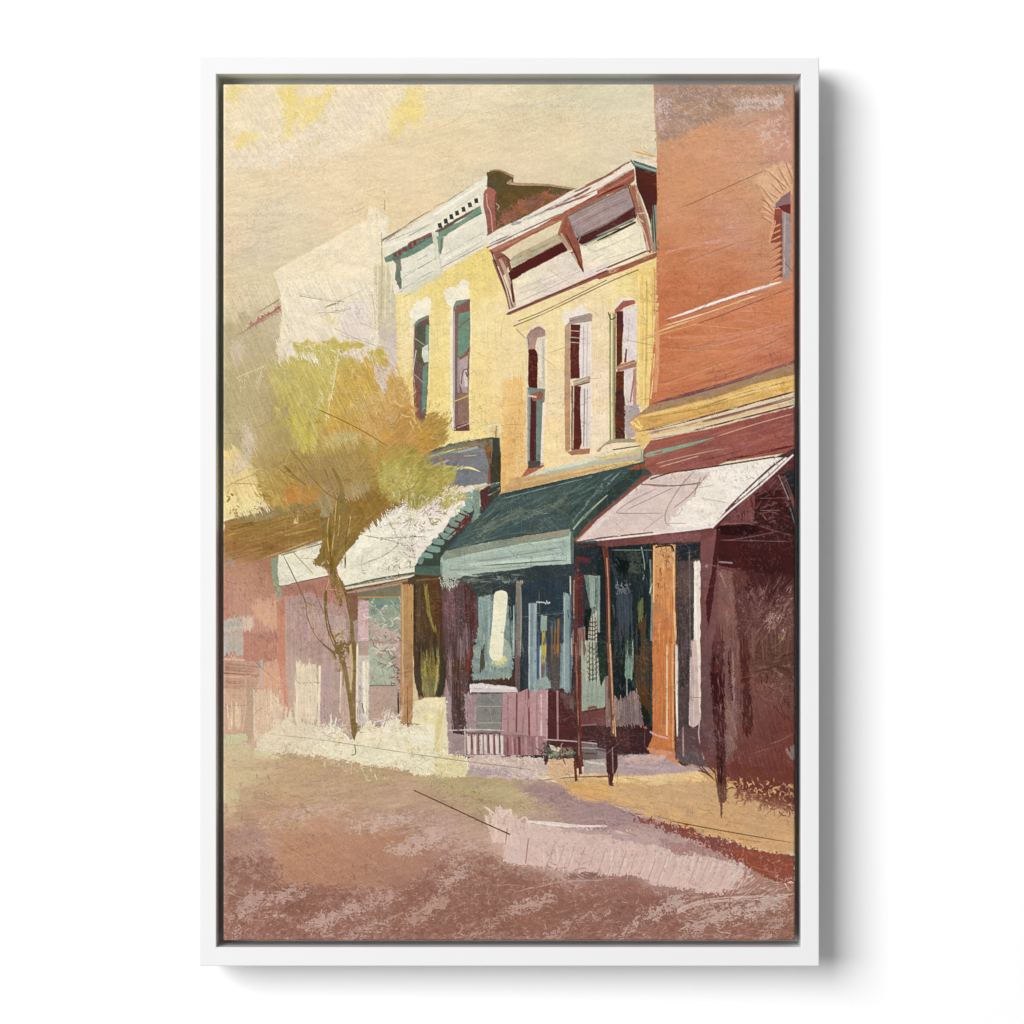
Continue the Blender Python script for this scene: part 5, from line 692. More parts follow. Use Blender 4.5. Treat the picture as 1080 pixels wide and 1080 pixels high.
P(D3(300, -20, 418, -20, 420, 620, 370, 605, 300, 590, 270, 570, 300, 500), '#BF7344', rough=.7, var=.1); K(D3(380, 0, 378, 490), 1.8, '#E6C8A4', dry=.05); K(D3(390, 0, 392, 560), 3, '#CE8248', dry=.2); K(D3(408, 0, 410, 560), 2, '#DB9A68', dry=.2); K(D3(418, 0, 430, 560), 1.2, '#6A3A22', dry=.1); K(D3(290, 475, 330, 495, 378, 507), 2, '#D9A9A4', dry=.1); HT(D3(310, 0, 370, 0, 370, 580, 310, 580), 22, ['#C98654', '#B56838'], 90, (14, 40), (1, 2.6), 2, .5, .4, seed=86)
P(D3(270, 560, 420, 590, 450, 650, 370, 655, 300, 620), '#C98A6A', rough=2, dry=.05)
# right of the pillar
P(C3(428, 490, 565, 465, 565, 1090, 430, 1090), '#4A3E46', rough=.6, var=.15, grad=('#3E343C', 715, 600, 715, 680)); P(C3(430, 495, 562, 470, 560, 560, 430, 580), '#22262C', rough=.8, var=.2); P(C3(432, 640, 520, 600, 520, 780, 435, 760), '#5A4842', rough=2, dry=.2); SQ(C3(435, 500, 530, 500, 525, 1080, 440, 1080), 60, ['#7A6C74', '#8E8088', '#2E2428', '#6A5A5E'], 2, 5, (.5, .9), .6, 87); K(C3(500, 490, 505, 1060), 1, '#6A5E68', dry=.2)
P(D3(425, -20, 505, -20, 500, 440, 440, 500, 425, 300), '#4A3E42', rough=.6, var=.15); P(D3(445, -20, 500, -20, 498, 200, 450, 240), '#3A3038', rough=1.4, dry=.1); K(D3(430, 0, 432, 300, 436, 500), 4, '#E9DCC8', 1.6, dry=.1); SQ(D3(440, 0, 500, 0, 500, 430, 440, 430), 26, ['#8E828C', '#6A5C64'], 2, 5, (.4, .8), .5, 88)
P(C3(525, 580, 555, 570, 568, 620, 572, 1090, 525, 1090), '#E9DCD0', rough=.6, var=.06); K(C3(535, 600, 532, 1080), 3, '#F4EADC', dry=.1); K(C3(565, 620, 568, 1080), 1.6, '#C9A9A4', dry=.2); P(D3(505, -20, 572, -20, 570, 380, 555, 430, 520, 450, 498, 440), '#CDB6AE', rough=.7, var=.08); P(D3(540, -20, 572, -20, 570, 370, 555, 370), '#ECDCC8', rough=.8, dry=.05); K(D3(515, 0, 512, 430), 3, '#C4AEAE', dry=.2)
P(D3(440, 455, 640, 440, 700, 650, 540, 665, 480, 650, 425, 600), '#5B4246', rough=1, var=.1); P(D3(430, 560, 620, 600, 620, 660, 500, 660, 430, 620), '#5A4A4E', rough=2, dry=.1); K(D3(465, 455, 468, 605), 1.8, '#9A8888', dry=.05); K(D3(555, 430, 552, 500, 580, 620), 1.3, '#B9A098', dry=.1); Ln(D3(500, 285, 570, 288), '#5A4044', .9, .7)
# ------------------------------------------------------------ brown wall, its shadowed porch
F(G(739, 560, 760, 540, 845, 470, 845, 870, 800, 850, 760, 840, 739, 790), [(750, 600, '#74484A'), (748, 640, '#6E4446'), (750, 700, '#6A4044'), (760, 600, '#6A3A3A'), (770, 640, '#7A5452'), (775, 680, '#7A504C'), (800, 600, '#3A171E'), (830, 590, '#38141A'), (830, 560, '#3A1E24'), (800, 540, '#5E3232'), (820, 520, '#502A2C'),
   (810, 620, '#55302E'), (830, 660, '#5E3A36'), (810, 680, '#64403A'), (830, 720, '#6E4844'), (800, 720, '#70463E'), (830, 780, '#6C3A34'), (790, 790, '#6E3E38'), (790, 830, '#6A342E'), (830, 830, '#6E382E'), (770, 760, '#75504C'), (745, 770, '#5E3C40')], soft=.8, rough=.7, var=.1)
P(C3(640, 390, 860, 370, 1070, 450, 1070, 650, 900, 640, 660, 600, 650, 500), '#3C191E', rough=1.2, var=.15); P(C3(700, 280, 900, 160, 880, 370, 780, 370, 640, 390, 660, 350), '#754444', rough=1.2, var=.15); P(C3(640, 385, 860, 375, 900, 400, 800, 440, 660, 430), '#271014', rough=1.2, dry=.08)
P(C3(560, 420, 665, 400, 655, 560, 620, 720, 580, 800, 565, 600), '#7A4B4C', rough=.8, var=.12); P(C3(650, 400, 670, 410, 650, 620, 620, 840, 600, 960, 590, 800, 620, 640), '#401C20', rough=1, dry=.05); P(C3(860, 200, 1000, 190, 1060, 340, 1070, 440, 850, 360), '#381A1E', rough=1.6, dry=.05, var=.2)
HT(C3(860, 110, 1040, 110, 1040, 420, 860, 340), 60, ['#84504C', '#5E3030', '#9A6A64', '#1E0C0E'], -10, (5, 18), (.7, 2), 35, .6, .4, seed=90); HT(C3(700, 270, 880, 150, 860, 370, 700, 360), 34, ['#8E5A54', '#54282A', '#2A1014'], 70, (4, 12), (.8, 2.4), 20, .6, .4, seed=91)
P(C3(1000, 100, 1080, 70, 1080, 340, 1050, 300), '#24262C', rough=.8, var=.2); K(C3(1010, 110, 1060, 240, 1085, 340), 3.4, '#7C4A44', dry=.1); K(C3(985, 110, 1040, 240), 1.2, '#8A7A80', dry=.2); K(C3(1048, 290, 1075, 380), 1.2, '#4A6A84', dry=.1); K(C3(990, 70, 1080, 50), 3, '#5A2A2C', dry=.2)
for q in (C3(700, 465, 850, 440, 1000, 410), C3(870, 380, 960, 410, 1070, 440), C3(640, 375, 800, 370, 880, 385), C3(870, 235, 1070, 230), C3(880, 300, 1000, 300), C3(650, 460, 1070, 470)): Ln(q, '#A98C88', .9, .6)
P(C3(655, 620, 760, 640, 800, 700, 800, 1090, 655, 1090), '#7C5652', rough=1.8, dry=.05, var=.12); P(C3(740, 640, 830, 660, 830, 1090, 760, 1090), '#5E3634', rough=2, dry=.25, tex=('r', 80, 7, 3)); K(C3(718, 960, 720, 1085), 2.6, '#3E181C', dry=.1); SQ(C3(740, 650, 830, 660, 830, 1080, 760, 1080), 50, ['#3A181C', '#8E6864', '#472024'], 2.4, 5, (.7, 1.4), .7, 92)
HT(C3(820, 660, 1060, 660, 1060, 1060, 820, 1060), 150, ['#8A6660', '#A8847C', '#472422', '#7A544C', '#B59690'], -58, (5, 26), (.6, 1.6), 9, .6, .45, seed=93); P(C3(800, 640, 1060, 660, 1060, 800, 820, 800), '#402024', rough=4, dry=.55, tex=('b', -55, 14, 2)); HT(C3(930, 860, 1010, 840, 1000, 940, 930, 950), 22, ['#C4A69E', '#B08C84'], -60, (5, 12), (.7, 1.4), 8, .8, .2, seed=94); HT(C3(980, 760, 1060, 760, 1060, 860, 980, 860), 22, ['#A08C8C', '#8E7674', '#B8A4A2'], -40, (3, 9), (.6, 1.2), 30, .7, .3, seed=95)
K(C3(1005, 945, 1012, 950), 3, '#B5A09C'); K(C3(985, 990, 1020, 1000), 1.6, '#8A8A34', dry=.2); SQ(C3(820, 1000, 1060, 980, 1060, 1080, 820, 1080), 26, ['#8E7264', '#4A2A26', '#A48878'], 3.5, 5, (.5, 1), .6, 96, 30, 0); K(C3(665, 580, 730, 585), 2, '#8E7072', dry=.3); K(C3(585, 600, 605, 602), 3.4, '#A88088', dry=.1); SQ(C3(640, 590, 840, 600, 840, 660, 660, 660), 16, ['#A08080', '#5E3438'], 2.5, 5, (.5, 1), .6, 97)
K(C3(670, 640, 700, 720), 2, '#93706C', dry=.3); K(C3(700, 850, 715, 1000), 1.2, '#A08078', dry=.3)
# wall, lower half
P(D3(570, -20, 620, -20, 630, 300, 640, 620, 560, 450, 570, 380), '#65474A', rough=.8, var=.12); P(D3(690, -20, 770, -20, 760, 300, 740, 640, 690, 640), '#75504C', rough=1, var=.12); P(D3(700, 300, 755, 330, 760, 560, 700, 640), '#84655F', rough=2, dry=.4, tex=('s', 1.3)); K(D3(715, 0, 720, 180, 738, 320), 3.4, '#43201F', 1.4, dry=.1); K(D3(735, 0, 742, 300), 1.4, '#9A7670', dry=.2)
P(D3(770, -20, 825, -20, 830, 240, 850, 400, 830, 500, 790, 480, 790, 300), '#4C2624', rough=1.4, dry=.05, var=.2); SQ(D3(770, 0, 850, 0, 860, 480, 780, 500), 50, ['#7A504A', '#36161A', '#54282A'], 2, 5, (.6, 1.2), .7, 98)
P(D3(830, -20, 1070, -20, 1070, 180, 850, 160), '#5C3C32', rough=2, dry=.2, tex=('s', 1.5)); SQ(D3(830, 40, 1060, 40, 1060, 360, 850, 330), 44, ['#44221E', '#3A1C1A', '#8E6A60', '#542E28'], 4, 6, (.7, 1.8), .75, 99, 35, 20); HT(D3(840, 0, 1070, 0, 1070, 140, 840, 100), 40, ['#7C6250', '#3E2420', '#6A5640'], 8, (8, 24), (.7, 1.8), 15, .6, .4, seed=100)
SQ(D3(850, 350, 1000, 340, 990, 400, 850, 410), 8, ['#8A5E54', '#4A2622'], 5, 5, (.6, 1), .7, 101, 25, -10)
P(D3(1025, 590, 1050, 560, 1075, 545, 1075, 620, 1050, 610), '#84706C', rough=.8)
smear(G(440, 615, 498, 612, 498, 770, 440, 735), 89, 6, 16, .8, 4, .1); smear(G(505, 610, 735, 590, 735, 775, 505, 710), 89, 2.6, 14, .8, 6, .09, .7); smear(G(762, 610, 845, 600, 845, 830, 762, 830), 75, 6, 12, 1., 8, .09); smear(G(765, 640, 845, 630, 845, 760, 765, 760), -50, 4, 10, .9, 10, .05)
smear(G(645, 600, 686, 600, 686, 780, 645, 780), 88, 5, 14, .9, 4, .12)
# ------------------------------------------------------------ street and pavement
F(G(230, 785, 300, 790, 380, 800, 470, 805, 540, 815, 600, 830, 640, 836, 700, 860, 770, 892, 845, 935, 845, 1000, 230, 1000), [
  (240, 800, '#CBB48A'), (240, 830, '#CDBA94'), (260, 815, '#C4B288'), (330, 805, '#BCA07A'), (300, 820, '#C0A27E'), (400, 812, '#BAA07A'), (460, 820, '#BBA27E'), (350, 830, '#BC9E80'), (420, 840, '#BD9E84'), (500, 835, '#B5A078'), (540, 845, '#BBA480'), (570, 850, '#B2957E'),
  (245, 855, '#C0A284'), (255, 880, '#B08A76'), (300, 870, '#BD9678'), (350, 880, '#BC9076'), (400, 880, '#B6907A'), (460, 870, '#BA998A'), (240, 900, '#A87E6C'), (300, 905, '#B98A6E'), (350, 915, '#B58468'), (400, 900, '#AE8068'), (440, 880, '#A67E6A'), (470, 910, '#A4796A'), (270, 925, '#A47462'),
  (240, 950, '#9E7264'), (280, 960, '#97695A'), (330, 960, '#946658'), (380, 970, '#9A6E60'), (440, 960, '#93665A'), (480, 980, '#92645A'), (520, 940, '#946A5E'), (560, 960, '#96695C'), (620, 960, '#90625A'), (650, 945, '#8E6256'), (700, 970, '#96685E'), (760, 970, '#976A5C'), (820, 985, '#8E5C4C'),
  (830, 960, '#A0705E'), (600, 845, '#AA8A88'), (620, 870, '#A8888A'), (660, 860, '#AC8C8E'), (700, 880, '#B09392'), (560, 870, '#B59C8C'), (600, 900, '#D0B2A4'), (680, 900, '#CCAEA2'), (740, 910, '#C8A89C'), (760, 900, '#B08A82'), (530, 890, '#CBA898')], soft=1.5, rough=1.5, var=.07)
HT(G(236, 790, 560, 830, 560, 880, 236, 900), 120, ['#C8AE8A', '#B4967A', '#CDB49C', '#BC9A80'], 6, (12, 50), (.8, 2.6), 7, .4, .45, seed=110)
P(G(270, 850, 340, 840, 420, 850, 500, 865, 515, 900, 480, 925, 440, 890, 380, 870, 300, 872), '#C6A79C', rough=6, dry=.55, fade=12, tex=('r', -15, 14, 5), a=.7); P(G(236, 880, 290, 870, 300, 900, 290, 940, 236, 990), '#BC9A90', rough=6, dry=.6, fade=10, tex=('r', -25, 14, 5), a=.7)
P(G(294, 880, 350, 884, 400, 876, 455, 886, 452, 912, 430, 925, 370, 932, 330, 934, 296, 938), '#B5876C', rough=2, soft=14, var=.06, grad=('#A67A66', 330, 890, 450, 905), a=.75)
P(G(236, 940, 300, 935, 420, 935, 560, 930, 600, 940, 700, 945, 839, 950, 839, 996, 236, 996), '#946659', rough=3, fade=5, a=.6)
# wrinkled, scraped texture in the foreground
SCR = G(236, 900, 290, 900, 300, 930, 420, 938, 470, 900, 520, 900, 560, 925, 640, 935, 760, 945, 839, 940, 839, 993, 236, 993)
P(SCR, '#AE887A', rough=5, dry=.84, fade=4, tex=('r', -20, 16, 5), a=.75); P(SCR, '#BC988A', rough=5, dry=.86, tex=('r', -30, 10, 3.5), a=.7); P(SCR, '#7E5248', rough=5, dry=.82, tex=('r', -15, 12, 3.5), a=.5)
P(SCR, '#BE9C90', rough=5, dry=.82, fade=6, tex=('b', -24, 7, 1.1), a=.6)
HT(SCR, 300, ['#CDB0A4', '#B8968A', '#D6BCB0'], -26, (3, 13), (.5, 1.3), 48, .6, .35, curve=.5, seed=212)
for i in range(26):
    x, y = RNG.uniform(240, 830), RNG.uniform(938, 988); w_, h_ = RNG.uniform(14, 38), RNG.uniform(4, 10)
    P([(x-w_, y+h_*.6), (x-w_*.3, y-h_), (x+w_, y-h_*1.2), (x+w_*.4, y+h_)], RNG.choice(['#C4A398', '#BE9A8E', '#CDB0A6', '#7C5246', '#885C4E']), rough=5, dry=.35, fade=7, tex=('r', -22, 10, 3), a=.75)
HT(SCR, 160, ['#7A5044', '#875C50'], -20, (4, 12), (.5, 1.1), 26, .5, .35, curve=.3, seed=213)
SQ(SCR, 300, ['#BC988A', '#B08C7E', '#C8A89A', '#A07A6C', '#7E5448'], 3.4, 6, (.4, 1.), .5, 111, 40, -22)
HT(SCR, 260, ['#C8A89C', '#B8948A', '#8A5C50'], -22, (4, 16), (.5, 1.3), 22, .55, .45, curve=.3, seed=112)
SQ(G(420, 850, 520, 870, 520, 920, 470, 930, 440, 880), 90, ['#D0B4A8', '#C8A89C', '#A98678'], 3.4, 6, (.5, 1.2), .6, 113, 30, -15); SQ(G(236, 870, 300, 870, 295, 930, 236, 940), 80, ['#CBAEA0', '#B8968A', '#9A6E60'], 3.2, 6, (.5, 1.1), .5, 114, 30, -35)
P(E2(0, 480, 100, 440, 380, 500, 500, 480, 640, 540, 640, 640, 380, 600, 300, 640, 60, 620), '#94665A', rough=6, dry=.3, fade=6, tex=('s', 2.4), a=.6); P(E2(390, 540, 560, 540, 640, 560, 640, 640, 520, 660, 400, 640), '#90625A', rough=5, fade=6, a=.8)
P(E1(200, 500, 500, 500, 480, 520, 220, 530), '#94695A', rough=3, dry=.5, fade=4); P(E1(190, 540, 240, 520, 320, 530, 300, 560, 220, 580), '#B6938A', rough=4, dry=.5, fade=5, tex=('r', -20, 8, 3)); P(E1(240, 560, 360, 580, 320, 620, 240, 610), '#8C5E50', rough=4, fade=4); P(E1(350, 600, 600, 560, 700, 560, 600, 640, 400, 700, 350, 690), '#B8968A', rough=5, dry=.55, fade=9, tex=('r', -22, 12, 4), a=.8); K(E1(380, 690, 520, 660, 690, 600), 2.6, '#B8968A', dry=.4)
P(E1(0, 280, 90, 250, 200, 300, 200, 480, 0, 600), '#A98478', rough=6, dry=.35, fade=8, tex=('s', 2), a=.7)
# pale green-yellow sweep and lilac shade
P(E1(700, 90, 920, 110, 1080, 130, 1080, 210, 900, 170, 720, 140), '#B7A47C', rough=3, fade=5, a=.8); P(D2(330, 720, 500, 740, 640, 790, 840, 880, 800, 888, 600, 850, 400, 830, 330, 780), '#BDAA84', rough=2.5, fade=6, dry=.05, a=.9); P(D2(620, 750, 780, 745, 900, 830, 1080, 850, 1080, 970, 900, 960, 640, 830), '#A28684', rough=3, fade=9, dry=.05, a=.85, grad=('#AA8E8A', 560, 830, 640, 860))
P(E2(40, 110, 200, 130, 420, 210, 600, 270, 640, 330, 480, 290, 300, 270, 120, 260, 220, 215, 60, 160), '#A48886', rough=2.5, fade=8, dry=.05, a=.85)
smear(G(225, 800, 500, 815, 845, 880, 845, 1000, 225, 1000), -14, 6, 16, 1.2, 14, .03); smear(G(225, 860, 500, 880, 845, 930, 845, 1000, 225, 1000), 40, 3.5, 8, 1.2, 18, .03, .6)
P(SCR, '#8A6050', rough=5, dry=.5, fade=8, tex=('r', -18, 22, 7), a=.55); P(SCR, '#86594A', rough=5, dry=.62, fade=8, tex=('s', 5), a=.4)
HT(SCR, 170, ['#D6BCB0', '#E0C8BC', '#C8A89A'], -24, (3, 12), (.4, 1.), 45, .6, .25, curve=.5, seed=412); SQ(SCR, 130, ['#D6BCB0', '#C8A89A'], 3., 5, (.4, .9), .5, 413, 50, -25)
# pink foreground sweep with brushed lower edge
P(E2(0, 250, 30, 240, 100, 270, 300, 290, 500, 300, 640, 340, 760, 390, 890, 430, 900, 470, 800, 545, 680, 520, 560, 510, 500, 470, 380, 470, 300, 460, 180, 440, 40, 430, 0, 420), '#D9BEB4', rough=2.5, dry=.03, fade=3, var=.05, grad=('#D6B8AE', 540, 860, 560, 930))
K(D2(640, 960, 800, 970, 950, 985, 1085, 985), 2.4, '#E9D8CC', dry=.1); K(E2(100, 268, 240, 285, 380, 285), 2.4, '#EBDCD2', dry=.1, taper=(.1, .5)); P(E2(200, 285, 560, 300, 700, 350, 640, 380, 400, 330, 220, 310), '#B89C98', rough=2, fade=3, dry=.15, a=.8, tex=('b', 5, 20, 2)); P(E2(560, 330, 700, 340, 820, 390, 760, 400, 620, 390), '#A98480', rough=2.5, dry=.15, fade=3)
for x in range(150, 880, 24):
    t = (x-150)/730; yb = 440+t*60 if x < 700 else 520-(x-700)*.35; a = 50+RNG.uniform(-15, 30)
    K(E2(x+40*t, 370+t*30+RNG.uniform(-20, 20), x+20*t+4, 420+t*20, x-20*t, yb+RNG.uniform(5, 30)), RNG.uniform(2, 5), RNG.choice(['#DCC2B8', '#E0C8BE', '#D2B2A8']), 1.5, dry=.2, taper=(.2, .5), a=.85)
for x in range(160, 860, 38): K(E2(x+30, 340+x*.08, x+10, 400+x*.08, x-8, 455+x*.06), .9, RNG.choice(['#B58C80', '#C09A8E', '#A88478']), dry=.3, a=.7)
for x in range(560, 900, 26): K(E2(x+12, 375+(x-560)*.16, x+2, 410+(x-560)*.14), 2.6, '#E2CCC2', .8, taper=(.5, .1), a=.9)
P(D2(470, 880, 560, 900, 560, 1080, 470, 1080, 440, 1040), '#DCC0B2', rough=2.5, dry=.15, fade=2)
for q in (D2(410, 875, 470, 920, 500, 960), D2(420, 920, 440, 1000), D2(500, 870, 510, 940), D2(520, 920, 560, 900, 550, 1000), D2(440, 900, 480, 1000, 470, 1080), D2(600, 960, 640, 940, 660, 1000)): K(q, 2.4, '#E2CCBC', dry=.2, taper=(.2, .3), a=.9)
HT(D2(420, 900, 660, 940, 660, 1080, 450, 1080), 40, ['#E2CABE', '#C8A494', '#D6B8AA'], 95, (6, 20), (1, 2.6), 20, .7, .35, seed=115); HT(E2(30, 300, 200, 290, 200, 440, 30, 430), 40, ['#E0C8BE', '#C9A89C', '#D8BCB0'], 100, (8, 24), (1, 2.6), 12, .6, .4, seed=116); K(E2(95, 330, 85, 420), 1.3, '#A58072', dry=.2); K(D2(540, 1000, 530, 1080), 1.2, '#A58072', dry=.2)
HT(E2(160, 420, 380, 450, 380, 490, 200, 480), 30, ['#8A665C', '#A88478', '#7E5A52'], -10, (4, 12), (.7, 1.6), 30, .7, .4, seed=117); P(E2(240, 455, 350, 455, 340, 480, 260, 485), '#8C6A60', rough=3, dry=.4, tex=('r', 10, 7, 3))
K(E2(0, 545, 200, 490, 420, 480, 500, 485), 3, '#B8968A', dry=.65, br=.8, taper=(.3, .3)); K(E2(640, 600, 760, 560, 1080, 540), 5, '#C9ACA0', dry=.55); P(E2(640, 540, 900, 540, 1075, 490, 1075, 640, 860, 640, 640, 650), '#BF9E92', rough=4, dry=.6, fade=14, tex=('r', -14, 14, 4), a=.8); SQ(E2(640, 540, 1075, 490, 1075, 690, 640, 690), 110, ['#D0B4AA', '#B08C80', '#DCC6BC', '#865C50'], 3.4, 6, (.5, 1.2), .65, 118, 28, -20)
# sunny pavement
P(D2(780, 740, 900, 720, 1000, 705, 1090, 690, 1280, 700, 1550, 660, 1700, 690, 1780, 780, 2120, 900, 2130, 1150, 1900, 1120, 1600, 1040, 1300, 930, 1050, 850, 960, 850, 880, 800), '#D3AC7A', rough=3, soft=6, var=.1, grad=('#CFA272', 640, 830, 830, 880))
P(D3(0, 720, 200, 710, 420, 690, 540, 680, 610, 740, 300, 760, 100, 760), '#EBCB94', rough=2, dry=.05, fade=2); HT(D3(0, 730, 600, 720, 1060, 900, 1060, 1040, 600, 970, 0, 840), 120, ['#E4BF88', '#C9975E', '#E2BA80', '#CF9E68'], 12, (8, 34), (.6, 1.8), 9, .5, .45, seed=119); P(D2(850, 760, 1085, 730, 1085, 850, 960, 850), '#DBA868', rough=2, fade=3, a=.8); HT(D3(30, 730, 300, 720, 300, 840, 30, 800), 34, ['#B8884E', '#A87A48'], 15, (4, 14), (.5, 1), 14, .5, .3, seed=120)
P(D2(920, 700, 1080, 620, 1190, 595, 1360, 600, 1480, 660, 1640, 665, 1650, 680, 1300, 712, 1050, 700), '#B6A09A', rough=1.6, soft=2.5, var=.08, grad=('#AE98A0', 640, 800, 700, 820)); P(D3(140, 620, 200, 595, 380, 600, 350, 650, 180, 660), '#C9AAA2', rough=1.5, dry=.05, fade=2); P(D2(950, 625, 1075, 620, 1075, 690, 960, 700), '#AFA39C', rough=1, dry=.1); K(D2(960, 640, 1070, 650), 3, '#CFC8C0', dry=.3); K(D2(745, 735, 900, 720, 1085, 715), 1.3, '#8E6040', dry=.1); K(D3(0, 720, 60, 715), 1.2, '#6E4A3A')
K(D3(110, 655, 300, 670, 540, 668), 3, '#BCA4A6', dry=.3); P(D2(760, 620, 900, 615, 910, 700, 800, 735, 740, 700), '#D6B08E', rough=1.4, dry=.05, var=.08)
# ------------------------------------------------------------ thin posts
K(C3(40, 490, 50, 560, 58, 700, 62, 1085), 5.5, '#6A382C', 3.4, dry=.05); K(C3(55, 580, 62, 760, 68, 1085), 2, '#B98460', dry=.1); K(C3(38, 500, 48, 560), 4, '#7C4436', dry=.2)
K(D3(62, -10, 75, 200, 85, 480), 4.2, '#7E5240', dry=.05); K(D3(70, 0, 82, 250, 88, 480), 1.4, '#D0A67C', dry=.1); K(D3(60, 0, 72, 200), 1.2, '#B97A58'); K(D3(72, 400, 92, 400, 100, 500), 1.2, '#C9A070'); 
P(D3(48, 540, 70, 500, 105, 500, 112, 660, 100, 700, 88, 710, 84, 770, 66, 765, 66, 710, 50, 690), '#3F2226', rough=.6, var=.15); K(D3(82, 560, 86, 700), 1.2, '#8E6A6C', dry=.1); K(D3(60, 700, 66, 760), 1.4, '#5A2A28'); K(D3(110, 690, 112, 770), .8, '#8A6A50', a=.8)
K(D2(915, -10, 925, 150, 930, 400, 935, 640, 938, 710), 5, '#5A2A26', 3.4, dry=.08); K(D2(912, 0, 918, 180), 2, '#7E4C3A', dry=.2); K(D2(905, 0, 912, 150), 1.2, '#B5907A', dry=.2); K(D2(940, 150, 942, 500), 1.4, '#7E3A34', dry=.3); P(D2(905, 640, 915, 630, 922, 740, 908, 745), '#6A3428', rough=.6)
HT(G(560, 830, 640, 838, 760, 880, 830, 915, 830, 940, 700, 890, 560, 850), 120, ['#B89A94', '#967672', '#C4A496', '#A88A88', '#BCA08C'], 14, (8, 34), (.7, 2.6), 8, .5, .5, seed=601)
HT(D3(0, 740, 600, 730, 1060, 880, 1060, 1040, 600, 960, 0, 820), 160, ['#B98E5C', '#E3C08E', '#C79C68', '#DDB684', '#A87C50'], 10, (4, 22), (.5, 1.6), 12, .5, .45, seed=602); SQ(D3(0, 740, 600, 730, 1060, 880, 1060, 1040, 600, 960, 0, 820), 60, ['#A87A4A', '#8E6440'], 3, 4, (.4, .7), .5, 603, 20, 12)
smear(G(590, 826, 700, 818, 845, 880, 845, 920, 700, 868), 12, 6, 18, 1.1, 8, .03, .8)
# pale scribbled pavement in front of the mauve panels
P(D2(320, 605, 560, 600, 740, 610, 770, 680, 700, 740, 560, 730, 330, 720), '#CDB6AA', rough=2, soft=3, var=.1, fade=2, dry=.05); P(D2(330, 650, 560, 680, 560, 720, 330, 715), '#B29EA4', rough=2, dry=.2, fade=2); SQ(D2(400, 600, 750, 610, 750, 740, 500, 720), 110, ['#E8DACE', '#D6C0B4', '#A88E88', '#EFE4DA'], 2.8, 5, (.6, 1.3), .7, 121, 50, 10); SQ(D2(330, 610, 480, 605, 480, 650, 330, 650), 30, ['#E4D8CE', '#B8A4A0'], 2.5, 5, (.6, 1.1), .6, 122)
P(D2(730, 540, 760, 560, 830, 580, 900, 575, 890, 610, 800, 620, 750, 600), '#56564C', rough=2, dry=.2, var=.3); P(D2(750, 590, 810, 590, 800, 612, 760, 612), '#5E8E72', rough=1.4, dry=.2); P(D2(770, 545, 830, 560, 820, 582, 780, 570), '#D9D2C6', rough=1.2, dry=.1); SQ(D2(720, 530, 910, 560, 900, 620, 730, 620), 30, ['#2E2622', '#E6DED2', '#4A6A54', '#1E1A18'], 2.6, 5, (.7, 1.5), .8, 123); K(D2(825, 580, 855, 650), 1.2, '#6A4A3C'); K(D2(860, 585, 910, 590), 2.4, '#3E6A58', dry=.3)
# cream bushes and snow-like highlights
P(D1(190, 540, 340, 400, 360, 320, 400, 370, 420, 420, 560, 430, 640, 430, 680, 460, 740, 510, 800, 400, 880, 440, 960, 380, 1010, 430, 1080, 440, 1240, 290, 1250, 590, 1340, 600, 1360, 720, 1100, 700, 860, 670, 600, 620, 480, 600, 200, 600), '#E9DFC0', rough=2.5, var=.06, fade=4, dry=.03, tex=('r', -40, 6, 2))
P(D2(40, 310, 90, 290, 205, 285, 210, 400, 220, 590, 160, 590, 150, 430, 20, 430), '#E8DCB4', rough=1.2, soft=1.5, var=.08); P(D2(0, 430, 160, 430, 220, 590, 330, 610, 325, 720, 100, 720, 0, 700), '#E9E0BE', rough=2, soft=4, fade=3, var=.07); P(D2(160, 600, 300, 600, 325, 640, 325, 715, 200, 730, 140, 700), '#DFD4A6', rough=1.6, soft=4, fade=4, dry=.05, var=.08, sm=True); P(D2(0, 440, 140, 440, 140, 560, 0, 560), '#F0E9D4', rough=3, soft=5, fade=7, a=.7)
K(D2(185, 330, 165, 470, 170, 590), 7, '#DCCB90', dry=.35)
for reg, n, s in ((D1(200, 400, 700, 430, 800, 560, 500, 600, 200, 560), 170, 130), (D1(740, 420, 1080, 420, 1080, 690, 760, 640), 200, 131), (D2(0, 440, 150, 440, 320, 620, 300, 720, 0, 700), 130, 132), (D2(40, 300, 200, 300, 200, 440, 40, 440), 30, 133), (D1(440, 420, 700, 440, 740, 540, 480, 600), 110, 134)):
    SQ(reg, n, ['#F8F2E0', '#C6B58C', '#DCCFA8', '#FBF7EA', '#B8A680'], 2.6, 5, (.5, 1.1), .6, s, 60)
SQ(D1(540, 400, 690, 420, 740, 520, 560, 520), 60, ['#A88C80', '#F6F0E2', '#FFFFFF', '#B49C8C'], 2.4, 5, (.5, 1.1), .7, 135, 60); SQ(D1(480, 560, 900, 640, 900, 760, 560, 660), 90, ['#EFE7CE', '#F6F0E0', '#C8B08C'], 2.4, 5, (.5, 1.1), .65, 136, 60); SQ(D1(800, 400, 1000, 390, 1000, 460, 800, 470), 40, ['#FBF6EC', '#C09C84', '#E8D8C0'], 2.2, 5, (.6, 1.1), .7, 137)
HT(D1(890, 360, 990, 360, 990, 460, 880, 470), 30, ['#F4EDDC', '#FFFDF4', '#D6C8B0'], -70, (6, 14), (.6, 1.3), 25, .8, .1, seed=138); K(D1(612, 360, 610, 480), 1.8, '#F6EEDC', dry=.1, taper=(.5, .2)); K(D1(640, 400, 625, 470), 1.4, '#F2E8D8', dry=.1)
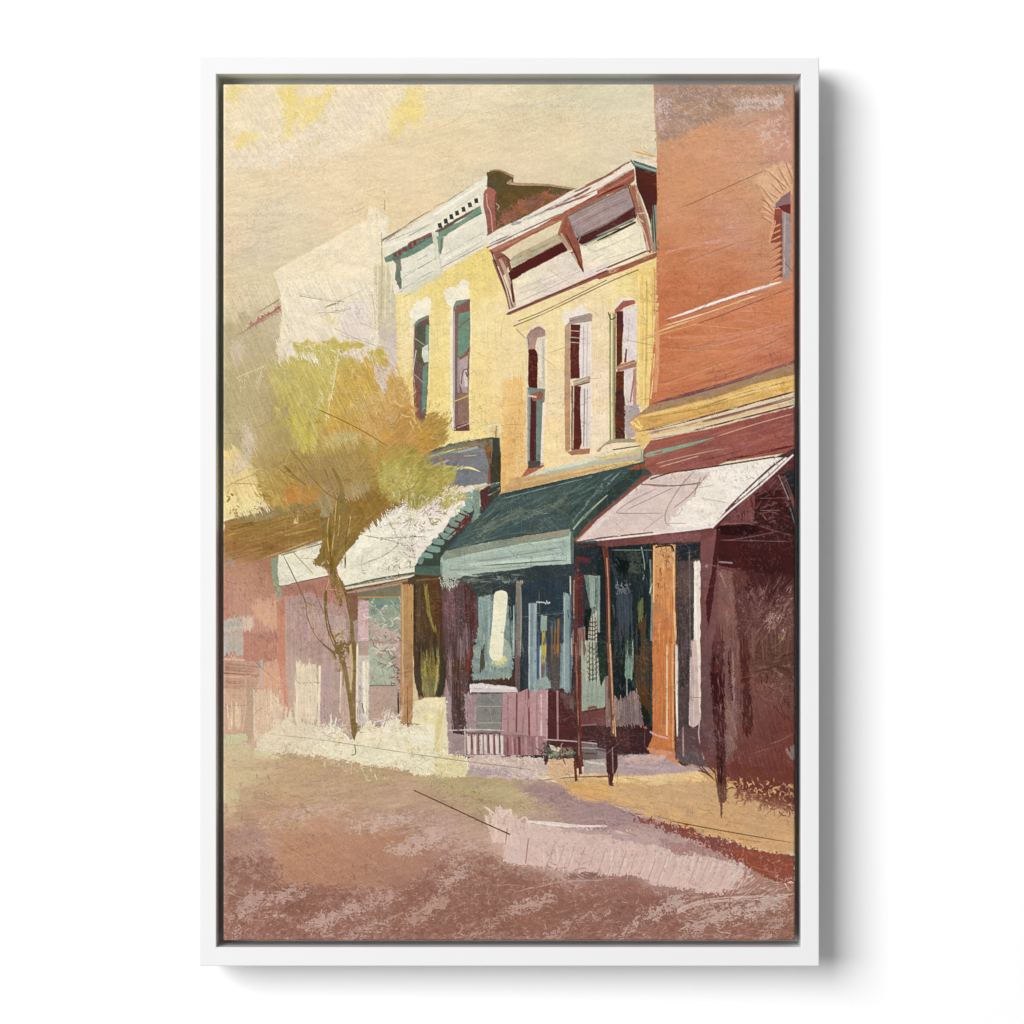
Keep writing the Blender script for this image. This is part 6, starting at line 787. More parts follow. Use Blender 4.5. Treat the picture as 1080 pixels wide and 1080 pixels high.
HT(D1(330, 320, 440, 360, 440, 480, 330, 480), 30, ['#F3EACE', '#E8D8B4', '#DFC4A4'], -75, (6, 18), (.8, 2), 14, .7, .3, seed=139); K(D1(385, 320, 370, 400), 2.6, '#E2C8AC', dry=.2, taper=(.4, .2)); K(D1(375, 390, 385, 330), 1.6, '#B5704E', dry=.1)
P(D1(30, 490, 150, 480, 165, 520, 80, 550, 30, 540), '#BFC49A', rough=1.6, dry=.1, fade=1.5); P(D1(190, 570, 280, 575, 350, 610, 320, 630, 180, 620), '#CDCBA0', rough=1.6, dry=.1, fade=1.5); P(D1(30, 540, 190, 540, 180, 620, 30, 640), '#CBBC92', rough=3, fade=4, dry=.1); SQ(D1(80, 480, 200, 540, 160, 620, 60, 600), 20, ['#DCE0BC', '#A8AC80'], 2.5, 5, (.5, 1), .55, 140); P(D1(30, 780, 110, 770, 110, 850, 30, 860), '#C6BE96', rough=4, fade=5, a=.7)
P(D1(60, 680, 30, 700, 30, 980, 90, 940, 120, 800), '#D2BC98', rough=5, fade=7, a=.6)
# perspective pen lines along the kerb
Ln(D1(270, 487, 500, 510, 740, 545, 1080, 597), '#7E6C52', 1., .75); Ln(D1(250, 565, 400, 610, 600, 640), '#A08A6C', .8, .6); Ln(D1(600, 600, 800, 660, 1080, 715), '#8E7658', .8, .6); Ln(D2(0, 590, 300, 632, 560, 665, 730, 690), '#7E6658', 1., .8); K(D1(740, 545, 745, 590, 725, 600), 1, '#5E4C2C'); Ln(D1(300, 542, 440, 547), '#B59E78', .8, .6)
K(D2(35, 792, 200, 868, 400, 962, 552, 1030), 1.4, '#5E4434', dry=.05, sm=False); Ln(E2(0, 302, 30, 315), '#5E4434', 1.2, .9)
# brick kerb strip on the right
P(E2(470, 245, 560, 250, 700, 290, 860, 335, 980, 375, 1075, 390, 1075, 505, 1000, 500, 900, 440, 800, 395, 700, 350, 600, 310, 480, 270), '#8A4C42', rough=3, dry=.12, fade=6, var=.15, tex=('s', 1.8)); P(E2(840, 360, 1075, 395, 1075, 500, 980, 480, 880, 420), '#8C4A3C', rough=1.6, dry=.02, var=.12)
SQ(E2(480, 245, 900, 350, 900, 430, 700, 340, 480, 275), 80, ['#D0A698', '#E0B8A0', '#5E2A26', '#B98A80', '#A45A4C'], 2, 4, (.7, 1.4), .75, 141); SQ(E2(860, 360, 1070, 410, 1070, 490, 950, 460), 40, ['#B87A6A', '#CFA494', '#6A2E28'], 2.6, 5, (.6, 1.2), .65, 142); SQ(E2(1030, 470, 1075, 470, 1075, 510, 1030, 510), 8, ['#E6D0C4'], 2, 5, (.8, 1.3), .8, 143)
HT(E2(800, 420, 960, 430, 920, 500, 830, 540), 30, ['#E0C8BE', '#D6B8AC', '#EBD8CE'], -50, (6, 16), (.7, 2), 16, .8, .2, seed=144); HT(E2(860, 460, 1075, 470, 1075, 540, 860, 560), 50, ['#DCC4B8', '#A88074', '#E6D4CA', '#8E6458'], -25, (5, 16), (.6, 1.5), 22, .7, .3, seed=145)
Ln(E2(600, 262, 800, 300, 1078, 348), '#4E3426', 1.5, .95); Ln(E2(560, 250, 700, 290, 860, 330, 980, 372), '#D9A468', 1.2, .7); Ln(E2(860, 330, 960, 345), '#8E5A3E', 1.4, .6); HT(E2(440, 215, 520, 240, 520, 260, 440, 240), 12, ['#E0CCC0', '#5A3030'], 15, (4, 10), (.7, 1.3), 10, .7, .2, seed=146)
# bush and big dark post in front of the wall
P(D3(700, 650, 760, 700, 800, 800, 870, 760, 900, 840, 960, 850, 1000, 880, 1070, 900, 1070, 700, 760, 640), '#6A362E', rough=3.5, dry=.12, fade=2.5, var=.12, tex=('s', 1.8))
SQ(D3(740, 730, 1070, 750, 1070, 890, 960, 880, 800, 840, 720, 760), 90, ['#D8AC78', '#E0B884', '#CFA06C'], 2.4, 5, (.8, 1.9), .85, 147, 50); SQ(D3(720, 760, 800, 790, 900, 820, 1000, 860, 1070, 860, 1070, 905, 960, 900, 860, 870, 760, 820), 110, ['#6A3228', '#5A2A22', '#7A4034'], 2.6, 6, (.9, 1.9), .9, 247, 50); HT(D3(740, 760, 1060, 820, 1060, 900, 900, 880, 780, 840), 40, ['#5E2C24', '#6A362A'], 60, (5, 14), (.8, 1.8), 35, .8, .1, curve=.3, seed=148)
for q in (D3(545, 660, 620, 720), D3(560, 655, 640, 740), D3(585, 650, 650, 700), D3(600, 650, 655, 720), D3(545, 680, 600, 700), D3(640, 700, 660, 830)): K(q, 1.5, '#6A4030', dry=.15, taper=(.2, .2))
P(D3(610, -20, 690, -20, 692, 300, 690, 500, 700, 700, 705, 850, 680, 870, 680, 940, 672, 940, 668, 860, 655, 820, 650, 600, 630, 400, 615, 200), '#4A2624', rough=1.6, dry=.03, var=.2); SQ(D3(610, 0, 690, 0, 700, 840, 660, 840), 150, ['#7E5450', '#2A0E10', '#34161A', '#5E3432', '#8A6460'], 1.8, 4, (.6, 1.3), .7, 149, 50, 90); P(D3(615, 150, 685, 150, 690, 350, 640, 350), '#35151A', rough=2, dry=.15)
K(D3(672, 600, 672, 780, 674, 945), 3, '#331414', 1.4, dry=.1); K(D3(655, 600, 660, 820), 2.6, '#40201C', dry=.3); K(D3(690, 640, 700, 860), 2.2, '#6A4034', dry=.5); SQ(D3(640, 800, 720, 800, 720, 870, 650, 870), 16, ['#5A3224', '#8A6040'], 2, 4, (.6, 1), .6, 150); HT(D3(650, 920, 860, 960, 860, 1010, 680, 980), 26, ['#A8794A', '#C69560'], 15, (5, 16), (.6, 1.3), 12, .5, .4, seed=151)
HT(D3(560, 430, 640, 430, 650, 640, 600, 640), 10, ['#7A5C5A'], 85, (8, 20), (.6, 1.2), 8, .5, .3, seed=152)
# ------------------------------------------------------------ pink-white right awning
K(C3(0, 455, 300, 432, 620, 398), 12, '#6B403E', dry=.05); P(C3(0, 460, 560, 405, 630, 395, 630, 440, 560, 470, 300, 478, 40, 500, 0, 490), '#6C403F', rough=.7, var=.12); P(C3(300, 440, 560, 420, 560, 465, 330, 480), '#7A4E50', rough=1.4, dry=.15)
P(C3(-110, 470, 0, 350, 120, 250, 240, 150, 300, 112, 520, 80, 780, 40, 980, 12, 1040, 15, 900, 150, 750, 285, 625, 392, 400, 420, 0, 462), '#E3D2CA', rough=.7, var=.05, grad=('#F1E9DF', 690, 540, 760, 530))
P(C3(240, 150, 300, 112, 520, 85, 640, 90, 560, 220, 480, 330, 380, 400, 0, 455, -90, 465, 100, 300), '#D9C3BC', rough=2, dry=.04, fade=3, a=.85); P(C3(570, 130, 640, 80, 980, 20, 760, 240, 620, 385, 400, 400, 380, 350, 480, 270), '#F3EBE1', rough=3, dry=.08, fade=3); HT(C3(560, 100, 940, 40, 640, 370, 420, 390), 70, ['#E6D6CE', '#FAF5EE', '#D0B8AE'], 40, (3, 10), (.6, 1.6), 40, .55, .4, seed=160)
for q, c in ((C3(240, 155, 360, 170, 560, 155), '#8A7068'), (C3(330, 178, 200, 240, 118, 295, 130, 316, 370, 314), '#84706A'), (C3(420, 172, 300, 230, 150, 300), '#8A766E'), (C3(540, 75, 460, 160, 400, 250, 370, 320, 375, 370, 410, 388), '#7E625C'), (C3(600, 100, 500, 220, 380, 310), '#7E625C'), (C3(565, 120, 545, 160, 525, 220), '#6E504C'), (C3(250, 410, 380, 310), '#B29A90'), (C3(560, 232, 720, 262), '#B5A59C'), (C3(260, 320, 330, 380), '#C0A89E'), (C3(380, 370, 490, 370), '#B09A92'), (C3(100, 370, 150, 420), '#C2A8A0')): Ln(q, c, 1.2, .85)
K(C3(240, 158, 420, 165, 560, 150), 1.4, '#8A6A60', dry=.2); SQ(C3(330, 100, 520, 90, 500, 170, 360, 160), 24, ['#B59A92', '#A88A82', '#EFE2DA'], 3, 5, (.5, 1.), .6, 161, 40, 50); SQ(C3(780, 60, 900, 50, 860, 140, 760, 140), 22, ['#A89A92', '#8E8078'], 2, 4, (.5, .9), .6, 162)
P(C3(625, 392, 700, 300, 800, 220, 940, 100, 1060, -10, 1075, 20, 960, 110, 800, 240, 700, 340, 650, 395), '#5A2A2A', rough=.8, var=.15); K(C3(625, 392, 720, 300, 900, 150, 1062, 0), 1.9, '#F1E6DC', dry=.08); K(C3(700, 300, 800, 200, 940, 70, 1020, 10), 2.2, '#5E3434', dry=.3); K(C3(0, 462, 300, 430, 560, 400, 625, 390), 1.4, '#F0E4DC', dry=.1); K(C3(-110, 472, 60, 445, 300, 420), 1.6, '#7E4A44', dry=.25); SQ(C3(940, 40, 1060, 0, 960, 90, 900, 130), 16, ['#D8C0B8', '#6A3A38', '#F2E8E0'], 2.6, 4, (.6, 1.2), .7, 163)
P(C3(-130, 470, -60, 380, 60, 280, 180, 180, 250, 110, 300, 110, 240, 152, 120, 252, 0, 352, -108, 468), '#7E4640', rough=.8, dry=.05, var=.12); K(C3(-110, 465, 20, 345, 150, 235), 1., '#D9BDB4', dry=.2); P(C3(160, 70, 250, 45, 260, 75, 180, 80), '#8A4A32', rough=1.4, dry=.1)
K(C3(290, 130, 400, 95, 520, 78, 760, 42, 960, 10), 1.6, '#5E2C2C', dry=.2)

R9 = random.Random(5)
for x0, x1, cs in ((437, 471, ['#4E3C2A', '#453628', '#5A4630', '#352C20']), (472, 500, ['#5E464A', '#564240', '#7A646C', '#4A3434', '#8E767E']), (546, 552, ['#6A6468', '#5E545A']), 
                   (607, 618, ['#6E443C', '#8A6A60', '#5A2E2A']), (634, 642, ['#17262C', '#1C3030']), (645, 686, ['#15211F', '#22342F', '#33485A', '#2E3A30', '#0E1618', '#4E3A26']), (690, 711, ['#C9783F', '#CE8250', '#C0703C', '#DA9660']), (714, 730, ['#4A3E44', '#3A3038', '#5E5058']),
                   (742, 752, ['#6E484A', '#65474A', '#7A5250']), (753, 764, ['#4A2426', '#5E3634', '#6E4644']), (765, 780, ['#7A5450', '#84605A', '#6A4644']), (781, 792, ['#4C2624', '#5E3634', '#6A4440']), (793, 837, ['#5E4238', '#6C4A42', '#54362E', '#7A5A4E', '#64403A'])):
    for i in range(int((x1-x0)*1.5)+2):
        x = R9.uniform(x0+.8, x1-.8); y = R9.uniform(672, 688); l = R9.uniform(6, 22)
        K([(x, y-l), (x+R9.uniform(-1, 1), y), (x+R9.uniform(-1.5, 1.5), y+l)], R9.uniform(.8, 2.6), R9.choice(cs), dry=.35, taper=(.25, .35), a=R9.uniform(.5, .9))

# shop window details laid over the smeared ground
P(C2(400, 770, 545, 760, 570, 1000, 555, 1130, 400, 1130), '#6E9290', rough=2, fade=5, dry=.15, tex=('b', 90, 12, 1.2), var=.2); K(C2(440, 780, 436, 1060), 3, '#86AAA8', dry=.3); K(C2(555, 820, 562, 1060), 2.4, '#4E6A70', dry=.3)
P(C2(436, 1010, 470, 990, 520, 990, 556, 1030, 562, 1090, 540, 1140, 500, 1155, 450, 1140, 430, 1080), '#93AC9E', rough=1, var=.14, sm=True, a=.9); P(C2(455, 1090, 520, 1090, 545, 1110, 500, 1148, 460, 1130), '#D3CF92', rough=1.4, fade=2, var=.12)
P(C2(470, 760, 490, 738, 520, 738, 540, 760, 535, 860, 524, 960, 516, 1060, 508, 1110, 462, 1112, 443, 1080, 450, 1000, 462, 860), '#EDE8CC', rough=.7, var=.05, soft=1, sm=True)
P(D2(612, -170, 905, -200, 905, -60, 880, 0, 612, 20), '#24384A', rough=1.5, fade=3, dry=.15, tex=('b', 90, 12, 1.4), var=.2, a=.9)
for x, y0, y1, w, c in ((672, 800, 1290, 6, '#7496A2'), (692, 800, 1290, 3.4, '#93B0BC'), (662, 812, 1270, 1.2, '#B3C8CC'), (740, 868, 960, 6.4, '#8DB2A6'), (738, 955, 1140, 3.6, '#B39E50'), (738, 1130, 1220, 2.2, '#80605A'), (868, 752, 1290, 7, '#7A9CA6'), (884, 760, 1290, 1.6, '#4A646E'), (852, 770, 1270, 1.2, '#9DB9BE'), (818, 895, 1090, 2.2, '#94642F'), (784, 925, 1110, 1.8, '#6E5A4C'), (800, 945, 1080, 1.6, '#8A5E38'), (712, 980, 1270, 2.2, '#34608E'), (722, 1060, 1240, 1.6, '#B8CCD4'), (760, 980, 1260, 2.4, '#343A5A'), (640, 760, 1270, 3, '#2A3E50'), (800, 1090, 1280, 6, '#4E4A5C')):
    K(C2(x, y0, x-2, (y0+y1)/2, x-1, y1), w, c, dry=.15, a=.9)
K(C2(700, 797, 770, 803), 1.1, '#B6C6C4', dry=.3, a=.8); Ln(C2(610, 880, 905, 852), '#8EA6AA', .8, .6); P(D2(700, 195, 745, 172, 775, 200, 775, 238, 700, 242), '#86A8A4', rough=1.5, dry=.1)
K(C2(598, 690, 604, 860, 600, 1090), 5, '#7C7670', dry=.25); K(C2(612, 700, 616, 880, 610, 1090), 1.6, '#A49A8C', dry=.3, a=.7)
# ------------------------------------------------------------ the tree
F(B1(440, 430, 600, 400, 760, 430, 900, 460, 920, 560, 990, 640, 1060, 720, 1080, 900, 1210, 960, 1180, 1000, 1000, 1100, 900, 1140, 560, 1140, 300, 1080, 180, 1050, 250, 900, 380, 760, 290, 620, 280, 540, 400, 500), [(320, 390, '#C6B862'), (350, 370, '#C2B25C'), (380, 370, '#C9B45E'), (400, 385, '#C8B05A'), (350, 410, '#CDBD66'), (320, 430, '#BFB25A'),
   (360, 420, '#C9A656'), (390, 420, '#C8A258'), (400, 450, '#C29C5A'), (420, 430, '#C49A5C'), (430, 400, '#CBA25F'), (430, 450, '#BC904F'), (440, 470, '#B98E48'), (350, 460, '#C0A058'), (300, 460, '#A59058'), (320, 480, '#A08850'), (370, 480, '#B0904E'), (280, 470, '#A8925E'), (400, 480, '#B8924C')], soft=4, rough=6, var=.08)
P(B2(-60, 640, 0, 640, 30, 800, 60, 870, 120, 880, 150, 900, 120, 960, 40, 1010, -60, 1060), '#BE9248', rough=3, dry=.05, fade=4, var=.1); SQ(B2(100, 700, 240, 780, 240, 880, 160, 960, 90, 960), 40, ['#A87E3C', '#B88C44', '#8E6C30'], 2.4, 5, (.8, 1.8), .7, 170, 40, 110); HT(B2(100, 780, 250, 830, 180, 940, 60, 1000), 26, ['#B08840', '#9C7836'], -25, (6, 16), (1, 2.6), 25, .75, .3, curve=.3, seed=171)
HT(B2(0, 560, 40, 620, 40, 820, -20, 760), 30, ['#F0D89C', '#D9AE68', '#C8964C'], -60, (5, 14), (.7, 1.6), 12, .7, .3, seed=172)
# yellow-green mass
P(B1(270, 590, 290, 540, 400, 505, 460, 480, 560, 430, 640, 500, 640, 640, 560, 780, 540, 900, 500, 1000, 455, 1070, 430, 1000, 400, 900, 380, 760, 340, 720, 300, 700), '#C5B568', rough=3.5, dry=.04, fade=4, var=.08, tex=('b', 75, 14, 2.5), grad=('#BCAC5E', 320, 400, 325, 470))
for i in range(46):
    t = RNG.random(); x = 300+t*235; y = 610+RNG.uniform(-60, 180)+t*170; L = RNG.uniform(60, 190)
    K(B1(x, y, x-8+t*10, y+L*.5, x-26+t*20, y+L), RNG.uniform(2, 5), RNG.choice(['#C8B868', '#BCAA58', '#CFC078', '#B4A356']), 1.5, dry=.2, taper=(.1, .5), a=.85)
for q in (B1(345, 630, 320, 690), B1(380, 640, 350, 760), B1(300, 600, 270, 620), B1(420, 800, 405, 940), B1(450, 850, 430, 1000), B1(480, 900, 455, 1060), B1(510, 900, 500, 1010), B1(470, 800, 455, 960)): K(q, 5, '#C8B85C', 2, dry=.12, taper=(.1, .4))
HT(B1(280, 530, 640, 440, 640, 700, 520, 900, 400, 760), 90, ['#D6C878', '#B9A94C', '#C4B458', '#CEC070'], 60, (5, 16), (.8, 2), 25, .5, .4, seed=173)
# right ochre mass and lilac scratches
P(B1(640, 540, 760, 500, 900, 480, 910, 560, 840, 700, 780, 900, 600, 900, 560, 800), '#C9A858', rough=4, dry=.1, fade=6, var=.1); P(B1(600, 860, 800, 780, 980, 780, 1080, 860, 1080, 980, 800, 960, 560, 960), '#C39A50', rough=4, fade=6, dry=.05, grad=('#BE9052', 380, 460, 430, 450)); P(B1(940, 560, 1000, 600, 1050, 760, 1000, 800, 940, 700), '#CAA262', rough=3, dry=.1, fade=4); P(B1(560, 980, 850, 960, 1080, 960, 1080, 1080, 560, 1080), '#A8904C', rough=4, fade=6, dry=.1)
P(B1(560, 920, 700, 880, 800, 900, 760, 960, 600, 1000), '#BFAE72', rough=3, dry=.35, fade=3)
HT(B1(720, 700, 980, 660, 980, 860, 760, 900), 120, ['#E4CFA0', '#D9BC88', '#E2C69A', '#C09A50'], -22, (5, 22), (.6, 1.4), 12, .65, .35, curve=.15, seed=174); HT(B1(540, 900, 880, 880, 860, 1000, 540, 1010), 60, ['#DCC894', '#CDB478', '#E0D0A8'], -18, (8, 26), (.6, 1.3), 14, .55, .35, curve=.2, seed=175)
P(B1(840, 540, 940, 540, 930, 660, 900, 690, 860, 640), '#DCC8B4', rough=3, dry=.25, fade=3); SQ(B1(450, 420, 640, 410, 640, 520, 450, 520), 70, ['#F2EADA', '#D9C878', '#A89A4C', '#F6F0E2', '#C9B868'], 2.6, 5, (.6, 1.3), .7, 176); SQ(B1(640, 410, 900, 450, 900, 540, 660, 560), 90, ['#E8DCD2', '#C4B050', '#A8983C', '#E2D4C8', '#B8A650'], 2.8, 5, (.6, 1.3), .7, 177); P(B1(440, 470, 540, 500, 560, 540, 460, 500), '#EFE6D2', rough=2.5, dry=.35)
HT(B1(540, 450, 860, 500, 780, 800, 520, 800), 60, ['#E6D69C', '#DCCB86', '#F0E4C0'], -70, (6, 22), (.5, 1.1), 14, .6, .3, seed=178); P(B1(660, 470, 800, 440, 830, 500, 700, 500), '#E3D6CE', rough=2.5, dry=.4)
for q in (B1(655, 450, 630, 620, 600, 760, 585, 850), B1(90, 612, 190, 570, 270, 535), B1(245, 540, 225, 600, 205, 665), B1(160, 600, 120, 680), B1(560, 690, 530, 800), B1(260, 500, 300, 480)): K(q, 1.2, '#E8DCAE', dry=.15, a=.8)
for q in (B1(620, 690, 900, 680), B1(560, 1000, 760, 900, 900, 880)): Ln(q, '#E0CDA0', .8, .5)
# olive haze left, crackled
HT(B1(40, 500, 290, 540, 400, 800, 400, 1000, 60, 1000), 150, ['#B4A478', '#9C8A5C', '#BCAE84', '#A08C58'], -75, (6, 24), (.6, 2), 18, .45, .5, seed=179); HT(B1(90, 740, 190, 800, 210, 1020, 130, 1050), 46, ['#D9C8AC', '#CDBA9A', '#E2D4BC'], -80, (5, 18), (.6, 1.4), 22, .65, .4, seed=180); P(B1(130, 920, 190, 900, 210, 1000, 160, 1080, 130, 1040), '#D6C4B0', rough=3, dry=.4, tex=('r', 80, 9, 3)); P(B1(60, 420, 110, 400, 160, 460, 110, 540, 70, 500), '#CDBCA8', rough=2.5, dry=.5, tex=('r', -60, 7, 3)); SQ(B1(80, 1000, 330, 1000, 330, 1080, 180, 1080), 30, ['#C9AA5C', '#8A7040', '#DCC07C'], 2.6, 5, (.6, 1.2), .6, 181)
# lower crown
F(C1(160, 0, 1080, -40, 1080, 40, 880, 60, 870, 160, 760, 220, 660, 270, 560, 262, 430, 270, 310, 285, 250, 220, 200, 100), [(280, 490, '#A58C50'), (300, 510, '#B0904A'), (290, 525, '#B89A54'), (320, 525, '#B07E3E'), (330, 500, '#A08452'), (350, 490, '#A48A56'), (350, 515, '#A08258'), (370, 500, '#A88C52'), (400, 490, '#B4914A'), (400, 515, '#A08440'), (420, 500, '#AC924A'), (380, 525, '#A48C66')], soft=4, rough=4, var=.08)
P(C1(360, 170, 490, 160, 500, 230, 400, 265, 330, 270), '#B87F3E', rough=3, dry=.1, fade=4); P(C1(560, 200, 640, 240, 640, 330, 570, 350, 540, 280), '#A08C66', rough=3, fade=3); P(C1(680, 180, 800, 140, 860, 180, 720, 260), '#A89468', rough=3, dry=.2, fade=3); P(C1(640, 290, 720, 240, 860, 190, 940, 240, 780, 420, 660, 400), '#8C6C34', rough=2.5, dry=.05, fade=3)
HT(C1(200, 80, 400, 100, 400, 260, 260, 250), 50, ['#D9BC70', '#8C6E34', '#C8A455'], 60, (4, 12), (.6, 1.5), 25, .65, .35, curve=.3, seed=182); HT(C1(640, 60, 880, 20, 860, 170, 700, 200), 50, ['#B89E62', '#9C8048', '#C0A468'], -20, (5, 16), (.6, 1.6), 18, .55, .4, seed=183)
# yellow-green right spray
P(C1(850, 60, 950, 20, 1080, 0, 1200, 60, 1300, 100, 1250, 170, 1180, 230, 1080, 300, 1000, 240, 940, 260, 880, 200), '#AE9E58', rough=3.5, dry=.1, fade=3, var=.12); P(C2(0, 20, 100, 40, 220, 80, 280, 120, 200, 180, 120, 230, 80, 290, 0, 300), '#A79A54', rough=2.5, dry=.08, fade=2, var=.14); P(C2(160, 190, 320, 200, 320, 250, 200, 300, 160, 240), '#B7AA62', rough=3, dry=.25, fade=2)
for i in range(60):
    t = RNG.random(); x = 870+t*400; y = 60+RNG.uniform(-50, 110)-t*10; L = RNG.uniform(50, 140)
    K(C1(x, y, x-4+t*20, y+L*.5, x-20+t*30, y+L), RNG.uniform(1.4, 4), RNG.choice(['#C4B468', '#A69442', '#B8AC5C', '#CDBF7C', '#98883A']), 1, dry=.25, taper=(.15, .5), a=.8)
HT(C2(0, 20, 240, 90, 120, 280, 0, 300), 60, ['#C0B25C', '#94863A', '#A89A48', '#8A7A34'], -55, (6, 22), (1, 2.8), 18, .7, .3, curve=.2, seed=184)
for q in (C2(180, 100, 240, 90, 260, 90, 230, 150), C2(100, 60, 220, 80, 250, 110), C2(180, 60, 330, 70, 395, 90)): K(q, 3, '#B5AE58', 1.4, dry=.2, taper=(.1, .4))
K(C2(250, 76, 330, 68, 398, 92), 2.2, '#E3D696', dry=.1, taper=(.2, .3)); SQ(C2(0, 280, 200, 290, 200, 400, 0, 420), 26, ['#8A7E34', '#9A8E44', '#6E6430'], 2.6, 5, (.8, 1.6), .75, 185, 45, 20); SQ(C2(160, 190, 330, 200, 300, 300, 180, 300), 30, ['#F3EADC', '#A2963E', '#BDB268'], 2.4, 5, (.7, 1.4), .7, 186); HT(C2(80, 250, 160, 220, 160, 300, 90, 330), 12, ['#7E6E84', '#F0E4E0'], -45, (4, 12), (.6, 1.2), 10, .7, .2, seed=187)
K(B1(920, 1080, 1080, 1020), 6, '#A79C4C', dry=.35); HT(B2(-20, 1000, 110, 1010, 160, 1060, -20, 1090), 34, ['#A89A44', '#8E8038', '#C0B260', '#B08A44'], -15, (5, 16), (1, 2.4), 18, .7, .3, seed=188)
K(B1(150, 345, 340, 218), 3., '#A0645C', 3.8, dry=.3, taper=(.3, .1)); K(B1(90, 385, 345, 240), 1.1, '#8E7A5E', dry=.3, taper=(.2, .1)); K(B1(200, 262, 335, 180), .9, '#8E7F6A', dry=.3, taper=(.3, .1))
smear(G(225, 370, 425, 375, 420, 500, 440, 540, 400, 560, 225, 540), 66, 8, 18, 1., 12, .06, .9); smear(G(420, 400, 470, 440, 500, 520, 420, 560, 380, 500), -40, 5, 12, 1.1, 8, .05)
for q in (B1(655, 450, 630, 620, 600, 760, 585, 850), B1(90, 612, 190, 570, 270, 535), B1(245, 540, 225, 600, 205, 665)): K(q, 1., '#E8DCAE', dry=.15, a=.7, taper=(.1, .2))
K(B1(500, 765, 620, 815, 780, 895, 928, 985), 1., '#7A5418', dry=.1, a=.85, taper=(.2, .1))
HT(B1(280, 520, 900, 480, 1000, 700, 700, 900, 400, 760), 70, ['#E2D49A', '#A8953E', '#D8C878', '#B8A048'], 60, (5, 18), (.5, 1.3), 30, .6, .3, curve=.2, seed=501)
HT(B1(920, 560, 1060, 700, 1080, 940, 980, 900), 40, ['#C4924A', '#D9AE68', '#B8863E'], -50, (6, 18), (.7, 2), 16, .7, .35, seed=502)
for reg, cs, n, sd in ((B1(400, 420, 900, 400, 960, 520, 640, 470, 420, 520), ['#CFC27C', '#BBAE5C', '#EFE6CC', '#E2D6C6', '#A89A50'], 90, 710), (B1(230, 480, 330, 480, 420, 900, 440, 1050, 330, 900, 240, 640), ['#B0A074', '#A49468', '#C5B568', '#B8A85E'], 110, 711),
                        (B1(900, 520, 1020, 560, 1090, 800, 1180, 960, 1060, 900, 960, 700), ['#F0D89C', '#D4AC68', '#C09850', '#EBD08C'], 70, 712), (C1(150, 0, 260, 80, 310, 280, 220, 240), ['#E2CC8C', '#A88A44', '#94783A', '#D0B878'], 60, 713), (C1(860, 180, 1080, 300, 1200, 280, 1300, 150, 1100, 220), ['#F0EAD8', '#A89A54', '#BDB070', '#8E8244'], 80, 714)):
    HT(reg, n, cs, 65, (4, 13), (.6, 1.7), 32, .7, .3, curve=.35, seed=sd)
# trunk and branches
P(C1(560, 340, 620, 330, 640, 240, 680, 200, 700, 260, 680, 360, 720, 380, 720, 440, 700, 520, 640, 610, 645, 650, 655, 690, 625, 700, 606, 680, 605, 620, 540, 600, 510, 590, 550, 530, 565, 460), '#836B3C', rough=1.6, dry=.02, var=.15)
SQ(C1(510, 560, 610, 560, 600, 640, 520, 620), 26, ['#7A602A', '#A08A4C', '#E6DCC0'], 2, 4, (.7, 1.3), .75, 189)
for q, w, c, w2 in [(q_, w_*(.62 if w_ < 3 else .85), c_, z_*(.62 if w_ < 3 else .9)) for q_, w_, c_, z_ in ((C1(615, 60, 650, 130, 670, 200, 650, 330, 640, 480), 4, '#8C7138', 6), (C1(570, 60, 610, 160, 640, 260, 640, 360), 2.4, '#7E6432', 3), (C1(350, 50, 420, 120, 480, 165), 3, '#86703C', 2), (C1(420, 0, 500, 110, 570, 190, 640, 240), 1.6, '#80683C', 2), (C1(270, 20, 350, 90, 420, 130), 2, '#8C7440', 2), (C1(600, 350, 610, 500, 615, 640), 3, '#6E561E', 4),
                   (C1(600, 680, 583, 740, 585, 860, 605, 960, 640, 1040, 660, 1085), 3.4, '#776030', 5), (C1(650, 650, 690, 750, 715, 860, 725, 960, 705, 1085), 3.4, '#776034', 4), (C1(715, 860, 730, 960, 737, 1085), 3, '#806A3C', 2.6),
                   (C1(345, 530, 400, 640, 470, 790, 480, 870, 530, 980, 620, 1075), 1.8, '#7C6030', 1.8), (C1(400, 520, 520, 650), 1.2, '#8A7248', 1), (C1(510, 700, 560, 830, 575, 860), 1.4, '#80643A', 1.4), (C1(360, 1000, 440, 910, 520, 820), 1.1, '#9A7C64', 1), (C1(720, 340, 695, 430, 690, 600), 1.6, '#5E4A1C', 1.4))]:
    K(q, w, c, w2, dry=.18, var=.15, taper=(.12, .08))
P(C1(604, 640, 640, 640, 668, 720, 684, 800, 672, 850, 640, 800, 612, 740), '#7C6636', rough=2.4, dry=.45, fade=3, var=.15, tex=('s', 1.1)); SQ(C1(600, 660, 660, 660, 700, 860, 620, 850), 26, ['#7C6636', '#6E5828', '#8E7844'], 2, 4, (.6, 1.2), .7, 703, 40, 80)
for q in (C1(640, 250, 630, 400, 612, 560), C1(660, 330, 650, 450), C1(600, 340, 590, 430, 600, 520), C1(718, 335, 705, 430), C1(600, 680, 585, 730)): K(q, 1.1, '#D0B06A', dry=.2, a=.85)
SQ(C1(560, 340, 720, 340, 700, 560, 580, 600), 26, ['#A88A48', '#6A5220'], 3.4, 5, (.6, 1.1), .6, 190, 25, 90)
SQ(C1(430, 790, 530, 790, 520, 840, 440, 840), 16, ['#A8863C', '#8E6E30'], 2.2, 4, (.8, 1.4), .7, 191); SQ(C1(590, 960, 700, 960, 710, 1080, 600, 1080), 34, ['#735C2C', '#655022', '#947A38'], 2.6, 4, (.9, 1.9), .75, 192)
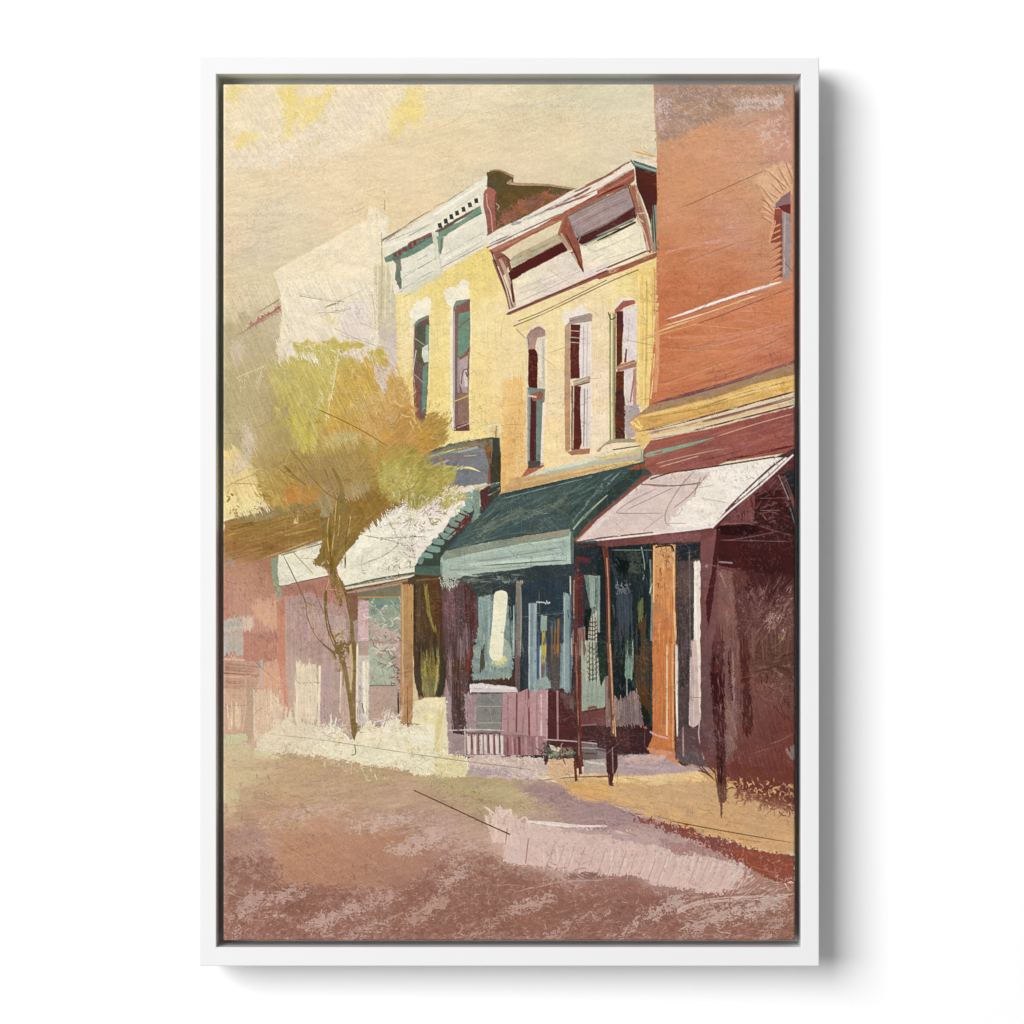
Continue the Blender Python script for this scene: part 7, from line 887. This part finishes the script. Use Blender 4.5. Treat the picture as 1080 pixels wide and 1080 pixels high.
P(D1(625, -20, 715, -20, 720, 0, 694, 60, 690, 100, 680, 130, 660, 100, 630, 50), '#786236', rough=2, dry=.35, fade=2, var=.15); K(D1(570, 0, 620, 40, 640, 80), 1.8, '#75602E'); SQ(D1(600, 20, 720, 20, 700, 150, 640, 150), 34, ['#6E5828', '#8A7030'], 2.6, 4, (.9, 1.7), .8, 193)
K(D1(680, 100, 695, 180, 715, 300, 728, 420, 738, 520), 4.6, '#6E5828', 4.2, dry=.05, taper=(0, .1), var=.1); K(D1(735, -10, 740, 120, 732, 280, 742, 420, 738, 515), 4.2, '#776034', 3.6, dry=.06, taper=(0, .1), var=.1); K(D1(715, 0, 725, 120, 718, 250), 2.4, '#C9AE78', dry=.2); K(D1(735, 400, 737, 515), 6, '#6E5828', 4, dry=.05, taper=(.2, .2)); K(D1(680, 150, 676, 220), 1.4, '#7A6030')
K(D1(755, 0, 752, 200, 752, 420), 2, '#E8DCC0', dry=.25)
HT(C1(570, 330, 720, 330, 700, 520, 640, 620, 560, 600), 70, ['#94783A', '#6E561E', '#A98C4A', '#8A6E34', '#7A6028'], -80, (6, 22), (.6, 1.6), 9, .7, .4, curve=.15, seed=260)
HT(C1(600, 660, 650, 640, 690, 760, 690, 830, 620, 800), 22, ['#94783A', '#6E561E', '#A98C4A', '#7A6028'], 80, (5, 18), (.6, 1.4), 12, .7, .4, seed=261)
HT(C1(560, 40, 880, 20, 860, 160, 700, 240, 640, 330, 570, 330), 90, ['#A88E54', '#B59C66', '#927638', '#9C8450'], -50, (6, 24), (.7, 2.2), 30, .5, .5, curve=.3, seed=262)
HT(C1(220, 30, 560, 30, 560, 250, 330, 260), 90, ['#A88E54', '#B59C66', '#8E7238', '#B8924E', '#A07A3C'], 50, (6, 22), (.7, 2.4), 26, .5, .5, curve=.3, seed=263)
HT(C1(700, 210, 960, 230, 780, 420, 660, 560, 640, 420), 60, ['#96763A', '#7E602A', '#A68A4C'], -50, (8, 28), (.8, 2.4), 8, .6, .5, seed=264)
HT(C1(40, 380, 540, 270, 540, 440, 60, 590), 80, ['#A5824A', '#7A5C2A', '#B59052', '#8C6A34'], -14, (10, 34), (.7, 2.2), 5, .55, .5, seed=265)
# hanging twigs at far left
for q in (C1(30, 185, 90, 145, 180, 110, 290, 65), C1(80, 155, 160, 155, 240, 165), C1(300, 560, 330, 545)): Ln(q, '#9A8040', 1.2, .85)
SQ(C1(35, 200, 90, 200, 110, 340, 40, 350), 14, ['#A08440', '#8C7034'], 2, 4, (1, 2.), .75, 194); K(C1(70, 205, 78, 222), 2.6, '#8C7438'); K(C1(50, 250, 60, 236), 2, '#8C7438'); SQ(C1(190, 80, 260, 100, 300, 270, 240, 260), 40, ['#A8873C', '#8E7034', '#C4A458'], 2.4, 5, (.8, 1.7), .75, 195); SQ(C1(200, 260, 300, 260, 290, 300, 210, 300), 10, ['#8A6E34'], 2, 4, (.8, 1.4), .7, 196)
Ln(B1(385, 990, 450, 1070), '#7A6234', 1.1, .7); Ln(C1(500, 300, 540, 340), '#6E5626', 1, .7)
# ------------------------------------------------------------ whole-canvas drift and weave
# scraped pale flecks in the foreground, crisp marks on the dark wall
for x, y, w_, h_, c, ang in ((262, 955, 30, 14, '#BE9C92', -40), (250, 985, 20, 8, '#C0A096', -40), (300, 945, 34, 9, '#BF9F95', -15), (350, 968, 46, 12, '#C4A59A', -22), (395, 952, 40, 10, '#BC9A8E', -20), (380, 985, 50, 7, '#BD9B8F', -20), (450, 960, 36, 12, '#B99588', -30), (480, 925, 26, 12, '#C2A498', -30), (500, 985, 44, 8, '#B8958A', -25),
                              (560, 955, 46, 9, '#BF9F94', -16), (600, 978, 50, 8, '#B8958A', -30), (660, 985, 40, 8, '#C2A498', -40), (700, 958, 40, 11, '#C6AA9E', -25), (750, 972, 46, 12, '#C6AA9E', -20), (800, 958, 40, 12, '#CDB2A8', -16), (812, 985, 28, 8, '#C0A094', -40), (440, 890, 40, 14, '#C8ACA0', -18), (400, 868, 50, 10, '#C9AEA2', -12), (300, 866, 44, 7, '#C6AA9A', -10)):
    c_, s_ = math.cos(math.radians(ang)), math.sin(math.radians(ang))
    P([(x+a_*w_*c_-b_*h_*s_, y+a_*w_*s_+b_*h_*c_) for a_, b_ in ((-1, 0), (-.5, -.8), (.4, -1), (1, -.2), (.5, .8), (-.4, 1))], c, rough=6, dry=.32, fade=8, tex=('r', ang, 13, 3.2), a=.8, var=.05)
HT(G(240, 930, 836, 945, 836, 990, 240, 990), 230, ['#D2B8AE', '#C8A99E', '#DCC6BC'], -28, (3, 11), (.4, .9), 42, .65, .2, curve=.5, seed=720)
HT(D3(615, -60, 690, -60, 700, 700, 640, 700), 90, ['#3E1C1C', '#54282A', '#7A5250', '#2E1012', '#8E6A66'], 88, (4, 16), (.5, 1.5), 8, .75, .3, seed=721); HT(D3(770, -40, 830, -40, 845, 440, 780, 440), 50, ['#3E1C1C', '#54282A', '#7A5250'], 86, (4, 14), (.5, 1.4), 10, .7, .3, seed=722)
HT(C3(840, 660, 1060, 660, 1060, 1040, 850, 1040), 70, ['#94706A', '#AE8E86', '#3E1E1E'], -58, (5, 22), (.4, 1.), 8, .6, .3, seed=723); SQ(D3(850, 20, 1060, 20, 1060, 350, 860, 330), 26, ['#3A1816', '#421E1C', '#8A665C'], 4, 6, (.6, 1.3), .75, 724, 35, 20); SQ(C3(860, 130, 1040, 130, 1050, 350, 880, 330), 16, ['#14080A', '#8E605C'], 4, 5, (.6, 1.2), .7, 725, 40, 0)
SQ(D3(215, -180, 330, -180, 330, 100, 215, 100), 4, ['#7A5250'], 2, 4, (.5, .8), .4, 726)
SQ(D2(215, -300, 330, -300, 330, 460, 225, 460), 120, ['#A08A8C', '#B8A2A2', '#30201E', '#8A7074'], 1.4, 4, (.4, .9), .6, 727)
HT(C2(480, 230, 1050, 110, 880, 390, 320, 470), 60, ['#6E8A7C', '#27433E', '#54706A'], -22, (8, 40), (.4, 1.1), 10, .5, .3, seed=728)
P(G(640, 836, 700, 822, 760, 828, 836, 850, 836, 896, 760, 872, 690, 856), '#C4A080', rough=3, soft=8, a=.3, var=.1)
# pale glow drifting in from the left, dabs of yellow in the sky, the two thin posts restated
P(G(225, 590, 262, 590, 300, 640, 320, 720, 330, 790, 300, 820, 225, 830), '#D9BCA0', rough=4, soft=34, a=.3, var=.04); P(G(225, 340, 290, 330, 300, 400, 285, 500, 225, 520), '#CDBB92', rough=4, soft=34, a=.35, var=.04)
P(G(300, 700, 372, 700, 372, 770, 300, 780), '#D8C4B0', rough=4, soft=22, a=.28, var=.04)
HT(G(262, 380, 330, 365, 330, 520, 262, 520), 70, ['#B8A870', '#C4B674', '#AC9A66'], 115, (8, 26), (.8, 2.6), 16, .4, .5, seed=801)
for q in (A1(325, 35, 430, 40, 450, 190, 430, 260, 390, 360, 350, 330, 335, 200), A1(930, 200, 1010, 110, 1120, 50, 1140, 240, 1020, 300, 960, 350), A1(35, 40, 190, 40, 130, 110, 110, 170, 40, 130), A1(70, 320, 220, 290, 220, 350, 90, 400), A1(430, 120, 620, 90, 590, 180, 470, 280), A1(560, 40, 660, 40, 620, 110, 560, 100)):
    P(q, '#EDD688', rough=5, dry=.22, fade=7, tex=('r', -30, 9, 3), a=.6, sm=True)
HT(G(236, 92, 440, 90, 440, 135, 300, 170, 236, 180), 150, ['#F8EBD4', '#F3E2C0', '#E3CC98', '#EFD992'], -32, (2, 8), (.6, 1.6), 40, .55, .4, curve=.4, seed=802)
P(G(300, 185, 690, 100, 690, 150, 500, 175, 400, 225, 290, 250), '#EED9B6', rough=6, soft=30, a=.3, var=.03)
K(C3(40, 490, 50, 560, 57, 700, 61, 1085), 4., '#5E3228', 3., dry=.12); K(C3(52, 560, 61, 760, 66, 1085), 1.3, '#B98664', dry=.15); K(D3(61, -10, 74, 200, 84, 480), 3.6, '#704638', dry=.1); K(D3(68, 0, 81, 250, 87, 480), 1.2, '#CDA47C', dry=.15)
K(C2(918, 580, 915, 800, 908, 1085), 4.2, '#5A302C', 3.8, dry=.15); K(D2(905, -10, 918, 150, 926, 400, 933, 640, 937, 712), 3.8, '#5E2E28', 3., dry=.12); K(D2(912, 0, 922, 300, 930, 600), 1.1, '#9C7060', dry=.3); K(D2(905, 650, 912, 740), 1.6, '#6A3428')
P(D2(770, 550, 890, 560, 895, 600, 780, 606), '#C4A890', rough=2, dry=.45, a=.5)
# dry scumble flecks of the neighbouring light and dark colours over everything
for ang, lo in ((-20, 0), (70, 7), (25, 13)):
    t = texmask(X_, Y_, ('r', ang, 11, 3.2)); r2 = an(X_, Y_, 40, 30, ang)
    k = np.clip((.30-t)*5, 0, 1)*np.clip((r2-.52)*5, 0, 1)
    IMG = IMG+((IMG*.8+.2*hexc('#F2DCC8'))-IMG)*(k*.55)[..., None]
    k = np.clip((t-.88)*6, 0, 1)*np.clip((.48-r2)*5, 0, 1)
    IMG = IMG*(1-.15*k*np.clip((Y_-150+.35*X_-200)/260, .18, 1))[..., None]
R8 = random.Random(77)
for i in range(420):
    x, y = R8.uniform(238, 836), R8.uniform(92, 985)
    if y < 330 and x < 690 and R8.random() < .75: continue
    if y > 810: th = R8.gauss(12, 20)
    elif x < 520 and y < 320: th = R8.gauss(-28, 12)
    elif x > 690: th = R8.gauss(-16, 14)
    else: th = R8.choice((R8.gauss(-24, 12), R8.gauss(88, 8), R8.gauss(20, 30)))
    l = R8.uniform(8, 42); c, s_ = math.cos(math.radians(th)), math.sin(math.radians(th)); b = R8.uniform(-3, 3)
    ix = min(NX-1, max(0, int((x-X0)*S))); iy = min(NY-1, max(0, int((y-Y0)*S))); base = IMG[iy, ix].mean()
    K([(x-c*l/2, y-s_*l/2), (x+s_*b, y-c*b), (x+c*l/2, y+s_*l/2)], R8.uniform(.4, .8), '#5E4636' if base > .55 else '#D9C2AC', a=R8.uniform(.12, .38), dry=.2, taper=(.2, .4), var=0)
IMG = IMG*.965+hexc('#C4A684')*.035
r_, g_, b_ = IMG[..., 0], IMG[..., 1], IMG[..., 2]
L_ = .3*r_+.59*g_+.11*b_
mx = IMG.max(-1); mn = IMG.min(-1)
cool = np.clip((np.maximum(g_, b_)-r_)*12+.08, 0, 1)                 # greens and blues are mixed towards grey
k_ = (1-.42*cool)[..., None]
IMG = L_[..., None]+(IMG-L_[..., None])*k_
ex = np.clip(IMG[..., 2]-IMG[..., 1], 0, 1)*(IMG[..., 0] > IMG[..., 1])   # mauves lose most of their violet
IMG[..., 2] -= ex*1.05
IMG *= 1+np.array([.014, .002, -.03], np.float32)*np.clip(cool[..., None]+np.clip(1-(mx-mn)*9, 0, 1)[..., None], 0, 1)
bl = IMG.copy()                                                      # crisp edges of thick paint
for ax in (0, 1): bl = (np.roll(bl, 1, ax)+np.roll(bl, -1, ax)+bl*1.2)/3.2
IMG = IMG+(IMG-bl)*.9
wv = (an(X_, Y_, 2.6, .9, 0)-.5)*.35+(an(X_, Y_, .9, 2.2, 0)-.5)*.3+(np.random.RandomState(3).rand(NY, NX).astype(np.float32)-.5)*.9
cell = 1.95                                                          # dark pin-holes between the threads of the cloth
iu = np.floor(X_/cell).astype(int); iv = np.floor(Y_/cell).astype(int)
rnd = _TAB[(iv*57+13) & 255, (iu*31+iv*7) & 255]; row = _TAB[(iv*91) & 255, 5]
hole = np.clip(1.25-np.hypot(X_/cell-iu-.5, Y_/cell-iv-.5)*2.6, 0, 1)*np.clip((rnd-.62+.3*(row > .82))*3, 0, 1)
hole *= np.clip((an(X_, Y_, 34, 26, 15)-.3)*2.4, 0.15, 1)
IMG *= (1+.095*wv-.16*hole)[..., None]
IMG = np.clip(IMG, .01, .99)# ================================================================ the scene itself
scn = bpy.context.scene
COL = scn.collection
def mm(x, y): return ((x-540)/1000, (540-y)/1000)      # photograph pixel -> metres on the picture plane (x right, z up)
FRONT = -0.060                                          # y of the frame's front face; the wall is y = 0

def tag(o, label=None, cat=None, kind=None):
    if label: o['label'] = label
    if cat: o['category'] = cat
    if kind: o['kind'] = kind
def link(name, me, mat, parent=None):
    o = bpy.data.objects.new(name, me); COL.objects.link(o)
    if mat: me.materials.append(mat)
    if parent: o.parent = parent
    return o
def material(name, col, rough=.6, spec=.3, bump=None, mottled=None):
    m = bpy.data.materials.new(name); m.use_nodes = True; nt = m.node_tree; b = nt.nodes['Principled BSDF']
    b.inputs['Base Color'].default_value = (*col, 1); b.inputs['Roughness'].default_value = rough
    b.inputs['Specular IOR Level'].default_value = spec
    tc = nt.nodes.new('ShaderNodeTexCoord')
    if mottled:
        n = nt.nodes.new('ShaderNodeTexNoise'); n.inputs['Scale'].default_value = mottled[0]; n.inputs['Detail'].default_value = 4
        r = nt.nodes.new('ShaderNodeValToRGB'); r.color_ramp.elements[0].color = (*[c*(1-mottled[1]) for c in col], 1); r.color_ramp.elements[1].color = (*[min(1, c*(1+mottled[1])) for c in col], 1)
        nt.links.new(tc.outputs['Object'], n.inputs['Vector']); nt.links.new(n.outputs['Fac'], r.inputs['Fac']); nt.links.new(r.outputs['Color'], b.inputs['Base Color'])
    if bump:
        n = nt.nodes.new('ShaderNodeTexNoise'); n.inputs['Scale'].default_value = bump[0]; n.inputs['Detail'].default_value = 5
        k = nt.nodes.new('ShaderNodeBump'); k.inputs['Strength'].default_value = bump[1]; k.inputs['Distance'].default_value = .0005
        nt.links.new(tc.outputs['Object'], n.inputs['Vector']); nt.links.new(n.outputs['Fac'], k.inputs['Height']); nt.links.new(k.outputs['Normal'], b.inputs['Normal'])
    return m
M_WALL = material('wall_paint', (.94, .94, .94), .9, .1, (260, .12), (3, .01))
M_FRAME = material('frame_paint', FRAMECOL, .55, .25, (420, .1), (30, .006))
M_BACK = material('backing_board', (.6, .6, .61), .9, .1)
M_WOOD = material('stretcher_wood', (.55, .42, .27), .8, .2, (300, .3), (60, .2))

# ---- wall
bm = bmesh.new()
W = 4.0
vs = [bm.verts.new(p) for p in ((-W, 0, -W), (W, 0, -W), (W, 0, W), (-W, 0, W))]
bm.faces.new(vs); bmesh.ops.subdivide_edges(bm, edges=bm.edges[:], cuts=7, use_grid_fill=True)
vs2 = bmesh.ops.extrude_face_region(bm, geom=bm.faces[:])
bmesh.ops.translate(bm, verts=[v for v in vs2['geom'] if isinstance(v, bmesh.types.BMVert)], vec=(0, .12, 0))
bmesh.ops.recalc_face_normals(bm, faces=bm.faces[:])
me = bpy.data.meshes.new('wall'); bm.to_mesh(me); bm.free()
wall = link('wall', me, M_WALL); tag(wall, 'plain smooth white wall behind the framed picture', 'wall', 'structure')

# ---- the picture: an Empty parenting frame, backing board and canvas
root = bpy.data.objects.new('framed_picture', None); COL.objects.link(root)
root.location = (0, 0, 0); root.empty_display_size = .1
tag(root, 'canvas painting of a sunlit street of shops with awnings in a white floating frame', 'picture')

# frame mouldings: profile (inset from the outer edge, depth behind the front), mitred at the corners
OX0, OY0 = mm(*FR_OUT[0]); OX1, OY1 = mm(*FR_OUT[1])          # outer corners (left/top, right/bottom)
IX0, IY0 = mm(*FR_IN[0]); IX1, IY1 = mm(*FR_IN[1])
def moulding(a_out, b_out, a_in, b_in):
    """one rail between two corners; outer and inner corner points in (x, z)"""
    bm = bmesh.new(); r = .0011; D = FDEPTH
    def ring(o, i):
        dx, dz = i[0]-o[0], i[1]-o[1]; L = abs(dx); n = 5
        def at(t, d): return bm.verts.new((o[0]+dx*t, FRONT+d, o[1]+dz*t))
        pts = []
        for k in range(n+1):
            a = math.pi/2*k/n; pts.append(((r-r*math.sin(a))/L if 0 else (r*(1-math.sin(a)))/L, r*(1-math.cos(a))))
        pts = pts[::-1]                                       # outer rounded arris
        out = [at(t, d) for t, d in pts]
        out += [at(1-t, d) for t, d in pts[::-1]]
        out += [at(1, D-.004), at(1+LEDGE/L, D-.004), at(1+LEDGE/L, D), at(0, D)]
        return out
    A = ring(a_out, a_in); B = ring(b_out, b_in)
    n = len(A)
    for k in range(n): bm.faces.new((A[k], A[(k+1) % n], B[(k+1) % n], B[k]))
    bm.faces.new(A); bm.faces.new(B[::-1])
    bmesh.ops.recalc_face_normals(bm, faces=bm.faces[:])
    me = bpy.data.meshes.new('rail'); bm.to_mesh(me); bm.free()
    return me
g = .00002
frame = bpy.data.objects.new('frame', None); COL.objects.link(frame); frame.parent = root
co = {'lt': (OX0, OY0), 'rt': (OX1, OY0+FR_TILT), 'rb': (OX1, OY1), 'lb': (OX0, OY1)}
ci = {'lt': (IX0, IY0), 'rt': (IX1, IY0), 'rb': (IX1, IY1), 'lb': (IX0, IY1)}
def sh(p, dx, dz): return (p[0]+dx, p[1]+dz)
for a, b, dx, dz, ar, br in (('lt', 'rt', 0, 0, g, -g), ('rt', 'rb', 0, 0, -g, g), ('rb', 'lb', 0, 0, -g, g), ('lb', 'lt', 0, 0, g, -g)):
    if a in ('lt', 'rb'): s0, s1 = (ar, 0), (br if a == 'lt' else g, 0)
    else: s0, s1 = (0, -g if a == 'rt' else g), (0, g if a == 'rt' else -g)
    if a == 'lt': s0, s1 = (g, 0), (-g, 0)
    if a == 'rb': s0, s1 = (-g, 0), (g, 0)
    link('rail', moulding(sh(co[a], *s0), sh(co[b], *s1), sh(ci[a], *s0), sh(ci[b], *s1)), M_FRAME, frame)

def box(name, x0, x1, y0, y1, z0, z1, mat, parent):
    bm = bmesh.new(); bmesh.ops.create_cube(bm, size=1)
    for v in bm.verts: v.co = ((x0+x1)/2+v.co.x*(x1-x0), (y0+y1)/2+v.co.y*(y1-y0), (z0+z1)/2+v.co.z*(z1-z0))
    bmesh.ops.bevel(bm, geom=bm.edges[:], offset=.0005, segments=2, affect='EDGES')
    me = bpy.data.meshes.new(name); bm.to_mesh(me); bm.free(); return link(name, me, mat, parent)
box('backing_board', IX0-.004, IX1+.004, FRONT+FDEPTH-.0035, FRONT+FDEPTH-.001, IY1-.004, IY0+.004, M_BACK, root)

# ---- painted canvas: a fine relief sheet wrapped round a stretcher; the paint is stored per vertex
CF = FRONT+RECESS
cx = X0+(np.arange(NX)+.5)/S; cy = Y0+(np.arange(NY)+.5)/S
sx = (NX/S)/(NX/S); 
XX = ((cx-540)/1000).astype(np.float32); ZZ = ((540-cy)/1000).astype(np.float32)
gx, gz = np.meshgrid(XX, ZZ)
u = (cx-X0); v = (cy-Y0); RR = 2.6
eu = np.minimum(u, (X1-X0)-u); ev = np.minimum(v, (Y1-Y0)-v)
du = np.clip(RR-eu, 0, RR); dv = np.clip(RR-ev, 0, RR)
dd = np.clip(np.sqrt(du[None, :]**2+dv[:, None]**2), 0, RR*.985)
drop = (RR-np.sqrt(RR*RR-dd*dd))/1000
Xg = X_; Yg = Y_
weave = (.5+.5*np.sin(Xg*2*math.pi/1.45+1.2*an(Xg, Yg, 20, 20)))*(.5+.5*np.sin(Yg*2*math.pi/1.45+1.2*an(Xg, Yg, 20, 20)))
lum = IMG.mean(axis=2)
paint = an(Xg, Yg, 9, 2.2, -12)*.5+an(Xg, Yg, 2.5, 1.4, 20)*.5
relief = (weave*.05+(HGT+paint*.10+lum*.04))/1000*RELIEF
gy = CF+drop-relief
verts = np.stack([gx, gy, gz], -1).reshape(-1, 3)
# side walls: the sheet turns the corner and runs back along the stretcher
def ringidx():
    t = np.arange(NX); r = np.arange(1, NY)*NX+NX-1; b = (NY-1)*NX+np.arange(NX-2, -1, -1); l = np.arange(NY-2, 0, -1)*NX
    return np.concatenate([t, r, b, l])
R0 = ringidx(); nr = len(R0); base = len(verts)
side = verts[R0].copy(); side[:, 1] = CF+CDEPTH
verts = np.concatenate([verts, side]).astype(np.float32)
idx = np.arange(NX*NY, dtype=np.int32).reshape(NY, NX)
q = np.stack([idx[:-1, :-1], idx[1:, :-1], idx[1:, 1:], idx[:-1, 1:]], -1).reshape(-1, 4)
k0 = np.arange(nr); k1 = (k0+1) % nr
qs = np.stack([R0[k0], R0[k1], base+k1, base+k0], -1)
faces = np.concatenate([q, qs]).astype(np.int32)
me = bpy.data.meshes.new('canvas')
me.vertices.add(len(verts)); me.vertices.foreach_set('co', verts.ravel())
me.loops.add(faces.size); me.loops.foreach_set('vertex_index', faces.ravel())
me.polygons.add(len(faces)); me.polygons.foreach_set('loop_start', np.arange(0, faces.size, 4, dtype=np.int32))
me.update(calc_edges=True)
me.polygons.foreach_set('use_smooth', np.ones(len(faces), bool))
def lin(c): return np.where(c <= .04045, c/12.92, ((c+.055)/1.055)**2.4)
C_ = lin(IMG.astype(np.float64)).reshape(-1, 3)/EXPO
C_ = np.clip(C_, 0, .98)
C_ = np.concatenate([C_, np.full((nr, 3), .55)]); C_ = np.concatenate([C_, np.ones((len(C_), 1))], 1).astype(np.float32)
ca = me.color_attributes.new('paint', 'FLOAT_COLOR', 'POINT'); ca.data.foreach_set('color', C_.ravel())
M_CAN = bpy.data.materials.new('painted_canvas'); M_CAN.use_nodes = True
nt = M_CAN.node_tree; b = nt.nodes['Principled BSDF']; b.inputs['Roughness'].default_value = .8; b.inputs['Specular IOR Level'].default_value = .0
at = nt.nodes.new('ShaderNodeAttribute'); at.attribute_name = 'paint'; nt.links.new(at.outputs['Color'], b.inputs['Base Color'])
canvas = link('canvas', me, M_CAN, root)
# stretcher bars behind the canvas
cx0, cz0 = mm(X0+3, Y0+3); cx1, cz1 = mm(X1-3, Y1-3); ya, yb = CF+.006, CF+CDEPTH-.001; w = .035
st = bpy.data.objects.new('stretcher', None); COL.objects.link(st); st.parent = root
box('stretcher_bar', cx0, cx1, ya, yb, cz0-w, cz0, M_WOOD, st); box('stretcher_bar', cx0, cx1, ya, yb, cz1, cz1+w, M_WOOD, st)
box('stretcher_bar', cx0, cx0+w, ya, yb, cz1+w+.001, cz0-w-.001, M_WOOD, st); box('stretcher_bar', cx1-w, cx1, ya, yb, cz1+w+.001, cz0-w-.001, M_WOOD, st)

# ---- light: one big soft studio lamp from the upper left, and an even pale room
wd = bpy.data.worlds.new('World'); scn.world = wd; wd.use_nodes = True
wd.node_tree.nodes['Background'].inputs['Color'].default_value = (1, 1, 1, 1)
wd.node_tree.nodes['Background'].inputs['Strength'].default_value = AMB
from mathutils import Vector
def area(name, pos, sx, sy, power, target=(0, 0, 0)):
    l = bpy.data.lights.new(name, 'AREA'); l.shape = 'RECTANGLE'; l.size = sx; l.size_y = sy; l.energy = power
    o = bpy.data.objects.new(name, l); COL.objects.link(o); o.location = pos
    d = Vector(target)-Vector(pos); o.rotation_euler = d.to_track_quat('-Z', 'Y').to_euler(); return o
for nm, pos, a, c, pw in LAMPS: area(nm, pos, a, c, pw)

cam = bpy.data.cameras.new('camera'); co_ = bpy.data.objects.new('camera', cam); COL.objects.link(co_)
co_.location = (0, FRONT-CAMD, 0); co_.rotation_euler = (math.pi/2, 0, 0)
cam.sensor_width = 36; cam.lens = 36*CAMD/1.08; cam.clip_start = .05; cam.clip_end = 100
scn.camera = co_
scn.view_settings.view_transform = 'Standard'; scn.view_settings.look = 'None'
scn.view_settings.exposure = 0; scn.view_settings.gamma = 1; scn.view_settings.use_curve_mapping = False
